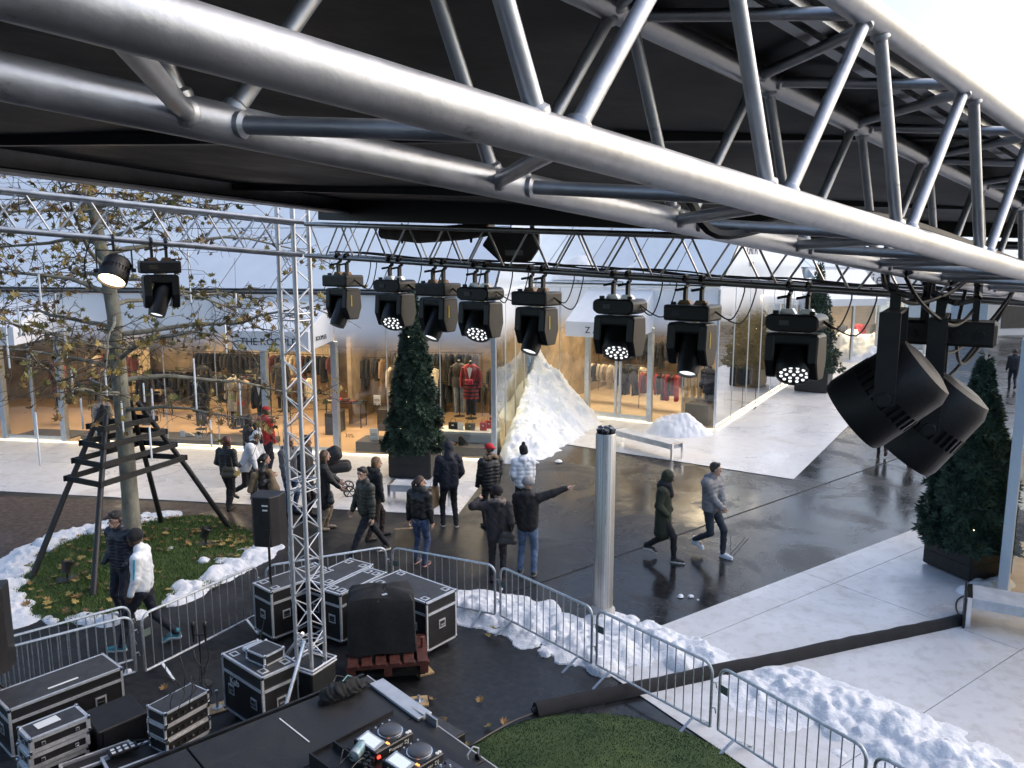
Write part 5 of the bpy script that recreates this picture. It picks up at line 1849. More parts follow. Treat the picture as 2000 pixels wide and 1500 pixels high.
# ================================================================== STAGE GEAR
def flight_case(label, P, rz, size, wheels=True, group='black flight cases with silver edges', z=0.0, top=CASE_TOP, latches=True, name='flight_case', edge=0.028, mark=None, recess=True):
    L_, W_, H_ = size
    r = thing(name, label, 'flight case', Vector((P[0], P[1], z)), rz, group)
    zb = 0.10 if wheels else 0.0
    zt = H_
    MB().box((0, 0, (zb + zt) / 2), (L_ - 0.012, W_ - 0.012, zt - zb - 0.012)).obj('body', BLACK_LAM, r)
    MB().box((0, 0, zt - 0.005), (L_ - edge * 1.6, W_ - edge * 1.6, 0.012)).obj('lid_panel', top, r)
    X, Y = L_ / 2, W_ / 2
    for zz in (zb + edge / 2, zt - edge / 2):
        for sy in (-1, 1):
            MB().box((0, sy * (Y - edge / 2 + 0.003), zz + (0.003 if zz > 0.3 else -0.003)), (L_ - 0.02, edge, edge)).obj('edge_profile', CASE_ALU, r)
        for sx in (-1, 1):
            MB().box((sx * (X - edge / 2 + 0.003), 0, zz + (0.003 if zz > 0.3 else -0.003)), (edge, W_ - 2 * edge - 0.004, edge)).obj('edge_profile', CASE_ALU, r)
    for sx in (-1, 1):
        for sy in (-1, 1):
            MB().box((sx * (X - edge / 2 + 0.002), sy * (Y - edge / 2 + 0.002), (zb + zt) / 2), (edge, edge, zt - zb - 0.03)).obj('edge_profile', CASE_ALU, r)
            for zz in (zb + 0.012, zt - 0.012):
                MB().lathe([(0.001, -0.028), (0.020, -0.020), (0.028, 0), (0.020, 0.020), (0.001, 0.028)], 8, Matrix.Translation((sx * (X - 0.010), sy * (Y - 0.010), zz)), caps=False).obj('ball_corner', CHROME, r, smooth=True)
    if H_ > 0.3:
        for sy in (-1, 1):
            MB().box((0, sy * (Y + 0.001), zt - 0.17 * H_ - 0.05), (L_ - 0.06, 0.012, 0.035)).obj('lid_strip', CASE_ALU, r)
        for sx in (-1, 1):
            MB().box((sx * (X + 0.001), 0, zt - 0.17 * H_ - 0.05), (0.012, W_ - 0.06, 0.035)).obj('lid_strip', CASE_ALU, r)
    if latches:
        zz = (zb + zt) / 2 - 0.05 * H_
        s_ = min(0.13, H_ * 0.22)
        for sx in (-0.28, 0.28):
            for sy in (-1, 1):
                pl = MB().box((sx * L_, sy * (Y + 0.002), zz), (s_, 0.008, s_)).obj('handle_dish', CASE_ALU, r)
                MB().box((sx * L_, sy * (Y + 0.008), zz), (s_ * 0.72, 0.006, s_ * 0.66)).obj('dish_recess', BLACK, pl)
                MB().box((sx * L_, sy * (Y + 0.014), zz - s_ * 0.1), (s_ * 0.62, 0.014, 0.016)).obj('handle', CHROME, pl)
        for sx in (-1, 1):
            pl = MB().box((sx * (X + 0.002), 0, zz), (0.008, s_, s_)).obj('handle_dish', CASE_ALU, r)
            MB().box((sx * (X + 0.008), 0, zz), (0.006, s_ * 0.72, s_ * 0.66)).obj('dish_recess', BLACK, pl)
            MB().box((sx * (X + 0.014), 0, zz - s_ * 0.1), (0.014, s_ * 0.62, 0.016)).obj('handle', CHROME, pl)
    if recess and H_ > 0.5:
        for sx in (-1, 1):
            for sy in (-1, 1):
                pl = MB().box((sx * (X - 0.13), sy * (Y - 0.10), zt + 0.003), (0.12, 0.10, 0.006)).obj('wheel_dish', CASE_ALU, r)
                MB().box((sx * (X - 0.13), sy * (Y - 0.10), zt + 0.007), (0.07, 0.055, 0.004)).obj('dish_recess', top, pl)
    if wheels:
        for sx in (-1, 1):
            for sy in (-1, 1):
                c = V(sx * (X - 0.13), sy * (Y - 0.10), 0.05)
                w = MB().tube(c + V(-0.016, 0, 0), c + V(0.016, 0, 0), 0.048, n=14).obj('wheel', RUBBER, r)
                MB().box(c + V(0, 0, 0.035), (0.05, 0.05, 0.03)).obj('castor_fork', GALV, w)
    if mark:
        text(mark, 0.13, frame((-L_ * 0.18, -Y - 0.008, zb + (zt - zb) * 0.62), (1, 0, 0.08), (0, 0, 1)), PAPER, r, extrude=0.001)
    return r


def ctr(pts):
    return sum(pts, Vector()) / len(pts)


# cases behind the tower
e_l = Vector((-0.78, 0.625, 0))
flight_case('large wheeled black flight case by the barrier, right of the covered stack', (-1.485, 11.375), math.atan2(0.625, -0.78), (1.2, 0.62, 0.84))
q = [G(*p, 0.84) for p in ((529, 1156), (650, 1114))]
dd = (q[1] - q[0]).normalized()
flight_case('black flight case behind the truss tower, next to the loudspeaker stand', (q[0] + q[1]) / 2 + Vector((-dd.y, dd.x, 0)) * 0.24, math.atan2(dd.y, dd.x), (1.1, 0.5, 0.84))
q = [G(*p, 0.84) for p in ((648, 1160), (748, 1112))]
dd = (q[1] - q[0]).normalized()
cB = (q[0] + q[1]) / 2 + Vector((-dd.y, dd.x, 0)) * 0.0
flight_case('black flight case half hidden behind the covered stack', cB + V(-0.05, 0.02, 0), math.atan2(dd.y, dd.x), (1.0, 0.36, 0.84))
flight_case('rearmost black flight case touching the barrier', cB + Vector((-dd.y, dd.x, 0)) * 0.52 + dd * 0.12, math.atan2(dd.y, dd.x), (1.0, 0.5, 0.84))
fc = V(-3.105, 9.23, 0)
flight_case('wheeled black trunk with chalk mark and a small case on its lid', fc, math.atan2(-0.59, 0.68), (0.90, 0.50, 0.82), mark='Kub')
sp = G(514, 1290, 0.90)
flight_case('small silver edged case lying on the wheeled trunk', (-3.02, 9.20), math.atan2(-0.59, 0.68) + 0.12, (0.34, 0.30, 0.135), wheels=False, z=0.832, latches=False, edge=0.02)
o = MB().box((-3.24, 9.44, 0.868), (0.10, 0.26, 0.05), math.atan2(-0.59, 0.68)).obj('tool_tray', CASE_ALU, bevel=0.006)
tag(o, 'narrow open metal tray beside the small case on the trunk', 'tray')
flight_case('long low black flight case at the left edge with white tape', (-5.52, 9.10), RAD(49.3), (1.28, 0.56, 0.60), wheels=False, recess=False)
tp2 = tag(MB().box((-5.42, 9.02, 0.607), (0.34, 0.035, 0.004), RAD(49.3)).obj('tape_strip', PAPER), 'strip of pale tape on the long low case', 'tape')
wedge = thing('stage_monitor', 'plain black wedge box before the long low case', 'loudspeaker', G(225, 1420, 0.2), RAD(49))
wedge.location.z = 0
MB().prism([(-0.24, 0), (0.24, 0), (0.24, 0.36), (-0.20, 0.44)], -0.28, 0.28, frame((0, 0, 0), (0, -1, 0), (0, 0, 1))).obj('cabinet', BLACK_LAM, wedge, bevel=0.012)
MB().box((0.0, -0.245, 0.2), (0.46, 0.01, 0.28)).obj('grille', BLACK_CLOTH, wedge)
# white edged cases at the left
wr = RAD(49)
for k, zz in enumerate((0.02, 0.205, 0.39)):
    flight_case(['bottom one of the three pale edged utility cases', 'middle one of the three pale edged utility cases', 'top pale edged utility case with paper sheet on its lid'][k], G(98, 1412, 0.56) + V(0.015 * k, 0.01 * k, 0), wr, (0.62, 0.36, 0.175), wheels=False, z=zz, group='pale edged utility cases', edge=0.045, name='utility_case', recess=False)
pc = G(92, 1411, 0.57)
tag(MB().box((pc.x, pc.y, 0.575), (0.24, 0.14, 0.002), wr + 0.05).obj('paper_sheet', PAPER), 'paper sheet on the topmost pale edged utility case', 'paper')
# rack stack with cables
rk = [G(*p, 0.68) for p in ((315, 1397), (408, 1347))]
dd = (rk[1] - rk[0]).normalized()
rkc = (rk[0] + rk[1]) / 2 + Vector((-dd.y, dd.x, 0)) * 0.15
for k in range(4):
    c = flight_case(['lowest of the four stacked cable rack cases', 'second from below of the stacked cable rack cases', 'third from below of the stacked cable rack cases', 'topmost of the four stacked cable rack cases'][k], rkc + V(0.01 * (k % 2), 0, 0), math.atan2(dd.y, dd.x), (0.58, 0.32, 0.165), wheels=False, z=0.01 + 0.17 * k, group='stacked rack cases', latches=False, name='rack_case', recess=False, edge=0.022)
    for j in range(6):
        MB().tube((-0.22 + j * 0.085, -0.165, 0.08), (-0.22 + j * 0.085, -0.185, 0.08), 0.013, n=8).obj('socket', LENS_DARK if j % 3 else CHROME, c)
rr2 = random.Random(8)
for k in range(9):
    x = -0.24 + 0.06 * k
    n_ = Vector((dd.y, -dd.x, 0))
    p0 = rkc + dd * x + n_ * 0.19 + V(0, 0, 0.60 - 0.15 * (k % 3))
    cable('thin black patch lead before the rack stack, %s from the left' % ORD[k], [p0, p0 + n_ * 0.05 + dd * rr2.uniform(-.05, .05) + V(0, 0, -0.12), p0 + n_ * 0.07 + dd * rr2.uniform(-.1, .1) + V(0, 0, -0.28), p0 + n_ * 0.02 + dd * rr2.uniform(-.1, .1) + V(0, 0, -0.40)], 0.005, group='patch leads on the rack stack', n=5)
# open case with a small pad controller
oc = thing('open_case', 'open shallow flight case holding a pad controller, before the rack stack', 'flight case', G(265, 1475, 0.2), RAD(40))
oc.location.z = 0
MB().box((0, 0, 0.10), (0.62, 0.34, 0.18)).obj('body', BLACK_LAM, oc)
for sy in (-1, 1):
    MB().box((0, sy * 0.165, 0.205), (0.64, 0.03, 0.03)).obj('edge_profile', CASE_ALU, oc)
for sx in (-1, 1):
    MB().box((sx * 0.31, 0, 0.205), (0.03, 0.298, 0.03)).obj('edge_profile', CASE_ALU, oc)
oc2 = thing('open_case', 'long narrow open case trough beside the pale edged cases', 'flight case', G(190, 1478, 0.2), RAD(40))
oc2.location.z = 0
MB().box((0, 0, 0.09), (0.7, 0.22, 0.16)).obj('body', BLACK_LAM, oc2)
for sy in (-1, 1):
    MB().box((0, sy * 0.11, 0.185), (0.72, 0.03, 0.03)).obj('edge_profile', CASE_ALU, oc2)
for sx in (-1, 1):
    MB().box((sx * 0.35, 0, 0.185), (0.03, 0.188, 0.03)).obj('edge_profile', CASE_ALU, oc2)
pcn = thing('pad_controller', 'black controller with eight white square pads on the open case', 'controller', G(240, 1467, 0.24), RAD(40))
MB().box((0, 0, 0.02), (0.30, 0.15, 0.035)).obj('housing', BLACK, pcn, bevel=0.006)
for i in range(4):
    for j in range(2):
        MB().box((-0.10 + i * 0.066, -0.034 + j * 0.066, 0.041), (0.042, 0.042, 0.008)).obj('pad', PAPER, pcn, bevel=0.003)
for k in range(5):
    a = G(255 + 14 * k, 1462 - 3 * k, 0.24)
    cable('loose lead tangled beside the pad controller, %s from it' % ORD[k], [a, a + V(0.08 * math.sin(k), 0.06, 0.05), a + V(0.16, 0.05 * math.cos(k * 2), 0.08), a + V(0.22, 0.12, 0.03), a + V(0.26, 0.2, -0.02)], 0.006, group='loose leads by the pad controller', n=5)

# covered stack on a red pallet
cvd = thing('covered_stack', 'tall box under a black fabric cover on a red pallet', 'covered box', (-1.80, 10.42, 0), RAD(10))
CW, CD = 0.92, 0.60
rs = random.Random(12)
rings = []
for z, k in ((0.40, 1.03), (0.55, 1.0), (0.75, 0.99), (0.98, 0.99), (1.12, 0.97), (1.18, 0.88), (1.235, 0.45), (1.245, 0.12)):
    ring = []
    for i in range(40):
        a = 2 * math.pi * i / 40
        c, s = math.cos(a), math.sin(a)
        m_ = max(abs(c), abs(s)) ** 0.85
        x, y = c / m_ * CW / 2 * k, s / m_ * CD / 2 * k
        f = 1 + 0.018 * math.sin(a * 9 + z * 4) + rs.uniform(-.006, .006)
        ring.append((x * f, y * f, z + 0.012 * math.sin(a * 5 + z * 9)))
    rings.append(ring)
MB().loft(rings).obj('cover', BLACK_CLOTH, cvd, smooth=True)
MB().box((0.05, -0.20, 1.205), (0.07, 0.04, 0.01), 0.4).obj('buckle', CASE_ALU, cvd)
MB().path([(-0.05, -0.305, 1.14), (0.02, -0.16, 1.215), (0.1, 0.0, 1.25), (0.16, 0.15, 1.225)], 0.012, n=5).obj('strap', RUBBER, cvd)
REDWOOD = mat('red_pallet_wood', (0.075, 0.020, 0.013), 0.7, 0, var=0.4, vscale=9, bump=0.2, bscale=30)
pal = thing('pallet', 'red painted wooden pallet under the covered box', 'pallet', (-1.72, 10.36, 0.16), RAD(10))
for k in range(6):
    MB().box((-0.46 + k * 0.185, -0.05, 0.20), (0.14, 0.80, 0.022), rs.uniform(-.01, .01)).obj('board', REDWOOD, pal, bevel=0.003)
for y in (-0.40, 0.0, 0.30):
    MB().box((0, y, 0.168), (1.10, 0.09, 0.04)).obj('stringer', REDWOOD, pal)
for x in (-0.48, 0, 0.48):
    for y in (-0.40, 0.30):
        MB().box((x, y, 0.10), (0.11, 0.09, 0.095)).obj('block', REDWOOD, pal)
    MB().box((x, -0.05, 0.04), (0.10, 0.78, 0.02)).obj('bottom_board', REDWOOD, pal)
dol = thing('dolly', 'black low dolly under the red pallet', 'dolly', (-1.72, 10.36, 0), RAD(10))
MB().box((0, 0, 0.13), (1.0, 0.6, 0.06)).obj('deck', BLACK_WOOD, dol)
for x in (-0.42, 0.42):
    for y in (-0.24, 0.24):
        MB().tube((x - 0.015, y, 0.05), (x + 0.015, y, 0.05), 0.05, n=12).obj('wheel', RUBBER, dol)
PLY = mat('plywood', (0.40, 0.27, 0.14), 0.7, 0, var=0.25, vscale=10)
for k, (x, y, rz) in enumerate(((818, 1372, 0.2), (826, 1312, 0.5), (425, 1385, 0.6))):
    p = G(x, y)
    jk = thing('screw_jack', ['steel screw jack on a plywood pad by the stage corner', 'steel screw jack on a plywood pad beside the pallet', 'steel screw jack on a plywood pad left of the wheeled trunk'][k], 'jack', p, rz, 'screw jacks on plywood pads')
    MB().box((0, 0, 0.012), (0.24, 0.24, 0.022)).obj('pad', PLY, jk)
    MB().lathe([(0.065, 0.023), (0.065, 0.032), (0.02, 0.036), (0.02, 0.26 if k else 0.10)], 14).obj('spindle', GALV, jk)
    if k == 1:
        MB().tube((0, 0, 0.2), (0.0, 0, 0.52), 0.026, n=8).obj('handle', mat('red_handle', (0.16, 0.05, 0.035), 0.5), jk)

# loudspeaker on a stand, loudspeaker at the left edge
def loudspeaker(label, P, rz, size, stand):
    r = thing('loudspeaker', label, 'loudspeaker', P, rz)
    w, d, h = size
    poly = [(-w / 2, -d * 0.18), (-w * 0.30, -d / 2), (w * 0.30, -d / 2), (w / 2, -d * 0.18), (w / 2, d / 2), (-w / 2, d / 2)]
    MB().prism(poly, 0, h).obj('cabinet', BLACK_LAM, r, bevel=0.012)
    MB().box((0, d / 2 + 0.004, h * 0.5), (w * 0.9, 0.01, h * 0.92)).obj('grille', BLACK_CLOTH, r)
    MB().box((0.06, -d / 2 - 0.004, h * 0.84), (0.09, 0.006, 0.022)).obj('sticker', PAPER, r)
    MB().box((0.06, -d / 2 - 0.004, h * 0.75), (0.075, 0.006, 0.022)).obj('sticker', PAPER, r)
    MB().box((-0.07, -d / 2 - 0.003, h * 0.5), (0.07, 0.008, 0.16)).obj('handle_slot', RUBBER, r)
    MB().box((0.08, -d / 2 - 0.006, h * 0.28), (0.10, 0.012, 0.14)).obj('connector_plate', RUBBER, r)
    s = thing('speaker_stand', stand, 'stand', (P[0], P[1], 0), rz)
    MB().tube((0, 0, 0.25), (0, 0, P[2]), 0.02, n=10).obj('pole', BLACK, s)
    MB().lathe([(0.035, 0.62), (0.035, 0.74), (0.022, 0.76)], 10).obj('collar', BLACK, s)
    for k in range(3):
        a = k * 2.094 + 0.5
        MB().tube((0.02 * math.cos(a), 0.02 * math.sin(a), 0.68), (0.48 * math.cos(a), 0.48 * math.sin(a), 0.02), 0.013, n=8).obj('leg', BLACK, s)
    return r


sp_ = AT(525, 1060, 11.55)
loudspeaker('black loudspeaker seen from behind on a pole, left of the tower', (sp_.x, sp_.y, sp_.z), RAD(-8), (0.43, 0.40, 0.76), 'black tripod stand under the loudspeaker left of the tower')
cable('black lead hanging from the loudspeaker on the pole', [(sp_.x + 0.08, sp_.y - 0.22, sp_.z + 0.2), (sp_.x + 0.08, sp_.y - 0.24, sp_.z - 0.1), (sp_.x + 0.05, sp_.y - 0.12, sp_.z - 0.6), (sp_.x + 0.03, sp_.y - 0.06, sp_.z - 1.2)], 0.008, group='floor cables')
loudspeaker('black loudspeaker cut off by the left edge of the view', (-6.24, 8.95, 0.80), RAD(18), (0.46, 0.42, 1.05), 'black stand under the loudspeaker at the left edge')
ms = thing('microphone_stand', 'slim black stand with two upright microphones behind the rack stack', 'microphone stand', G(395, 1338))
MB().lathe([(0.13, 0), (0.13, 0.02), (0.02, 0.03)], 16).obj('base', BLACK, ms)
MB().tube((0, 0, 0.02), (0, 0, 0.72), 0.009, n=6).obj('pole', BLACK, ms)
MB().tube((-0.08, 0, 0.72), (0.09, 0, 0.72), 0.008, n=6).obj('crossbar', BLACK, ms)
for x in (-0.075, 0.085):
    MB().lathe([(0.012, 0.62), (0.020, 0.80), (0.028, 0.84), (0.028, 0.89), (0.012, 0.91)], 10, Matrix.Translation((x, 0, 0))).obj('microphone', BLACK, ms, smooth=True)
cable('thin lead looping down from the microphone stand', [G(395, 1338) + V(0.085, 0, 0.62), G(395, 1338) + V(0.12, -0.03, 0.42), G(395, 1338) + V(0.06, -0.02, 0.25), G(395, 1338) + V(0.0, 0, 0.1)], 0.005, group='floor cables')

# ---- stage deck
SU, SV = Vector((0.743, 0.669, 0)), Vector((0.669, -0.743, 0))
SC0 = Vector((-1.60, 8.13, 0))
SZ = 1.2
stg = thing('stage', 'black stage deck in the lower centre carrying the music players', 'stage', SC0)
DECK = mat('stage_deck', (0.024, 0.023, 0.023), 0.55, 0, var=0.35, vscale=5, bump=0.15, bscale=60, rvar=0.12)
sr = math.atan2(SU.y, SU.x)
for i in range(3):
    for j in range(4):
        c = -SU * (0.5 + i * 1.95 + 0.45) + SV * (0.5 + j * 1.0 + 0.02)
        MB().box(c + V(0, 0, SZ - 0.03), (1.93, 0.985, 0.06), sr).obj('deck_panel', DECK, stg, bevel=0.004)
MB().box(-SU * 2.9 + SV * 2.0 + V(0, 0, SZ - 0.09), (5.7, 3.95, 0.05), sr).obj('frame', BLACK, stg)
MB().beam(V(0, 0, SZ - 0.035) + SU * 0.03, SV * 4.1 + V(0, 0, SZ - 0.035) + SU * 0.03, 0.012, 0.05).obj('edge_trim', ALU_BEAM, stg)
MB().beam(-SV * 0.02 + V(0, 0, SZ - 0.03), -SU * 5.8 - SV * 0.02 + V(0, 0, SZ - 0.03), 0.03, 0.08).obj('edge_trim', BLACK, stg)
MB().box(SV * 2.0 - SU * 0.02 + V(0, 0, 0.54), (0.02, 4.0, 1.06), sr).obj('skirt', BLACK_CLOTH, stg)
MB().box(-SU * 2.9 - SV * 0.005 + V(0, 0, 0.54), (5.7, 0.02, 1.06), sr).obj('skirt', BLACK_CLOTH, stg)
MB().beam(G(546, 1403, SZ + 0.004) - SC0, G(604, 1449, SZ + 0.004) - SC0, 0.012, 0.004).obj('tape_line', PAPER, stg)
pl0, pl1 = G(735, 1332, 1.22), G(830, 1400, 1.22)
al_ = thing('aluminium_plank', 'pale aluminium plank lying along the stage side', 'plank', pl0)
MB().beam((0, 0, 0), pl1 - pl0, 0.17, 0.03).obj('board', mat('pale_aluminium', (0.55, 0.57, 0.60), 0.5, 0.6, var=0.08, vscale=6), al_, bevel=0.004)
MB().beam((0, 0, -0.06), (pl1 - pl0), 0.03, 0.06).obj('rib', ALU_BEAM, al_)
MB().beam(pl1 - pl0 + SV * 0.02, pl1 - pl0 + SV * 0.2, 0.02, 0.12).obj('bracket', ALU, al_)
bx_a, bx_b = G(812, 1378, 0.30), G(908, 1432, 0.30)
dd = (bx_b - bx_a).normalized()
bxo = thing('side_platform', 'low black platform box at the foot of the stage', 'platform', (bx_a + bx_b) / 2 + Vector((dd.y, -dd.x, 0)) * 0.2, math.atan2(dd.y, dd.x))
bxo.location.z = 0
MB().box((0, 0, 0.15), ((bx_b - bx_a).length, 0.42, 0.30)).obj('box', BLACK_LAM, bxo, bevel=0.008)
MB().box((0, 0.01, 0.305), ((bx_b - bx_a).length - 0.03, 0.38, 0.012)).obj('top', CASE_TOP, bxo)
for k in (-0.2, 0.15):
    MB().box((k, -0.213, 0.15), (0.25, 0.006, 0.2)).obj('panel', BLACK, bxo)

# ---- DJ players
ZT = SZ + 0.16
pA, pB, pC = G(688, 1428, ZT + 0.10), G(763, 1389, ZT + 0.10), G(726, 1460, ZT + 0.10)
ju = (pB - pA).normalized()
ju.z = 0
jv = Vector((ju.y, -ju.x, 0))
jr = math.atan2(ju.y, ju.x)
mid1 = (pA + G(810, 1422, ZT + 0.10)) / 2
mid2 = mid1 + jv * 0.43 - ju * 0.02
coff = thing('player_case', 'black console case holding two music players and a mixer', 'flight case', Vector((mid1.x, mid1.y, SZ)) + jv * 0.45 - ju * 0.08, jr)
MB().box((0, 0, 0.05), (0.92, 1.62, 0.10)).obj('tray', BLACK_LAM, coff)
for sy in (-1, 1):
    MB().box((0, sy * 0.81, 0.065), (0.94, 0.02, 0.13)).obj('side_wall', BLACK_LAM, coff)
MB().box((-0.46, 0, 0.065), (0.02, 1.6, 0.13)).obj('side_wall', BLACK_LAM, coff)
MB().box((-0.24, 0, 0.13), (0.014, 1.55, 0.06)).obj('divider', BLACK, coff)
SCREEN = emat('screen_glow', (0.82, 0.92, 0.95), 0.6)
ORANGE = emat('button_orange', (1.0, 0.30, 0.08), 2.0)
REDLED = emat('led_red', (1.0, 0.05, 0.03), 2.5)
PLAYER = mat('player_black', (0.020, 0.020, 0.022), 0.38, 0, var=0.2, vscale=12)
JOG = mat('jog_grey', (0.13, 0.13, 0.14), 0.35, 0.6)


def player(label, c):
    r = thing('music_player', label, 'music player', (c.x, c.y, SZ + 0.10), jr, 'pair of music players')
    MB().box((0, 0, 0.055), (0.43, 0.33, 0.10)).obj('housing', PLAYER, r, bevel=0.008)
    M = Matrix.Translation((0.075, 0, 0.105))
    j = MB().lathe([(0.118, 0), (0.116, 0.012), (0.108, 0.014)], 40, M).obj('jog_ring', CHROME, r, smooth=True)
    MB().lathe([(0.107, 0.012), (0.104, 0.028), (0.096, 0.034), (0.001, 0.034)], 40, M, caps=False).obj('jog_wheel', JOG, r, smooth=True)
    T = Matrix.Translation((-0.145, 0.0, 0.118)) @ Matrix.Rotation(RAD(-14), 4, 'Y')
    s = MB().box(T.translation, (0.125, 0.25, 0.016), M=T.to_3x3()).obj('screen_bezel', CASE_ALU, r)
    MB().box(T.translation + T.to_3x3() @ V(0, 0, 0.0105), (0.095, 0.20, 0.003), M=T.to_3x3()).obj('screen', SCREEN, s)
    for k in range(7):
        MB().lathe([(0.009, 0.104), (0.008, 0.114)], 10, Matrix.Translation((-0.06 + 0.04 * k, 0.145, 0))).obj('button', RUBBER if k % 2 else CASE_ALU, r)
    for k in range(6):
        MB().box((-0.055 + k * 0.033, -0.143, 0.107), (0.02, 0.014, 0.008)).obj('button', RUBBER, r)
    for x in (0.165, 0.195):
        MB().lathe([(0.017, 0.105), (0.015, 0.114)], 14, Matrix.Translation((x, -0.13, 0))).obj('button', PAPER, r)
    for y in (-0.115, -0.14):
        MB().lathe([(0.012, 0.104), (0.011, 0.112)], 10, Matrix.Translation((-0.055, y, 0))).obj('button', ORANGE, r)
    text('Pioneer DJ', 0.052, frame((0.04, -0.167, 0.055), (1, 0, 0), (0, 0, 1)), PAPER, r, extrude=0.001)
    text('Pioneer DJ', 0.036, frame((-0.2165, 0, 0.06), (0, -1, 0), (0, 0, 1)), PAPER, r, extrude=0.001)
    MB().box((-0.19, -0.17, 0.06), (0.03, 0.02, 0.02)).obj('power_led', REDLED, r)
    return r


player('rear music player with big jog wheel and lit screen, nearest the bag', mid1)
player('front music player with big jog wheel and lit screen, beside the mixer', mid2)
mx_c = mid2 + jv * 0.40
mxr = thing('mixer', 'black mixing desk with many small knobs at the bottom edge', 'mixer', (mx_c.x, mx_c.y, SZ + 0.10), jr)
MB().box((0, 0, 0.05), (0.40, 0.32, 0.095)).obj('housing', mat('mixer_panel', (0.07, 0.07, 0.085), 0.4, 0.3), mxr, bevel=0.006)
for i in range(6):
    for j in range(5):
        MB().lathe([(0.010, 0.097), (0.008, 0.118), (0.001, 0.119)], 8, Matrix.Translation((-0.15 + i * 0.055, -0.12 + j * 0.06, 0))).obj('knob', RUBBER if (i + j) % 4 else CASE_ALU, mxr)
hd_ = thing('headphone_band', 'dark headphone band clamped on the stage edge', 'headphones', G(924, 1478, SZ + 0.05), jr)
MB().path([(-0.06, 0, -0.03), (-0.07, 0, 0.05), (0, 0, 0.10), (0.07, 0, 0.05), (0.06, 0, -0.03)], 0.008, n=8).obj('band', CASE_ALU, hd_, smooth=True)
for x in (-0.06, 0.06):
    MB().lathe([(0.03, -0.012), (0.032, 0.0), (0.03, 0.012)], 12, axis_frame((x, 0, -0.03), (1, 0, 0))).obj('ear_pad', RUBBER, hd_)
for k in range(8):
    a = mid1 - ju * (0.30 + 0.06 * (k % 2)) + jv * (0.12 * k - 0.1)
    a.z = SZ + 0.16
    b = a - ju * 0.16 + jv * rr2.uniform(-.25, .25)
    b.z = SZ + 0.13
    cable('thin lead coiled behind the music players, %s from the back' % ORD[k], [a, a + V(0, 0, 0.05) - ju * 0.05, (a + b) / 2 + V(rr2.uniform(-.08, .08), rr2.uniform(-.08, .08), 0.05), b + V(0, 0, 0.03), b], 0.006, group='leads behind the music players', n=5)
pz = G(700, 1478, SZ + 0.12)
adp = thing('power_adapter_block', 'teal and white plug block with black plugs beside the players', 'power strip', pz, jr + 0.3)
MB().lathe([(0.001, -0.10), (0.05, -0.09), (0.055, 0.0), (0.05, 0.09), (0.001, 0.10)], 14, axis_frame((0, 0, 0.06), (1, 0.2, 0))).obj('can', mat('teal_print', (0.16, 0.30, 0.32), 0.3, 0.4, col2=(0.55, 0.55, 0.55), vscale=14), adp, smooth=True)
for k in range(6):
    MB().box((-0.12 + 0.05 * (k % 3), -0.10 - 0.06 * (k // 3), 0.03), (0.035, 0.04, 0.05)).obj('plug', BLACK, adp)

# ================================================================== SOFT BODIES
_OFF = [(0, 0, 0), (1, 0, 0), (0, 1, 0), (1, 1, 0), (0, 0, 1), (1, 0, 1), (0, 1, 1), (1, 1, 1)]
_EDG = [(0, 1), (2, 3), (4, 5), (6, 7), (0, 2), (1, 3), (4, 6), (5, 7), (0, 4), (1, 5), (2, 6), (3, 7)]


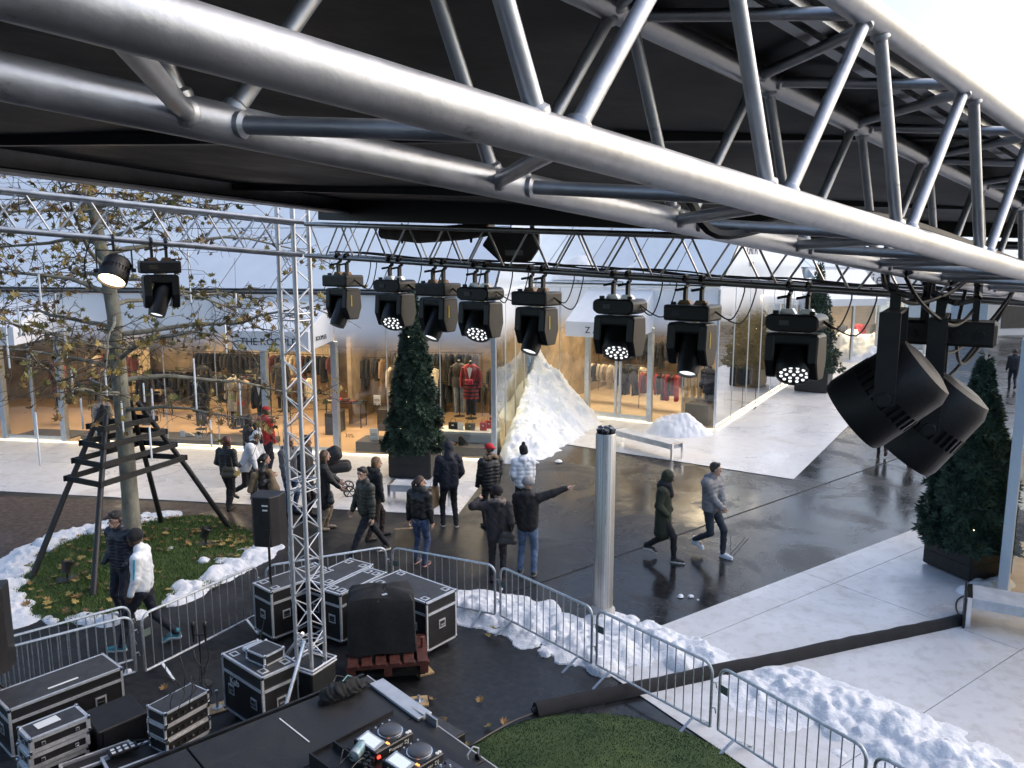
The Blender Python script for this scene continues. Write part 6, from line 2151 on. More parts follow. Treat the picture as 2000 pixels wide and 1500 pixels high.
def sdf_mesh(prims, vox, k=0.03, wr=0.0):
    """union of round cones ('c', a, b, ra, rb[, ridge spacing, amplitude]) and ellipsoids ('e', c, radii) as verts, quads"""
    lo, hi = np.full(3, 1e9), np.full(3, -1e9)
    bb = []
    for p in prims:
        if p[0] == 'c':
            a, b = np.array(p[1], float), np.array(p[2], float)
            r = max(p[3], p[4])
            l, h = np.minimum(a, b) - r, np.maximum(a, b) + r
        else:
            c, r = np.array(p[1], float), np.array(p[2], float)
            l, h = c - r, c + r
        bb.append((l, h))
        lo, hi = np.minimum(lo, l), np.maximum(hi, h)
    lo -= vox * 3
    hi += vox * 3
    n = np.ceil((hi - lo) / vox).astype(int) + 1
    F = np.full(n, 0.5, np.float32)
    ax = [lo[i] + vox * np.arange(n[i]) for i in range(3)]
    mg = k + vox * 3
    for p, (l, h) in zip(prims, bb):
        s = [slice(max(0, int((l[i] - mg - lo[i]) / vox)), min(n[i], int((h[i] + mg - lo[i]) / vox) + 2)) for i in range(3)]
        X, Y, Z = ax[0][s[0]][:, None, None], ax[1][s[1]][None, :, None], ax[2][s[2]][None, None, :]
        if p[0] == 'c':
            a, b = np.array(p[1], float), np.array(p[2], float)
            d = b - a
            L2_ = max(float(d @ d), 1e-9)
            t = ((X - a[0]) * d[0] + (Y - a[1]) * d[1] + (Z - a[2]) * d[2]) / L2_
            tc = np.clip(t, 0, 1)
            D = np.sqrt((X - a[0] - tc * d[0]) ** 2 + (Y - a[1] - tc * d[1]) ** 2 + (Z - a[2] - tc * d[2]) ** 2) - (p[3] + (p[4] - p[3]) * tc)
            if len(p) > 5:
                D = D - p[6] * (np.abs(np.sin(t * math.sqrt(L2_) / p[5] * math.pi)) - 0.6)
        else:
            c, r = p[1], p[2]
            q = np.sqrt(((X - c[0]) / r[0]) ** 2 + ((Y - c[1]) / r[1]) ** 2 + ((Z - c[2]) / r[2]) ** 2)
            D = (q - 1) * min(r)
        f = F[tuple(s)]
        hh = np.clip(0.5 + 0.5 * (f - D) / k, 0, 1)
        F[tuple(s)] = f * (1 - hh) + D * hh - k * hh * (1 - hh)
    if wr:                                   # folds
        X, Y, Z = ax[0][:, None, None], ax[1][None, :, None], ax[2][None, None, :]
        F = F + wr * (np.sin(13 * Z + 24 * X + 7 * np.sin(11 * Z + 5 * Y)) * np.sin(27 * Y - 15 * Z + 5 * np.sin(17 * X)) + 0.4 * np.sin(41 * Z + 47 * X - 33 * Y))
    cs = tuple(m - 1 for m in n)
    acc = np.zeros(cs + (3,), np.float32)
    cnt = np.zeros(cs, np.int16)
    C = [F[o[0]:o[0] + cs[0], o[1]:o[1] + cs[1], o[2]:o[2] + cs[2]] for o in _OFF]
    for i, j in _EDG:
        m = (C[i] < 0) != (C[j] < 0)
        fa, fb = C[i][m], C[j][m]
        t = fa / (fa - fb)
        oi, oj = np.array(_OFF[i], np.float32), np.array(_OFF[j], np.float32)
        acc[m] += oi + t[:, None] * (oj - oi)
        cnt[m] += 1
    act = cnt > 0
    idx = np.full(cs, -1, np.int64)
    idx[act] = np.arange(act.sum())
    W = np.argwhere(act) + acc[act] / cnt[act][:, None]
    Vt = W * vox + lo
    S = F < 0
    quads = []
    for axs_ in range(3):
        u, w = (axs_ + 1) % 3, (axs_ + 2) % 3
        sl = [slice(None)] * 3
        sl2 = [slice(None)] * 3
        sl[axs_], sl2[axs_] = slice(0, -1), slice(1, None)
        a, b = S[tuple(sl)], S[tuple(sl2)]
        e = np.argwhere(a != b)
        e = e[(e[:, u] > 0) & (e[:, w] > 0) & (e[:, u] < n[u] - 1) & (e[:, w] < n[w] - 1)]
        if not len(e):
            continue
        inside = a[tuple(e.T)]
        q = []
        for du, dw in ((1, 1), (0, 1), (0, 0), (1, 0)):
            c = e.copy()
            c[:, u] -= du
            c[:, w] -= dw
            q.append(idx[tuple(c.T)])
        q = np.stack(q, -1)
        q[~inside] = q[~inside][:, ::-1]
        quads.append(q)
    Q = np.concatenate(quads)
    Q = Q[(Q >= 0).all(1)]
    return Vt, Q


def soft(name, prims, vox, k, m, parent, M=None, wr=0.0):
    v, q = sdf_mesh(prims, vox, k, wr)
    me = bpy.data.meshes.new(name)
    me.from_pydata(v.tolist(), [], q.tolist())
    return link(name, me, m, parent, smooth=True)


_mc = {}


def cloth(col, rough=0.8, var=0.25, vs=9.0, bump=0.5, metal=0.0):
    key = (tuple(round(c, 3) for c in col), rough, var, vs)
    if key not in _mc:
        _mc[key] = mat('cloth_%02d' % len(_mc), col, rough, metal, var=var, vscale=vs, bump=bump, bscale=13)
    return _mc[key]


SKIN = [mat('skin_light', (0.50, 0.31, 0.23), 0.55, 0, var=0.06), mat('skin_tan', (0.36, 0.21, 0.145), 0.55, 0, var=0.06), mat('skin_dark', (0.085, 0.045, 0.030), 0.5, 0, var=0.08)]
EYE = mat('eye_dark', (0.02, 0.015, 0.012), 0.3)
LIP = mat('lips', (0.30, 0.12, 0.10), 0.5)


def ik(a, c, l1, l2, pole):
    """middle joint between a and c for two bones, bent towards pole"""
    a, c, pole = Vector(a), Vector(c), Vector(pole)
    d = c - a
    L_ = min(d.length, (l1 + l2) * 0.999)
    if d.length > L_:
        c = a + d.normalized() * L_
    d = (c - a).normalized()
    x = (l1 * l1 - l2 * l2 + L_ * L_) / (2 * L_)
    h = math.sqrt(max(l1 * l1 - x * x, 0))
    p = pole - d * pole.dot(d)
    p = p.normalized() if p.length > 1e-5 else d.orthogonal().normalized()
    return a + d * x + p * h, c


def hand_prims(w, d, palm_n, side, pose):
    """hand at wrist w, pointing along d; palm_n = palm normal; pose relaxed / point / fist"""
    d = Vector(d).normalized()
    n = Vector(palm_n)
    n = (n - d * n.dot(d)).normalized()
    s = d.cross(n) * side                # towards the thumb
    pr = [('c', w - d * 0.03, w + d * 0.02, 0.027, 0.026), ('c', w + d * 0.025 + s * 0.018, w + d * 0.075 + s * 0.022, 0.018, 0.014), ('c', w + d * 0.025 - s * 0.018, w + d * 0.075 - s * 0.022, 0.018, 0.014), ('c', w + d * 0.02, w + d * 0.08, 0.018, 0.014)]
    base = [0.028, 0.010, -0.009, -0.027]
    lens = [0.072, 0.080, 0.074, 0.058]
    for i in range(4):
        b = w + d * 0.085 + s * base[i]
        if pose == 'point' and i == 0:
            c1, c2 = 0.02, 0.05
        elif pose == 'relaxed':
            c1, c2 = 0.45, 0.95
        else:
            c1, c2 = 1.25, 2.5
        f1 = d * math.cos(c1) + n * math.sin(c1)
        f2 = d * math.cos(c2) + n * math.sin(c2)
        m_ = b + f1 * lens[i] * 0.52
        pr += [('c', b, m_, 0.0098, 0.0090), ('c', m_, m_ + f2 * lens[i] * 0.48, 0.0088, 0.0072)]
    tb = w + d * 0.02 + s * 0.026
    t1 = tb + (d * 0.55 + s * 0.75 + n * 0.25).normalized() * 0.042
    pr += [('c', tb, t1, 0.013, 0.011), ('c', t1, t1 + (d * 0.85 + s * 0.15 + n * 0.4).normalized() * 0.032, 0.0105, 0.0085)]
    return pr


def person(label, P, yaw, h=1.75, skin=0, feet=None, hands=None, lean=0.0, look=0.0, nod=0.0, jacket=None, trousers=(0.012, 0.012, 0.014), shoes=(0.012, 0.012, 0.013), sole=None,
           hair=(0.03, 0.02, 0.015), hstyle='short', hat=None, scarf=None, fur=None, hood=None, vox=0.014, hpose=('relaxed', 'relaxed'), legs_w=1.0, gloves=False, dress=None, twist=0.0):
    """yaw: direction faced, clockwise from +Y (180 = towards the camera). feet / hands in body space (x right, y ahead, z up), for a 1.75 m figure"""
    s = h / 1.75
    root = thing('person', label, 'person', Vector((P[0], P[1], 0)), -RAD(yaw))
    S = Matrix.Scale(s, 4)
    feet = feet or ((-0.10, 0.02, 0.0), (0.10, -0.02, 0.0))
    hands = hands or ((-0.27, 0.06, 0.80), (0.27, 0.06, 0.80))
    ly = lean
    cy = (feet[0][1] + feet[1][1]) / 2 * 0.6
    cx = (feet[0][0] + feet[1][0]) / 2 * 0.7
    pel = V(cx, cy, 0.93 - 0.06 * abs(feet[0][1] - feet[1][1]))
    chest = pel + V(0, 0.36 * ly, 0.37)
    neck = chest + V(0, 0.10 * ly + 0.01, 0.20)
    tw_ = Matrix.Rotation(-RAD(twist), 3, 'Z')
    hips = [pel + V(-0.09, 0, -0.02), pel + V(0.09, 0, -0.02)]
    sh = [chest + tw_ @ V(-0.185, 0, 0.125), chest + tw_ @ V(0.185, 0, 0.125)]
    hd = neck + V(0, 0.055 + 0.05 * nod, 0.155 - 0.03 * nod)
    R = Matrix.Rotation(-RAD(look), 3, 'Z') @ Matrix.Rotation(-nod * 0.6, 3, 'X')
    H = lambda x, y, z: hd + R @ V(x, y, z)
    legs, arms = [], []
    for i in range(2):
        an = V(*feet[i]) + V(0, -0.035, 0.085)
        kn, an = ik(hips[i], an, 0.435, 0.42, (0.05 * (1 if i else -1), 1, 0))
        legs.append((hips[i], kn, an))
        el, wr_ = ik(sh[i], V(*hands[i]), 0.285, 0.255, (0.35 * (1 if i else -1), -1, -0.35))
        arms.append((sh[i], el, wr_))
    # ---- body: one skin
    bp1 = [('c', pel + V(-0.05, 0, 0), chest + V(-0.06, 0, 0), 0.105, 0.105), ('c', pel + V(0.05, 0, 0), chest + V(0.06, 0, 0), 0.105, 0.105), ('c', chest, neck + V(0, -0.01, 0.0), 0.10, 0.055), ('c', neck + V(0, 0, -0.03), hd + V(0, -0.01, -0.05), 0.055, 0.05)]
    for i in range(2):
        a, b, c = arms[i]
        bp1 += [('c', chest + V(0, 0, 0.1), a, 0.06, 0.055), ('c', a, b, 0.048, 0.038), ('c', b, c, 0.036, 0.025)]
        a, b, c = legs[i]
        bp1 += [('c', a, b, 0.078, 0.05), ('c', b, c, 0.05, 0.033), ('c', c + V(0, 0, -0.03), V(*feet[i]) + V(0, 0.12, 0.035), 0.036, 0.028)]
    sc = lambda pr: [(p[0], [q * s for q in p[1]], [q * s for q in p[2]]) + tuple(x * s for x in p[3:]) for p in pr]
    v1, q1 = sdf_mesh(sc(bp1), vox * 1.15 * s, 0.03)
    e_ = 0.078
    hp = [('e', H(0, -0.012, 0.025), (0.078, 0.096, 0.098)), ('c', H(0, 0.018, -0.045), H(0, 0.050, -0.085), 0.056, 0.030), ('c', H(0, 0.075, 0.005), H(0, 0.098, -0.028), 0.012, 0.017), ('c', H(-0.03, 0.068, 0.034), H(0.03, 0.068, 0.034), 0.018, 0.018),
          ('c', H(-0.018, 0.076, -0.060), H(0.018, 0.076, -0.060), 0.011, 0.011), ('c', H(-0.078, -0.005, 0.012), H(-0.080, -0.012, -0.022), 0.013, 0.010), ('c', H(0.078, -0.005, 0.012), H(0.080, -0.012, -0.022), 0.013, 0.010), ('c', hd + V(0, -0.01, -0.05), neck, 0.05, 0.052)]
    v2, q2 = sdf_mesh(sc(hp), 0.0095 * s, 0.014)
    vs_, qs_ = [v1, v2], [q1, q2 + len(v1)]
    tot = len(v1) + len(v2)
    if not gloves:
        for i in range(2):
            if hpose[i] == 'hidden':
                continue
            _, b, c = arms[i]
            dr = (c - b).normalized()
            pn = V(0.8 if i == 0 else -0.8, 0.3, -0.1) if hpose[i] != 'point' else V(0, 0, -1)
            v3, q3 = sdf_mesh(sc(hand_prims(c, dr, pn, (1 if i else -1) * (1 if hpose[i] != 'point' else -1), hpose[i])), 0.0055 * s, 0.006)
            vs_.append(v3)
            qs_.append(q3 + tot)
            tot += len(v3)
    Vv = np.concatenate(vs_)
    Qq = np.concatenate(qs_)
    me = bpy.data.meshes.new('body')
    me.from_pydata(Vv.tolist(), [], Qq.tolist())
    for m in (SKIN[skin], EYE, LIP):
        me.materials.append(m)
    cen = Vv[Qq].mean(1)
    mi = np.zeros(len(Qq), int)
    for sx in (-1, 1):
        ec = np.array(H(sx * 0.032, 0.078, 0.014)) * s
        mi[np.linalg.norm((cen - ec) * np.array([0.8, 1, 1.35]), axis=1) < 0.0135 * s] = 1
    lc = np.array(H(0, 0.085, -0.062)) * s
    mi[(np.linalg.norm((cen - lc) * np.array([0.55, 0.55, 2.0]), axis=1) < 0.015 * s)] = 2
    body = link('body', me, None, root, smooth=True)
    me.polygons.foreach_set('material_index', mi.tolist())
    # ---- trousers and shoes
    if trousers:
        tp = [('c', pel + V(-0.05, 0, 0.06), pel + V(0.05, 0, 0.06), 0.122, 0.122), ('c', pel + V(0, 0, 0.05), pel + V(0, 0, -0.06), 0.12, 0.10)]
        for i in range(2):
            a, b, c = legs[i]
            tp += [('c', a, b, 0.095 * legs_w, 0.064 * legs_w), ('c', b, c + V(0, 0, -0.005), 0.064 * legs_w, 0.05 * legs_w)]
        soft('trousers', sc(tp), vox * 1.1 * s, 0.02, cloth(trousers, 0.85, 0.35, 7), root, wr=0.006)
    for i in range(2):
        f = V(*feet[i])
        lift = 0.5 if feet[i][2] > 0.04 else 0.0
        toe = f + V(0, 0.15, 0.032 - lift * 0.12)
        pr = [('c', f + V(0, -0.055, 0.045), f + V(0, 0.06, 0.045), 0.043, 0.042), ('c', f + V(0, 0.05, 0.042), toe, 0.042, 0.034), ('c', f + V(0, -0.045, 0.05), f + V(0, -0.035, 0.11), 0.042, 0.042)]
        sh_o = soft('shoe', sc(pr), 0.011 * s, 0.012, cloth(shoes, 0.6, 0.15, 12), root)
        if sole:
            pr = [('c', f + V(0, -0.06, 0.014), f + V(0, 0.06, 0.014), 0.044, 0.044), ('c', f + V(0, 0.06, 0.014), toe + V(0, 0, -0.020), 0.044, 0.036)]
            vv, qq = sdf_mesh(sc(pr), 0.011 * s, 0.01)
            top_z = (np.array(f)[2] + 0.028) * s
            vv[:, 2] = np.minimum(vv[:, 2], np.maximum(top_z, 0) if not lift else vv[:, 2])
            mm = bpy.data.meshes.new('sole')
            mm.from_pydata(vv.tolist(), [], qq.tolist())
            link('sole', mm, cloth(sole, 0.5, 0.05, 10), sh_o, smooth=True)
    # ---- jacket: col, hem height, puffer spacing
    j = jacket
    if j:
        g_ = j.get('grow', 0.0)
        rg = (j['puff'], 0.010) if j.get('puff') else ()
        hem = pel + V(0, 0.0, j.get('hem', -0.08))
        if j.get('hem', -0.08) < -0.25:
            hem = hem + V(0, 0.0, 0)
        jp = [('c', hem + V(-0.055, 0, 0.10), chest + V(-0.075, 0, 0.04), 0.128 + g_ + j.get('flare', 0), 0.125 + g_) + rg, ('c', hem + V(0.055, 0, 0.10), chest + V(0.075, 0, 0.04), 0.128 + g_ + j.get('flare', 0), 0.125 + g_) + rg,
              ('c', chest + V(0, 0, 0.08), neck + V(0, -0.012, 0.015), 0.115 + g_ * 0.6, 0.072)]
        if j.get('hem', -0.08) < -0.25:
            jp += [('c', hem + V(-0.04, 0, 0.06), hem + V(0.04, 0, 0.06), 0.15 + g_, 0.15 + g_)]
        for i in range(2):
            a, b, c = arms[i]
            e = c - (c - b).normalized() * 0.015
            jp += [('c', chest + V(0, 0, 0.09), a, 0.09, 0.08 + g_), ('c', a, b, 0.075 + g_, 0.060 + g_) + rg, ('c', b, e, 0.060 + g_, 0.044 + g_ * 0.6) + rg]
        if j.get('collar', True):
            jp += [('c', neck + V(-0.03, 0.0, 0.02), neck + V(0.03, 0.0, 0.02), 0.068, 0.068)]
        if hood == 'down':
            jp += [('c', neck + V(-0.07, -0.085, 0.0), neck + V(0.07, -0.085, 0.0), 0.06, 0.06), ('c', neck + V(0, -0.11, -0.02), neck + V(0, -0.12, -0.12), 0.06, 0.04)]
        if hood == 'up':
            jp += [('e', H(0, -0.03, 0.03), (0.112, 0.118, 0.130)), ('c', hd + V(0, -0.06, -0.06), neck + V(0, -0.05, -0.02), 0.09, 0.10)]
        ja = soft('jacket', sc(jp), vox * s, 0.03, j.get('mat') or cloth(j['col'], j.get('rough', 0.7), j.get('var', 0.25), j.get('vs', 7)), root, wr=0.002 if j.get('puff') else 0.0042)
        if j.get('shirt'):
            soft('shirt', sc([('c', hem + V(-0.05, 0.0, 0.06), hem + V(0.05, 0, 0.06), 0.128, 0.128)]), vox * s, 0.02, cloth(j['shirt']), root)
    if dress:
        soft('skirt', sc([('c', pel + V(-0.05, 0, 0.02), pel + V(-0.07, 0, -0.28), 0.13, 0.13), ('c', pel + V(0.05, 0, 0.02), pel + V(0.07, 0, -0.28), 0.13, 0.13)]), vox * s, 0.04, cloth(dress), root)
    if fur:
        pr = []
        rr_ = random.Random(int(abs(P[0] * 100)))
        for t in range(14):
            a = 2 * math.pi * t / 14
            c = neck + V(0.115 * math.cos(a), -0.03 + 0.10 * math.sin(a), 0.02 + 0.02 * math.sin(a * 3) - 0.03 * math.sin(a))
            pr += [('e', c, (0.045 + rr_.uniform(-.008, .01),) * 3)]
        soft('fur_trim', sc(pr), 0.013 * s, 0.015, cloth(fur, 0.95, 0.45, 30, bump=0.8), root)
    if scarf:
        soft('scarf', sc([('c', neck + V(-0.05, 0.03, 0.03), neck + V(0.05, 0.03, 0.03), 0.075, 0.075), ('c', neck + V(0.02, 0.09, 0.02), chest + V(0.03, 0.15, 0.02), 0.055, 0.05), ('c', neck + V(-0.06, -0.02, 0.03), neck + V(0.06, -0.02, 0.03), 0.075, 0.075)]), vox * s, 0.02, cloth(scarf), root)
    # ---- hair, hats
    if hstyle != 'none' and hood != 'up':
        hp = [('e', H(0, -0.026, 0.045), (0.088, 0.098, 0.094))]
        if hstyle == 'short':
            hp += [('c', H(-0.06, -0.045, 0.0), H(0.06, -0.045, 0.0), 0.045, 0.045), ('c', H(-0.04, 0.045, 0.098), H(0.04, 0.045, 0.098), 0.028, 0.028)]
        if hstyle in ('long', 'bob', 'pony'):
            hp += [('c', H(-0.05, -0.05, 0.02), H(0.05, -0.05, 0.02), 0.065, 0.065)]
        if hstyle == 'bob':
            hp += [('c', H(-0.06, -0.03, 0.0), H(-0.065, -0.01, -0.13), 0.05, 0.04), ('c', H(0.06, -0.03, 0.0), H(0.065, -0.01, -0.13), 0.05, 0.04), ('c', H(0, -0.06, 0.0), H(0, -0.07, -0.14), 0.07, 0.06)]
        if hstyle == 'long':
            hp += [('c', H(-0.06, -0.04, 0.0), H(-0.085, 0.0, -0.27), 0.048, 0.028), ('c', H(0.06, -0.04, 0.0), H(0.085, 0.0, -0.27), 0.048, 0.028), ('c', H(0, -0.06, 0.0), H(0, -0.09, -0.30), 0.065, 0.035)]
        if hstyle == 'pony':
            hp += [('c', H(0, -0.10, 0.06), H(0, -0.15, -0.02), 0.035, 0.04), ('c', H(0, -0.15, -0.02), H(0, -0.15, -0.24), 0.04, 0.018)]
        if hstyle == 'beard':
            hp += [('c', H(-0.06, -0.045, 0.0), H(0.06, -0.045, 0.0), 0.045, 0.045), ('c', H(-0.035, 0.045, -0.085), H(0.035, 0.045, -0.085), 0.034, 0.034)]
        vh, qh = sdf_mesh(sc(hp), 0.0105 * s, 0.016)
        mm = bpy.data.meshes.new('hair')
        mm.from_pydata(vh.tolist(), [], qh.tolist())
        link('hair', mm, cloth(hair, 0.55, 0.35, 22, bump=0.4), root, smooth=True)
    if hat:
        kind, col = hat
        if kind == 'beanie':
            hp = [('e', H(0, -0.022, 0.065), (0.097, 0.108, 0.098)), ('c', H(-0.05, -0.02, 0.045), H(0.05, -0.02, 0.045), 0.068, 0.068)]
            ho = soft('beanie', sc(hp), 0.011 * s, 0.02, cloth(col, 0.9, 0.2, 20, bump=0.5), root)
        elif kind == 'pompom':
            hp = [('e', H(0, -0.022, 0.065), (0.097, 0.108, 0.098)), ('e', H(0, -0.03, 0.185), (0.045, 0.045, 0.045)), ('c', H(-0.03, -0.055, 0.0), H(0.03, -0.055, 0.0), 0.07, 0.07)]
            ho = soft('bobble_hat', sc(hp), 0.011 * s, 0.02, cloth(col, 0.9, 0.2, 20, bump=0.5), root)
        elif kind in ('cap', 'cap_back'):
            f = 1 if kind == 'cap' else -1
            hp = [('e', H(0, -0.018, 0.062), (0.092, 0.102, 0.082)), ('c', H(-0.035, 0.085 * f, 0.062), H(-0.03, 0.155 * f, 0.045), 0.014, 0.010), ('c', H(0.035, 0.085 * f, 0.062), H(0.03, 0.155 * f, 0.045), 0.014, 0.010), ('c', H(0, 0.085 * f, 0.066), H(0, 0.165 * f, 0.048), 0.016, 0.011)]
            soft('cap', sc(hp), 0.010 * s, 0.018, cloth(col, 0.8, 0.1, 12), root)
    info = dict(root=root, s=s, arms=arms, neck=neck, pel=pel, chest=chest, hd=hd, yaw=yaw)
    return info


def body_pt(i, p):
    """world point for a body-space point"""
    a = -RAD(i['yaw'])
    q = Matrix.Rotation(a, 3, 'Z') @ (Vector(p) * i['s'])
    return q + i['root'].location


def paper_bag(label, P, rz, size=(0.36, 0.14, 0.42), col=(0.34, 0.23, 0.13), logo=False):
    w, d, h = size
    r = thing('shopping_bag', label, 'bag', P, rz, 'paper shopping bags')
    m = mat('kraft_paper', col, 0.75, 0, var=0.12, vscale=6, bump=0.15, bscale=9)
    MB().loft([[(-w / 2, -d / 2, 0), (w / 2, -d / 2, 0), (w / 2, d / 2, 0), (-w / 2, d / 2, 0)], [(-w / 2, -d / 2 - 0.01, h * 0.5), (w / 2, -d / 2, h * 0.5), (w / 2, d / 2, h * 0.5), (-w / 2, d / 2, h * 0.5)],
               [(-w / 2, -d * 0.32, h), (w / 2, -d * 0.32, h), (w / 2, d * 0.32, h), (-w / 2, d * 0.32, h)]]).obj('bag_body', m, r)
    for sy in (-1, 1):
        MB().path([(-0.07, sy * d * 0.30, h - 0.02), (-0.06, sy * d * 0.2, h + 0.10), (0.06, sy * d * 0.2, h + 0.10), (0.07, sy * d * 0.30, h - 0.02)], 0.005, n=5).obj('handle', m, r)
    return r


def shoulder_bag(label, info, p, size, col, rz=0.0, strap_to=None):
    q = body_pt(info, p)
    r = thing('shoulder_bag', label, 'bag', q, -RAD(info['yaw']) + rz, 'bags carried by people')
    w, d, h = size
    soft('bag_body', [('c', (-w * 0.30, 0, -h * 0.25), (w * 0.30, 0, -h * 0.25), d, d), ('c', (-w * 0.26, 0, h * 0.15), (w * 0.26, 0, h * 0.15), d * 0.8, d * 0.8), ('c', (-w * .34, 0, -h * .3), (-w * .22, 0, h * .25), d * .8, d * .55), ('c', (w * .34, 0, -h * .3), (w * .22, 0, h * .25), d * .8, d * .55)], 0.014, 0.03, cloth(col, 0.5, 0.2, 8), r)
    top = (Matrix.Rotation(-rz, 3, 'Z') @ (Vector(strap_to) - Vector(p))) * info['s'] if strap_to else V(0, 0, 0.5)
    MB().path([(-w * 0.25, 0, h * 0.25), top + V(-0.02, 0.01, 0), top + V(0.02, -0.01, 0.0), (w * 0.25, 0, h * 0.25)], 0.009, n=6).obj('strap', cloth(col, 0.5, 0.2, 8), r)
    return r

# ================================================================== PEOPLE
BLK, NAVY, DEN, GREY = (0.012, 0.012, 0.014), (0.012, 0.014, 0.024), (0.055, 0.085, 0.16), (0.30, 0.30, 0.32)
LEATHER = mat('leather_black', (0.013, 0.012, 0.012), 0.35, 0, var=0.3, vscale=8, bump=0.25, bscale=14)
WHITE_SHINE = mat('white_down', (0.74, 0.76, 0.80), 0.5, 0, var=0.05, vscale=6, bump=0.15, bscale=12)
CAMO = mat('dark_green_down', (0.012, 0.014, 0.012), 0.45, 0, col2=(0.040, 0.045, 0.032), vscale=9)
LEOPARD = mat('speckled_coat', (0.40, 0.34, 0.28), 0.85, 0, col2=(0.06, 0.045, 0.04), vscale=42, detail=2)
stand = ((-0.11, 0.03, 0), (0.11, -0.03, 0))


def walk(a=0.30, lift=0.10):
    return ((-0.08, a, 0), (0.08, -a, lift))


def walk_r(a=0.30, lift=0.10):
    return ((-0.08, -a, lift), (0.08, a, 0))


# by the barrier, left
i1 = person('man in a navy quilted jacket and dark cap beside the man in white', G(247, 1215), 200, 1.80, 0, stand, ((-0.20, 0.14, 0.98), (0.20, 0.14, 0.98)), look=18, jacket=dict(col=(0.010, 0.012, 0.022), rough=0.45, puff=0.05, hem=-0.10), trousers=NAVY, hat=('cap', (0.02, 0.018, 0.018)), hpose=('hidden', 'hidden'))
i2 = person('man in a white jacket with blue sleeve stripe and black beanie walking left', G(287, 1262), 262, 1.80, 2, ((-0.09, 0.34, 0), (0.09, -0.36, 0.06)), ((-0.22, 0.10, 0.86), (0.27, -0.04, 0.80)), look=10, jacket=dict(col=(0.72, 0.74, 0.78), rough=0.6, hem=-0.06, mat=WHITE_SHINE), trousers=NAVY, shoes=(0.03, 0.22, 0.26), sole=(0.5, 0.6, 0.62), hat=('beanie', BLK), hstyle='none')
for sx, a in ((-1, i2['arms'][0]), (1, i2['arms'][1])):
    p0, p1 = a[0] + V(sx * 0.078, 0.0, 0.02), a[1] + V(sx * 0.066, 0, 0.02)
    MB().beam(p0 * i2['s'], p1 * i2['s'], 0.022, 0.03, up=(sx, 0, 0)).obj('sleeve_stripe', cloth((0.08, 0.36, 0.48)), i2['root'])
MB().path([V(0.13, 0.13, 1.40), V(0.02, 0.175, 1.28), V(-0.12, 0.16, 1.10), V(-0.19, 0.05, 1.02)], 0.014, n=6).obj('bag_strap', cloth(BLK), i2['root'])

# group by the long shop
i3 = person('red haired woman in black with an olive shoulder bag', G(448, 995), 15, 1.68, 0, ((-0.07, 0.10, 0), (0.08, -0.10, 0)), ((-0.22, 0.18, 1.0), (0.22, 0.20, 1.02)), look=10, jacket=dict(col=BLK, rough=0.5, puff=0.07, hem=-0.05), trousers=BLK, hair=(0.075, 0.022, 0.016), hstyle='bob', hpose=('hidden', 'hidden'))
shoulder_bag('olive brown shoulder bag of the red haired woman', i3, (0.16, -0.16, 0.98), (0.40, 0.07, 0.30), (0.07, 0.06, 0.04), strap_to=(0.10, -0.02, 1.47))
i4 = person('person in a white down coat with white and black hood bending forward', G(492, 978), 75, 1.68, 0, ((-0.08, 0.05, 0), (0.08, -0.46, 0.16)), ((-0.2, 0.26, 0.84), (0.2, 0.16, 0.80)), lean=0.45, nod=0.8, jacket=dict(mat=WHITE_SHINE, col=GREY, hem=-0.14, grow=0.02), trousers=BLK, hstyle='none', hat=('pompom', (0.62, 0.62, 0.62)), fur=(0.015, 0.015, 0.015), hood='down', shoes=BLK)
shoulder_bag('orange brown handbag of the person in the white down coat', i4, (0.16, 0.20, 0.74), (0.30, 0.05, 0.20), (0.30, 0.10, 0.04), strap_to=(0.2, 0.16, 0.84))
i5 = person('bearded man in a white and black jacket behind the white coat', G(505, 968), 95, 1.78, 1, stand, ((-0.24, 0.10, 0.9), (0.24, 0.12, 0.9)), look=-10, jacket=dict(col=(0.5, 0.52, 0.55), rough=0.6, hem=-0.06), trousers=NAVY, hstyle='beard', hair=(0.012, 0.010, 0.010), scarf=BLK, hpose=('hidden', 'hidden'))
person('dark haired person hidden behind the white coat', G(490, 945), 60, 1.74, 1, stand, jacket=dict(col=(0.03, 0.025, 0.025), hem=-0.1), hair=(0.010, 0.008, 0.008), hstyle='bob', hpose=('hidden', 'hidden'))
person('man in a red jacket and red cap near the shop window', G(522, 930), 30, 1.82, 0, stand, ((-0.25, 0.08, 0.85), (0.25, 0.08, 0.85)), jacket=dict(col=(0.42, 0.018, 0.016), rough=0.5, hem=-0.10), trousers=NAVY, hat=('cap', (0.35, 0.02, 0.02)), hpose=('hidden', 'hidden'))
i7 = person('dark haired woman in a leather jacket with a camel coat over her shoulder', G(520, 1035), 80, 1.62, 0, stand, ((-0.16, 0.20, 1.25), (0.16, 0.22, 1.28)), look=-5, jacket=dict(mat=LEATHER, col=BLK, hem=-0.06), trousers=(0.20, 0.17, 0.13), hair=(0.015, 0.010, 0.008), hstyle='pony', hpose=('fist', 'fist'), shoes=(0.6, 0.6, 0.62))
soft('carried_coat', [('c', (0.10, 0.12, 1.30), (0.14, -0.16, 1.22), 0.05, 0.07), ('c', (0.14, -0.16, 1.22), (0.16, -0.26, 0.92), 0.07, 0.06), ('c', (0.12, 0.16, 1.28), (0.22, 0.24, 0.95), 0.05, 0.09), ('c', (0.22, 0.24, 0.95), (0.26, 0.26, 0.72), 0.09, 0.11)], 0.015, 0.05, cloth((0.20, 0.14, 0.08), 0.9), i7['root'])
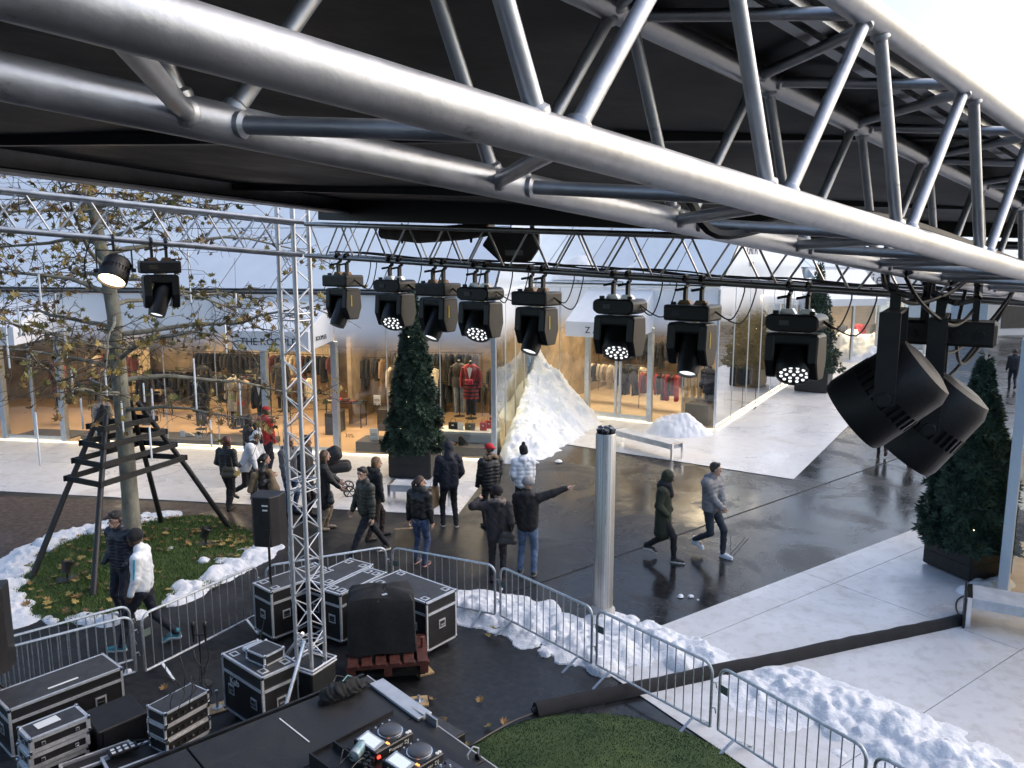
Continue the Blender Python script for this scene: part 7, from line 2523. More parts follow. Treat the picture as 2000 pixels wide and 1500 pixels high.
person('person in a grey hoodie behind the truss tower', G(568, 1005), 120, 1.78, 1, stand, ((-0.24, 0.10, 0.9), (0.24, 0.12, 0.9)), jacket=dict(col=(0.13, 0.14, 0.17), rough=0.8, hem=-0.1), trousers=DEN, hair=(0.05, 0.03, 0.02), hstyle='long', hpose=('hidden', 'hidden'), hood='down')
person('tall person in black right behind the truss tower', G(600, 1012), 100, 1.84, 1, stand, jacket=dict(col=BLK, rough=0.6, hem=-0.12), trousers=BLK, hair=(0.012, 0.01, 0.01), hstyle='short', hpose=('hidden', 'hidden'))
i10 = person('long haired woman in a black coat pushing the pram', G(636, 1035), 70, 1.70, 0, ((-0.08, 0.06, 0), (0.08, -0.1, 0)), ((-0.18, 0.34, 1.02), (0.2, 0.30, 0.98)), look=-5, jacket=dict(col=BLK, rough=0.7, hem=-0.36, grow=0.01), trousers=(0.22, 0.17, 0.12), hair=(0.10, 0.055, 0.03), hstyle='long', shoes=(0.20, 0.16, 0.12))
shoulder_bag('dark olive handbag of the woman with the pram', i10, (0.20, 0.10, 0.80), (0.40, 0.07, 0.26), (0.025, 0.03, 0.028), strap_to=(0.2, 0.06, 1.1))
# pram
pp = G(652, 968)
pr_ = thing('pram', 'black pram with raised hood before the shop', 'pram', pp, RAD(15))
soft('hood', [('c', (-0.16, -0.16, 0.92), (0.10, -0.16, 1.04), 0.12, 0.13), ('c', (-0.16, 0.16, 0.92), (0.10, 0.16, 1.04), 0.12, 0.13), ('c', (-0.1, 0, 1.02), (0.06, 0, 1.12), 0.13, 0.12)], 0.018, 0.06, cloth(BLK, 0.7), pr_)
soft('carrycot', [('c', (-0.28, -0.14, 0.70), (0.32, -0.14, 0.72), 0.13, 0.12), ('c', (-0.28, 0.14, 0.70), (0.32, 0.14, 0.72), 0.13, 0.12)], 0.018, 0.05, cloth((0.014, 0.014, 0.016), 0.7), pr_)
for sy in (-0.22, 0.22):
    MB().path([(-0.62, sy, 1.02), (-0.42, sy, 0.84), (0.0, sy, 0.5), (0.36, sy, 0.14)], 0.014, n=6).obj('frame_tube', BLACK, pr_)
    MB().path([(-0.36, sy, 0.14), (0.0, sy, 0.5), (0.1, sy, 0.66)], 0.014, n=6).obj('frame_tube', BLACK, pr_)
    for x in (-0.36, 0.36):
        R_ = 0.13
        MB().path([(x + R_ * math.cos(a), sy * 1.1, 0.14 + R_ * math.sin(a)) for a in np.linspace(0, 6.2832, 17)], 0.018, n=6, caps=False).obj('tyre', RUBBER, pr_)
        for a in np.linspace(0, 5.24, 6):
            MB().tube((x, sy * 1.1, 0.14), (x + R_ * math.cos(a), sy * 1.1, 0.14 + R_ * math.sin(a)), 0.009, n=5).obj('spoke', BLACK, pr_)
MB().tube((-0.62, -0.22, 1.02), (-0.62, 0.22, 1.02), 0.016, n=8).obj('push_bar', BLACK, pr_)

# middle
i12 = person('man in a dark patterned down jacket striding left and glancing back', G(718, 1088), 235, 1.80, 0, ((-0.09, 0.42, 0.0), (0.09, -0.42, 0.03)), ((-0.30, 0.02, 0.82), (0.28, 0.16, 0.84)), look=-28, jacket=dict(mat=CAMO, col=BLK, puff=0.065, hem=-0.06, grow=0.012), trousers=(0.012, 0.014, 0.022), shoes=BLK, sole=(0.7, 0.7, 0.7), hair=(0.018, 0.013, 0.010), hpose=('relaxed', 'relaxed'))
i13 = person('fair haired woman in black with a small backpack behind the striding man', G(735, 1052), 55, 1.70, 0, ((-0.08, 0.2, 0), (0.08, -0.2, 0)), look=25, jacket=dict(col=BLK, rough=0.7, hem=-0.1), trousers=(0.035, 0.022, 0.02), hair=(0.15, 0.085, 0.04), hstyle='long', hpose=('hidden', 'hidden'), fur=(0.02, 0.02, 0.022))
bp3 = body_pt(i13, (0.02, -0.22, 1.12))
bk = thing('backpack', 'small dark grey backpack of the fair haired woman', 'backpack', bp3, -RAD(55))
soft('pack', [('c', (-0.07, 0, -0.12), (-0.07, 0, 0.12), 0.09, 0.08), ('c', (0.07, 0, -0.12), (0.07, 0, 0.12), 0.09, 0.08), ('c', (0, -0.06, -0.10), (0, -0.06, 0.0), 0.08, 0.07)], 0.014, 0.04, cloth((0.022, 0.028, 0.030), 0.6), bk)
for sx in (-0.09, 0.09):
    MB().path([(sx, 0.04, 0.16), (sx * 1.2, 0.16, 0.28), (sx * 1.3, 0.32, 0.15)], 0.014, n=5).obj('strap', cloth(BLK), bk)
i14 = person('woman with a ponytail in a leather jacket and blue jeans holding a paper bag', G(822, 1102), 25, 1.66, 0, ((-0.12, 0.02, 0), (0.12, -0.02, 0)), ((-0.27, 0.0, 0.80), (0.27, 0.02, 0.80)), look=62, jacket=dict(mat=LEATHER, col=BLK, hem=0.0, grow=0.012), trousers=(0.045, 0.070, 0.14), shoes=(0.03, 0.022, 0.022), sole=(0.5, 0.3, 0.28), hair=(0.055, 0.030, 0.020), hstyle='pony', scarf=(0.02, 0.02, 0.022))
q = body_pt(i14, (-0.30, 0.02, 0.68))
paper_bag('brown paper bag held by the woman in blue jeans', (q.x - 0.06, q.y, 0.31), RAD(12), (0.36, 0.13, 0.34))
i15 = person('man in a dark hooded coat with a striped paper bag near the Christmas tree', G(878, 1027), 345, 1.80, 1, ((-0.13, 0.06, 0), (0.13, -0.04, 0)), ((-0.28, 0.08, 0.86), (0.24, 0.20, 0.98)), look=-25, jacket=dict(col=(0.010, 0.012, 0.022), rough=0.7, hem=-0.12, grow=0.02), trousers=BLK, shoes=BLK, sole=(0.6, 0.55, 0.52), hood='up', hstyle='none')
q = body_pt(i15, (-0.30, 0.08, 0.74))
paper_bag('brown striped paper bag carried by the man in the dark hooded coat', (q.x - 0.02, q.y, 0.42), RAD(70), (0.34, 0.14, 0.44), (0.26, 0.17, 0.09))
person('man in a red cap and fur trimmed black down jacket', G(958, 1030), 330, 1.78, 0, stand, ((-0.24, 0.12, 0.9), (0.24, 0.12, 0.9)), look=-30, jacket=dict(col=BLK, rough=0.4, puff=0.075, hem=-0.10, grow=0.015), trousers=BLK, hat=('cap_back', (0.50, 0.015, 0.02)), fur=(0.26, 0.17, 0.10), hpose=('hidden', 'hidden'))
person('person in a white down jacket and black bobble hat', G(1022, 1020), 350, 1.66, 0, stand, ((-0.20, 0.16, 0.98), (0.22, 0.10, 0.86)), look=-15, jacket=dict(mat=WHITE_SHINE, col=GREY, puff=0.10, hem=-0.08, grow=0.02), trousers=(0.03, 0.03, 0.035), hat=('pompom', BLK), hstyle='none', hood='down', hpose=('hidden', 'relaxed'))
i18 = person('woman in a black parka with fur hood raising one hand', G(972, 1135), 0, 1.70, 0, ((-0.10, 0.0, 0), (0.10, 0.0, 0)), ((-0.34, 0.12, 1.52), (0.24, 0.06, 0.95)), look=25, jacket=dict(col=(0.014, 0.013, 0.015), rough=0.75, hem=-0.16, grow=0.01), trousers=BLK, hair=(0.015, 0.012, 0.012), hstyle='short', hat=('beanie', (0.016, 0.012, 0.014)), fur=(0.20, 0.16, 0.14), hood='down', shoes=(0.04, 0.02, 0.02), hpose=('point', 'hidden'))
shoulder_bag('black shoulder bag of the woman raising one hand', i18, (0.18, -0.17, 0.90), (0.34, 0.06, 0.28), (0.015, 0.015, 0.017), strap_to=(0.14, -0.03, 1.46))
i19 = person('man in a black jacket and grey beanie pointing right', G(1030, 1120), 12, 1.76, 0, ((-0.13, 0.02, 0), (0.13, -0.04, 0)), ((-0.24, 0.10, 0.92), (0.68, 0.14, 1.60)), look=12, jacket=dict(col=(0.012, 0.012, 0.013), rough=0.8, hem=-0.10, grow=0.012), trousers=(0.10, 0.15, 0.25), legs_w=1.08, shoes=(0.03, 0.028, 0.027), sole=(0.25, 0.24, 0.23), hat=('beanie', (0.26, 0.25, 0.25)), hstyle='none', hood='down', hpose=('hidden', 'point'))
# right pair
person('hooded person in a long dark green coat and scarf walking right', G(1294, 1092), 112, 1.74, 2, ((-0.08, -0.30, 0.13), (0.08, 0.26, 0)), ((-0.22, 0.10, 0.92), (0.22, 0.12, 0.94)), look=-12, nod=0.35, jacket=dict(col=(0.020, 0.026, 0.014), rough=0.8, hem=-0.40, grow=0.01, flare=0.01), trousers=(0.010, 0.010, 0.013), shoes=(0.03, 0.03, 0.028), sole=(0.62, 0.58, 0.55), scarf=(0.014, 0.013, 0.018), hood='up', hstyle='none', hpose=('hidden', 'hidden'))
person('man in a grey down jacket and white trainers walking right', G(1386, 1083), 140, 1.84, 0, ((-0.08, 0.26, 0), (0.08, -0.26, 0.15)), ((0.0, 0.27, 0.93), (0.05, 0.26, 0.95)), look=-28, jacket=dict(col=(0.20, 0.20, 0.215), rough=0.6, puff=0.075, hem=-0.08, grow=0.015), trousers=(0.022, 0.030, 0.045), shoes=(0.72, 0.74, 0.78), sole=(0.78, 0.8, 0.82), hair=(0.020, 0.014, 0.010), hood='down', hpose=('fist', 'fist'))
# far right pair, window shopper, far walker
i22 = person('far walker in dark trousers with a white carrier bag', G(1722, 893), 20, 1.72, 0, walk(0.18), jacket=dict(col=(0.10, 0.10, 0.11), hem=-0.1), trousers=BLK, vox=0.02, shoes=(0.05, 0.02, 0.02))
q = body_pt(i22, (-0.32, 0.05, 0.7))
paper_bag('white carrier bag of the far walker', (q.x, q.y, 0.38), 0.4, (0.34, 0.12, 0.42), (0.62, 0.60, 0.58))
person('far walker in dark clothes and red shoes', G(1778, 905), 10, 1.72, 0, walk_r(0.22), jacket=dict(col=(0.03, 0.03, 0.035), hem=-0.1), trousers=BLK, vox=0.02, shoes=(0.36, 0.03, 0.03))
i24 = person('woman in a speckled coat with a black backpack at the shop window', G(205, 880), 330, 1.66, 0, stand, ((-0.2, 0.16, 0.98), (0.22, 0.16, 0.95)), jacket=dict(mat=LEOPARD, col=GREY, hem=-0.22, grow=0.01), trousers=BLK, hair=(0.10, 0.07, 0.04), hstyle='bob', hpose=('hidden', 'hidden'))
q = body_pt(i24, (0.02, -0.22, 1.18))
bk2 = thing('backpack', 'black backpack of the woman in the speckled coat', 'backpack', q, -RAD(330))
soft('pack', [('c', (-0.07, 0, -0.14), (-0.07, 0, 0.14), 0.10, 0.09), ('c', (0.07, 0, -0.14), (0.07, 0, 0.14), 0.10, 0.09)], 0.018, 0.04, cloth(BLK, 0.7), bk2)
person('distant walker in a dark jacket at the far right', G(1976, 762), 20, 1.76, 0, walk(0.15), jacket=dict(col=(0.012, 0.014, 0.02), hem=-0.1), trousers=(0.025, 0.03, 0.045), vox=0.022)

# bag on the stage deck
bg = thing('backpack', 'dark crumpled backpack lying on the stage corner', 'backpack', G(672, 1362, SZ), RAD(35))
soft('pack', [('c', (-0.20, 0, 0.09), (0.16, 0.02, 0.09), 0.10, 0.10), ('c', (-0.14, 0.10, 0.08), (0.20, 0.10, 0.07), 0.09, 0.07), ('c', (-0.10, -0.06, 0.14), (0.10, 0.03, 0.15), 0.07, 0.06), ('c', (0.18, 0.05, 0.05), (0.34, 0.07, 0.035), 0.05, 0.03), ('c', (-0.24, 0.02, 0.05), (-0.30, 0.0, 0.03), 0.05, 0.03)], 0.013, 0.05, BLACK_CLOTH, bg, wr=0.01)
bg.scale = (0.85, 0.85, 0.85)
MB().path([(-0.02, -0.02, 0.225), (0.08, 0.06, 0.235), (0.16, 0.10, 0.17), (0.2, 0.12, 0.12)], 0.008, n=5).obj('piping', mat('teal_piping', (0.12, 0.26, 0.27), 0.5), bg)
MB().path([(-0.10, 0.10, 0.18), (-0.02, 0.16, 0.22), (0.10, 0.14, 0.16)], 0.009, n=5).obj('handle_loop', RUBBER, bg)

# ================================================================== INSIDE THE SHOPS
gr = random.Random(19)
GCOL = [(0.012, 0.012, 0.014), (0.02, 0.018, 0.018), (0.035, 0.03, 0.028), (0.015, 0.017, 0.028), (0.24, 0.15, 0.08), (0.28, 0.02, 0.025), (0.45, 0.38, 0.28), (0.05, 0.05, 0.035), (0.10, 0.03, 0.03), (0.012, 0.012, 0.013)]
GM = [cloth(c, 0.85, 0.3, 12) for c in GCOL]


def garment_mesh(w, l, seed):
    """hanging coat seen edge on: shoulders, body and two sleeves"""
    r = random.Random(seed)
    rings = []
    for t, ww, th in ((0, 0.12, 0.03), (0.05, 0.40, 0.045), (0.12, 0.46, 0.06), (0.5, 0.42, 0.065), (1.0, 0.50, 0.075)):
        z = -0.05 - l * t
        rings.append([(w * ww * 2 * math.cos(a) * 0.5, th * math.sin(a) * (1 + r.uniform(-.2, .2)), z + r.uniform(-.01, .01)) for a in np.linspace(0, 2 * math.pi, 11)[:-1]])
    m = MB().loft(rings)
    for sx in (-1, 1):
        m.path([(sx * w * 0.42, 0, -0.12), (sx * w * 0.52, 0.01, -0.12 - l * 0.3), (sx * w * 0.50, 0.03, -0.12 - min(l * 0.62, 0.58))], [0.055, 0.05, 0.038], 7)
    m.path([(0, 0, 0.03), (0, 0, -0.06)], 0.006, 4)
    return m.mesh('garment')


GMESH = [garment_mesh(0.46, l, k) for k, l in enumerate((0.68, 0.75, 0.95, 1.1, 0.6))]


def rail(shop_label, key, p, d, ln, z, n, pal, group):
    """clothes rail with single garments on it"""
    d = Vector(d).normalized()
    t = thing('clothes_rail', shop_label, 'clothes rail', p, math.atan2(d.y, d.x), 'clothes rails inside the shops')
    MB().tube((0, 0, z), (ln, 0, z), 0.012, n=6).obj('bar', BLACK, t)
    for x in (0.02, ln - 0.02):
        MB().tube((x, 0, 0), (x, 0, z), 0.012, n=6).obj('upright', BLACK, t)
        MB().box((x, 0, 0.012), (0.05, 0.45, 0.024)).obj('foot', BLACK, t)
    for k in range(n):
        me = gr.choice(GMESH)
        o = bpy.data.objects.new('garment', me)
        COL.objects.link(o)
        o.location = Vector(p) + d * (0.12 + (ln - 0.24) * (k + 0.5 * gr.random()) / n) + V(0, 0, z)
        o.rotation_euler = (0, 0, math.atan2(d.y, d.x) + math.pi / 2 + gr.uniform(-.25, .25))
        if not me.materials:
            me.materials.append(GM[0])
        o.material_slots[0].link = 'OBJECT'
        o.material_slots[0].material = GM[gr.choice(pal)]
        tag(o, '%s, %s from its start' % (key, ORD[k]), 'garment', group)


def p1(px, depth):
    """point inside shop 1 behind photo column px at the front line"""
    return on1(px) + N1 * depth


DK = (0, 1, 2, 3, 0, 9, 7)
MIX = (0, 1, 2, 4, 5, 6, 3, 8)
rail('clothes rail at the back of the long shop behind the left canopy', 'garment on the rail behind the left canopy', p1(-20, 4.6), D1, 2.2, 2.15, 10, MIX, 'garments behind the left canopy')
rail('clothes rail near the glass left of the plane tree', 'garment on the rail just left of the plane tree', p1(70, 2.6), D1, 1.6, 2.00, 8, (5, 8, 0, 4, 1), 'garments left of the plane tree')
rail('clothes rail deep in the long shop behind the plane tree', 'garment on the deep rail behind the plane tree', p1(190, 5.6), D1, 3.0, 2.20, 14, DK, 'garments behind the plane tree')
rail('clothes rail behind the display of pale coats', 'garment on the rail behind the pale coat display', p1(370, 5.4), D1, 2.6, 2.20, 12, MIX, 'garments behind the pale coats')
rail('clothes rail just inside the right entrance', 'garment on the rail inside the right entrance', p1(566, 5.0), D1, 1.5, 2.20, 7, (4, 5, 0, 1, 4), 'garments inside the right entrance')
rail('clothes rail at the back of the right display window', 'garment on the back rail of the right display window', p1(640, 6.0), D1, 3.4, 2.30, 15, DK, 'garments in the right display window')
rail('second clothes rail in the right display window', 'dark garment on the middle rail of the right window', p1(668, 4.0), D1, 2.0, 2.05, 9, (0, 2, 7, 4, 6), 'middle rail garments')
rail('clothes rail by the corner post of the long shop', 'garment on the rail by the corner post', p1(925, 3.0), N1, 2.0, 2.2, 9, DK, 'garments by the corner post')
rail('high clothes rail on the back wall left of the trunk', 'garment on the high back rail left of the trunk', p1(30, 6.35), D1, 3.6, 1.35, 16, DK, 'garments on the high back rail')
rail('low clothes rail on the back wall of the right window', 'garment on the low back rail of the right window', p1(650, 6.35), D1, 4.2, 1.15, 18, DK, 'garments on the low back rail')
rail('clothes rail across the middle of the left window', 'garment on the middle rail of the left window', p1(255, 4.2), D1, 2.4, 1.6, 11, DK, 'garments in the middle of the left window')
rail('clothes rail before the cream curtain', 'garment on the rail before the cream curtain', p1(330, 3.6), D1, 1.6, 1.7, 8, MIX, 'garments before the curtain')
rail('clothes rail with scarves inside the right entrance', 'patterned garment on the rail beside the right entrance post', p1(505, 2.2), D1, 0.9, 1.9, 5, (4, 8, 4, 6), 'garments beside the entrance post')
b2 = lambda a, dp: L2 + D2 * a + N2 * dp
rail('clothes rail behind the tall snow heap', 'pale garment on the rail behind the snow heap', b2(1.0, 2.6), D2, 2.6, 1.6, 14, (6, 0, 4, 6, 1, 6), 'garments behind the snow heap')
rail('back wall rail of the corner shop', 'garment on the back wall rail of the corner shop', b2(0.4, 7.2), D2, 4.2, 1.95, 16, DK, 'garments on the corner shop back wall')
rail('clothes rail behind the corner shop doors', 'garment on the rail behind the corner shop doors', b2(3.3, 2.2), D2, 1.7, 1.45, 11, (6, 5, 8, 0, 6, 5), 'garments behind the corner shop doors')
rail('upper clothes rail on the left of the corner shop', 'garment on the upper left rail of the corner shop', b2(0.3, 5.2), D2, 2.6, 2.5, 12, DK, 'garments on the upper left rail')
rail('tall clothes rail in the middle of the corner shop', 'garment on the tall middle rail of the corner shop', b2(3.0, 5.0), D2, 2.4, 2.35, 11, DK, 'garments on the tall middle rail')
rail('clothes rail near the right glass of the corner shop', 'garment on the rail near the right glass', b2(5.9, 4.5), D2, 1.2, 1.6, 6, DK, 'garments near the right glass')


def mannequin(label, p, rz, coat, ln, legs, shirt=None, stripes=None, lift=0.2):
    """headless shop figure on a rod"""
    t = thing('mannequin', label, 'mannequin', p, rz, 'mannequins in the shop windows')
    t.scale = (1.14, 1.14, 1.14)
    t.location.z = lift
    MB().lathe([(0.16, 0), (0.16, 0.015), (0.015, 0.03), (0.015, 0.8)], 14).obj('stand', BLACK, t)
    ring = lambda z, a, b: [(a * math.cos(q), b * math.sin(q), z) for q in np.linspace(0, 2 * math.pi, 19)[:-1]]
    hem = 1.42 - ln
    MB().loft([ring(hem, 0.22, 0.16), ring(hem + ln * 0.4, 0.19, 0.14), ring(1.08, 0.165, 0.12), ring(1.28, 0.20, 0.135), ring(1.40, 0.19, 0.10), ring(1.46, 0.08, 0.07)]).obj('coat', coat, t, smooth=True)
    if stripes:
        zz = hem + 0.06
        while zz < 1.05:
            k = (zz - hem) / ln
            w_ = 0.222 - 0.045 * min(1, k * 1.4)
            MB().loft([ring(zz, w_ + 0.002, w_ * 0.73 + 0.002), ring(zz + 0.035, w_ - 0.001, w_ * 0.73 - 0.0)]).obj('stripe', stripes, t)
            zz += 0.095
    for sx in (-1, 1):
        MB().path([(sx * 0.19, 0, 1.36), (sx * 0.25, 0.0, 1.1), (sx * 0.24, -0.06, 0.84)], [0.06, 0.05, 0.04], 9).obj('sleeve', coat, t, smooth=True)
        MB().path([(sx * 0.08, 0, max(hem + 0.1, 0.5)), (sx * 0.085, 0, 0.48), (sx * 0.085, 0, 0.09)], [0.075, 0.055, 0.042], 9).obj('leg', legs, t, smooth=True)
    if shirt:
        MB().add([(-0.07, -0.137, 1.36), (0.07, -0.137, 1.36), (0.0, -0.150, 1.05), (0, -0.145, 1.39)], [(0, 2, 1, 3)]).obj('shirt_front', shirt, t)
    MB().lathe([(0.05, 1.44), (0.045, 1.53), (0.02, 1.55)], 12).obj('neck_cap', BLACK, t, smooth=True)
    return t


CREAMM, CAMEL = cloth((0.55, 0.47, 0.36), 0.85), cloth((0.36, 0.23, 0.13), 0.85)
face_out = rz1
mannequin('mannequin in a long camel coat and white top with a red pouch', p1(432, 1.5), face_out, CAMEL, 0.95, GM[0], PAPER)
mannequin('mannequin in a black suit beside the camel coat', p1(472, 1.4), face_out, GM[0], 0.62, GM[0], PAPER)
mannequin('mannequin in a pale trench coat between glass bars', p1(400, 1.9), face_out, CREAMM, 0.9, GM[1])
mannequin('mannequin in a black and white outfit behind the trunk', p1(338, 1.6), face_out, GM[0], 0.9, GM[0], PAPER)
mannequin('mannequin in a dark coat just left of the trunk', p1(212, 2.0), face_out, GM[2], 1.0, GM[0])
mannequin('mannequin in a red striped long cardigan in the right window', p1(897, 1.6), face_out, cloth((0.26, 0.025, 0.03), 0.85), 0.88, GM[3], PAPER, GM[0], lift=0.85)
mannequin('mannequin in a brown jacket and faded jeans behind the Christmas tree', p1(865, 2.1), face_out, GM[2], 0.60, cloth((0.22, 0.25, 0.28)), lift=0.8)
mannequin('mannequin in a dark jacket with pale top in the corner shop window', b2(6.15, 1.5), rz2, GM[0], 0.5, GM[0], PAPER)
mannequin('mannequin in dark clothes at the corner shop glass corner', b2(W2 - 0.55, 1.2), rz2, GM[3], 0.7, GM[0])
mannequin('mannequin with fur trimmed parka in the right window', p1(748, 3.0), face_out, GM[7], 0.75, GM[0], lift=0.7)
mannequin('mannequin in an olive coat with pale collar in the right window', p1(700, 4.4), face_out, GM[7], 0.8, GM[0], PAPER, lift=0.8)
mannequin('mannequin in a dark coat deep behind the camel coat', p1(455, 3.4), face_out, GM[1], 0.9, GM[0], lift=0.5)
mannequin('mannequin in a black coat deep right of the trunk', p1(300, 3.0), face_out, GM[0], 0.9, GM[2], lift=0.4)
mannequin('mannequin in a rust red coat left of the trunk', p1(25, 2.2), face_out, cloth((0.22, 0.05, 0.03), 0.85), 0.9, GM[2], lift=0.5)
o = MB().box(p1(434, 1.28) + V(0, 0, 1.15), (0.22, 0.05, 0.14), rz1).obj('red_pouch', cloth((0.55, 0.06, 0.04), 0.5), bevel=0.02)
tag(o, 'red pouch at the camel coat mannequin', 'bag')
o = MB().box(p1(897, 1.36) + V(0, 0, 2.0), (0.24, 0.06, 0.16), rz1).obj('red_pouch', cloth((0.50, 0.03, 0.05), 0.5), bevel=0.02)
tag(o, 'red handbag at the striped cardigan mannequin', 'bag')

# curtains, platforms, tables, goods
CURT = mat('cream_curtain', (0.62, 0.50, 0.33), 0.9, 0, var=0.12, vscale=4)


def curtain(label, p, d, w, h, n=14):
    m = MB()
    rings = []
    for i in range(n * 4 + 1):
        x = w * i / (n * 4)
        y = 0.05 * math.sin(i * math.pi / 2)
        rings.append((x, y))
    k = len(rings)
    m.v = [(x, y, 0.05) for x, y in rings] + [(x, y, h) for x, y in rings]
    m.f = [(i, i + 1, k + i + 1, k + i) for i in range(k - 1)]
    o = m.obj('curtain', CURT, smooth=True)
    o.location = p
    o.rotation_euler = (0, 0, math.atan2(d.y, d.x))
    tag(o, label, 'curtain', 'cream curtains in the long shop')


curtain('cream curtain behind the left canopy', p1(-5, 5.9), D1, 1.5, 2.9)
curtain('cream curtain left of the trunk', p1(195, 6.3), D1, 1.1, 2.9)
curtain('cream curtain right of the trunk', p1(300, 6.2), D1, 1.3, 2.9)
curtain('cream curtain behind the camel coat', p1(420, 6.2), D1, 1.5, 2.9)
for k, (a, b, dp, w, h, lb_) in enumerate(((150, 515, 0.65, 0.95, 0.16, 'long dark display platform behind the glass under the plane tree'), (690, 800, 0.65, 0.9, 0.30, 'dark display box at the left of the right window'), (830, 955, 0.6, 0.8, 0.26, 'dark display step at the right of the right window'),
                                           (670, 745, 3.6, 1.1, 0.72, 'big dark display block deep in the right window'), (578, 602, 2.6, 0.8, 0.7, 'dark display block inside the right entrance'), (15, 125, 0.75, 1.1, 0.05, 'dark door mat in the left entrance'))):
    a_, b_ = p1(a, dp), p1(b, dp)
    t = thing('display_platform', lb_, 'platform', (a_ + b_) / 2, rz1, 'dark display platforms')
    ln = (b_ - a_).length
    MB().box((0, 0, 0.03 + h / 2), (ln, w, h)).obj('block', DARK_PANEL, t, bevel=0.01)
    MB().box((0, -w / 2 - 0.012, 0.045), (ln, 0.02, 0.03)).obj('plinth_strip', STRIP if k in (0,) else DARK_PANEL, t)
WHITE_T = mat('white_display', (0.72, 0.70, 0.66), 0.5)
for k, (a, b, dp, w, h, lb_) in enumerate(((842, 960, 1.15, 0.8, 0.62, 'white display table with handbags in the right window'), (738, 800, 1.7, 0.6, 0.58, 'white display table with a yellow bag left of the Christmas tree'))):
    a_, b_ = p1(a, dp), p1(b, dp)
    t = thing('display_table', lb_, 'table', (a_ + b_) / 2, rz1, 'white display tables')
    ln = (b_ - a_).length
    MB().box((0, 0, h - 0.05), (ln, w, 0.10)).obj('top', WHITE_T, t, bevel=0.01)
    MB().box((0, 0.05, 0.03 + h / 2 - 0.08), (ln - 0.06, w - 0.1, h - 0.12)).obj('front_panel', WHITE_T, t)


def goods(label, p, size, m, z, kind='bag', rz=rz1):
    t = thing('handbag' if kind == 'bag' else 'shoe_on_display', label, 'bag' if kind == 'bag' else 'shoe', p + V(0, 0, z), rz)
    w, d, h = size
    if kind == 'bag':
        MB().box((0, 0, h / 2), (w, d, h)).obj('bag_body', m, t, bevel=0.025, seg=2)
        MB().path([(-w * 0.3, 0, h), (-w * 0.2, 0, h + 0.10), (w * 0.2, 0, h + 0.10), (w * 0.3, 0, h)], 0.008, n=5).obj('handle', m, t)
        MB().box((0, -d / 2 - 0.004, h * 0.6), (w * 0.25, 0.008, 0.03)).obj('clasp', CASE_ALU, t)
    else:
        MB().loft([[(-w / 2, -d / 2, 0), (w / 2, -d / 2, 0), (w / 2, d / 2, 0), (-w / 2, d / 2, 0)], [(-w / 2, -d / 2, h * .35), (w / 2, -d * .4, h * .3), (w / 2, d * .4, h * .3), (-w / 2, d / 2, h * .35)], [(-w / 2, -d * .4, h), (-w * .1, -d * .4, h), (-w * .1, d * .4, h), (-w / 2, d * .4, h)]]).obj('upper', m, t, bevel=0.012)
        MB().box((0, 0, 0.008), (w * 1.04, d * 1.06, 0.016)).obj('sole', BLACK, t)
    return t


goods('yellow handbag on the white table left of the Christmas tree', p1(757, 1.6), (0.32, 0.14, 0.20), cloth((0.55, 0.38, 0.06), 0.5), 0.585)
goods('brown handbag on the white table in the right window', p1(903, 1.05), (0.30, 0.13, 0.20), cloth((0.13, 0.10, 0.055), 0.5), 0.625)
goods('red handbag on the white table at the window corner', p1(930, 1.05), (0.20, 0.13, 0.24), cloth((0.50, 0.03, 0.025), 0.45), 0.625)
goods('second red handbag behind the first at the window corner', p1(938, 1.35), (0.20, 0.12, 0.24), cloth((0.42, 0.05, 0.03), 0.45), 0.625)
goods('dark bag on the white table behind the red bags', p1(946, 1.5), (0.28, 0.16, 0.30), GM[1], 0.625)
goods('black bag on the white table nearest the Christmas tree', p1(868, 1.1), (0.28, 0.13, 0.20), GM[0], 0.625)
goods('tan shoe on the dark display box', p1(748, 0.62), (0.30, 0.10, 0.16), cloth((0.22, 0.12, 0.07)), 0.335, 'shoe')
goods('dark ankle boot on the display step', p1(898, 0.45), (0.26, 0.10, 0.26), GM[1], 0.295, 'shoe')
goods('small brown shoe on the display step', p1(874, 0.45), (0.26, 0.10, 0.12), cloth((0.20, 0.07, 0.03)), 0.295, 'shoe')
goods('pale pump on the long platform left of the trunk', p1(352, 0.6), (0.26, 0.09, 0.12), CREAMM, 0.195, 'shoe')


def card(label, p, z, w, h, words_=None, tilt=0.0):
    t = thing('price_card', label, 'sign', p + V(0, 0, z), rz1, 'white price cards')
    MB().box((0, 0, h / 2), (w, 0.02, h)).obj('card', PAPER, t)
    if words_:
        text(words_, h * 0.34, frame((0, -0.013, h * 0.48), (1, 0, 0), (0, 0, 1)), PRINT, t, extrude=0.001)


card('white sale card on the dark display box', p1(722, 0.42), 0.335, 0.25, 0.36, '30%')
card('white sale card on a stand deep in the right window', p1(690, 2.2), 1.05, 0.22, 0.32, '30%')
card('small white card on the platform left of the trunk', p1(340, 0.5), 0.195, 0.15, 0.2)
card('small white card on the platform, second from the trunk', p1(372, 0.5), 0.195, 0.15, 0.2)
card('small white card on the platform by the speckled coat', p1(173, 0.45), 0.195, 0.14, 0.2)
card('white card at the foot of the striped cardigan', p1(884, 1.0), 0.62, 0.16, 0.22)
MB().tube((0, 0, 0), (0, 0, 1.02), 0.01, n=6).obj('card_stand', BLACK)
bpy.data.objects['card_stand'].location = p1(690, 2.24) + V(0, 0, 0.03)
tag(bpy.data.objects['card_stand'], 'thin black rod holding the sale card', 'stand')
dec = text('30%', 0.16, frame(on1(684) - N1 * 0.012 + V(0, 0, 0.55), D1, (0, 0, 1)), mat('grey_vinyl', (0.10, 0.09, 0.08), 0.6), s1, extrude=0.0005, name='window_lettering')
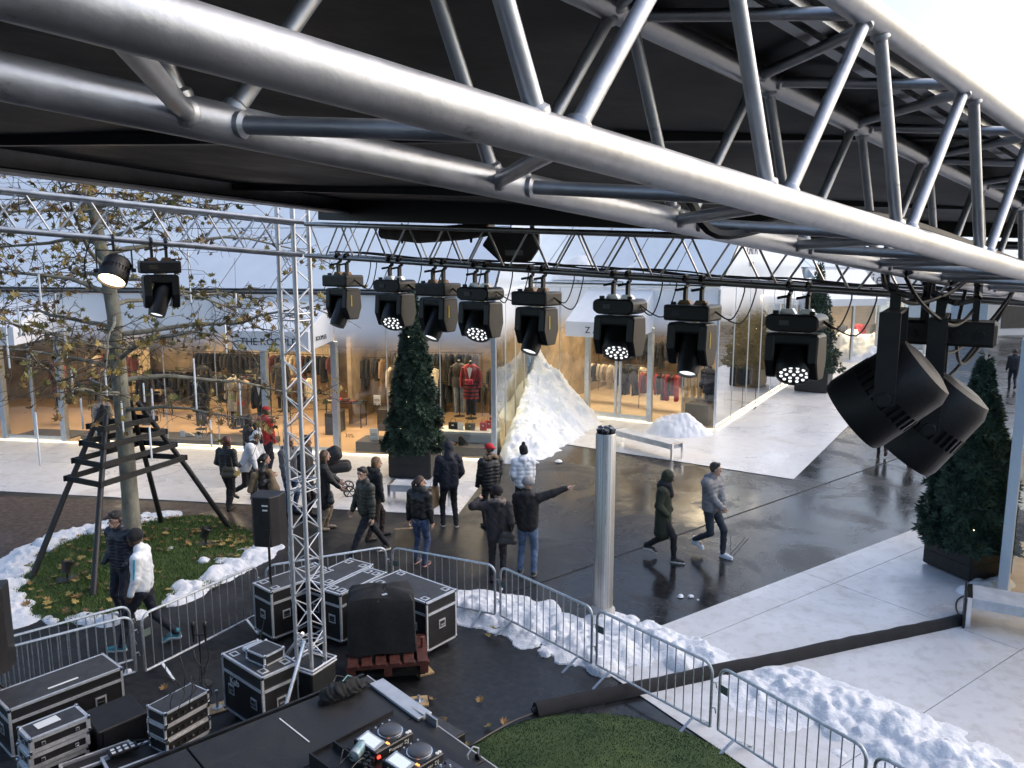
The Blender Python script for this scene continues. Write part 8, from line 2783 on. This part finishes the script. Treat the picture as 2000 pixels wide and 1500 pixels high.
text('THE KOOPLES', 0.15, frame(on1(752) - N1 * 0.012 + V(0, 0, 1.48), D1, (0, 0, 1)), PRINT, s1, extrude=0.0005, name='window_lettering')
# tables with folded clothes
for k, (px_, dp, lb_) in enumerate(((700, 5.0, 'low table with folded clothes at the back of the right window'), (590, 3.6, 'table with folded clothes inside the right entrance'), (385, 3.2, 'thin black table behind the camel coat display'), (140, 4.2, 'black table deep in the left entrance'))):
    p = p1(px_, dp)
    t = thing('shop_table', lb_, 'table', p, rz1, 'black shop tables')
    MB().box((0, 0, 0.86), (1.3, 0.6, 0.035)).obj('top', BLACK_WOOD, t)
    for sx in (-0.6, 0.6):
        for sy in (-0.26, 0.26):
            MB().box((sx, sy, 0.43), (0.03, 0.03, 0.84)).obj('leg', BLACK, t)
    for q in range(5):
        for st in range(gr.randint(1, 3)):
            o = MB().box((0, 0, 0.025), (0.22, 0.26, 0.045)).obj('folded_garment', gr.choice(GM), bevel=0.012)
            o.matrix_basis = Matrix.Translation(p + Matrix.Rotation(rz1, 3, 'Z') @ V(-0.5 + q * 0.25, gr.uniform(-.06, .06), 0.878 + st * 0.048)) @ Matrix.Rotation(rz1 + gr.uniform(-.1, .1), 4, 'Z')
            tag(o, 'folded garment, %s pile, layer %s, on the %s' % (ORD[q], ('one', 'two', 'three')[st], ('back table of the right window', 'table inside the right entrance', 'table behind the camel coat', 'table in the left entrance')[k]), 'garment', 'folded garments on shop tables')
# counter wall and shelving posts of the corner shop
sh2 = thing('slatted_screen', 'pale wooden slatted screen beside the corner shop doors', 'screen', b2(5.35, 1.6), rz2)
for k in range(4):
    MB().box((k * 0.24, 0, 1.5), (0.10, 0.35, 2.9)).obj('slat', CURT, sh2)
MB().box((0.36, 0, 0.40), (0.95, 0.40, 0.75)).obj('base', CURT, sh2)
t = thing('display_platform', 'dark low display block in the right corner of the corner shop', 'platform', b2(W2 - 0.75, 0.9), rz2, 'dark display platforms')
MB().box((0, 0, 0.38), (0.8, 1.0, 0.7)).obj('block', DARK_PANEL, t, bevel=0.01)
# far shop interior hints
for k in range(7):
    p = p3 + d3 * (1.0 + k * 1.15) + n3 * 2.4
    o = bpy.data.objects.new('garment', GMESH[k % 5])
    COL.objects.link(o)
    o.location = p + V(0, 0, 1.9)
    o.rotation_euler = (0, 0, gr.uniform(0, 3))
    o.scale = (1.3, 2.2, 1.2)
    o.material_slots[0].link = 'OBJECT'
    o.material_slots[0].material = GM[(5, 0, 6, 1, 5, 2, 4)[k]]
    tag(o, 'garment in the far shop window, %s from the left' % ORD[k], 'garment', 'garments in the far shop')
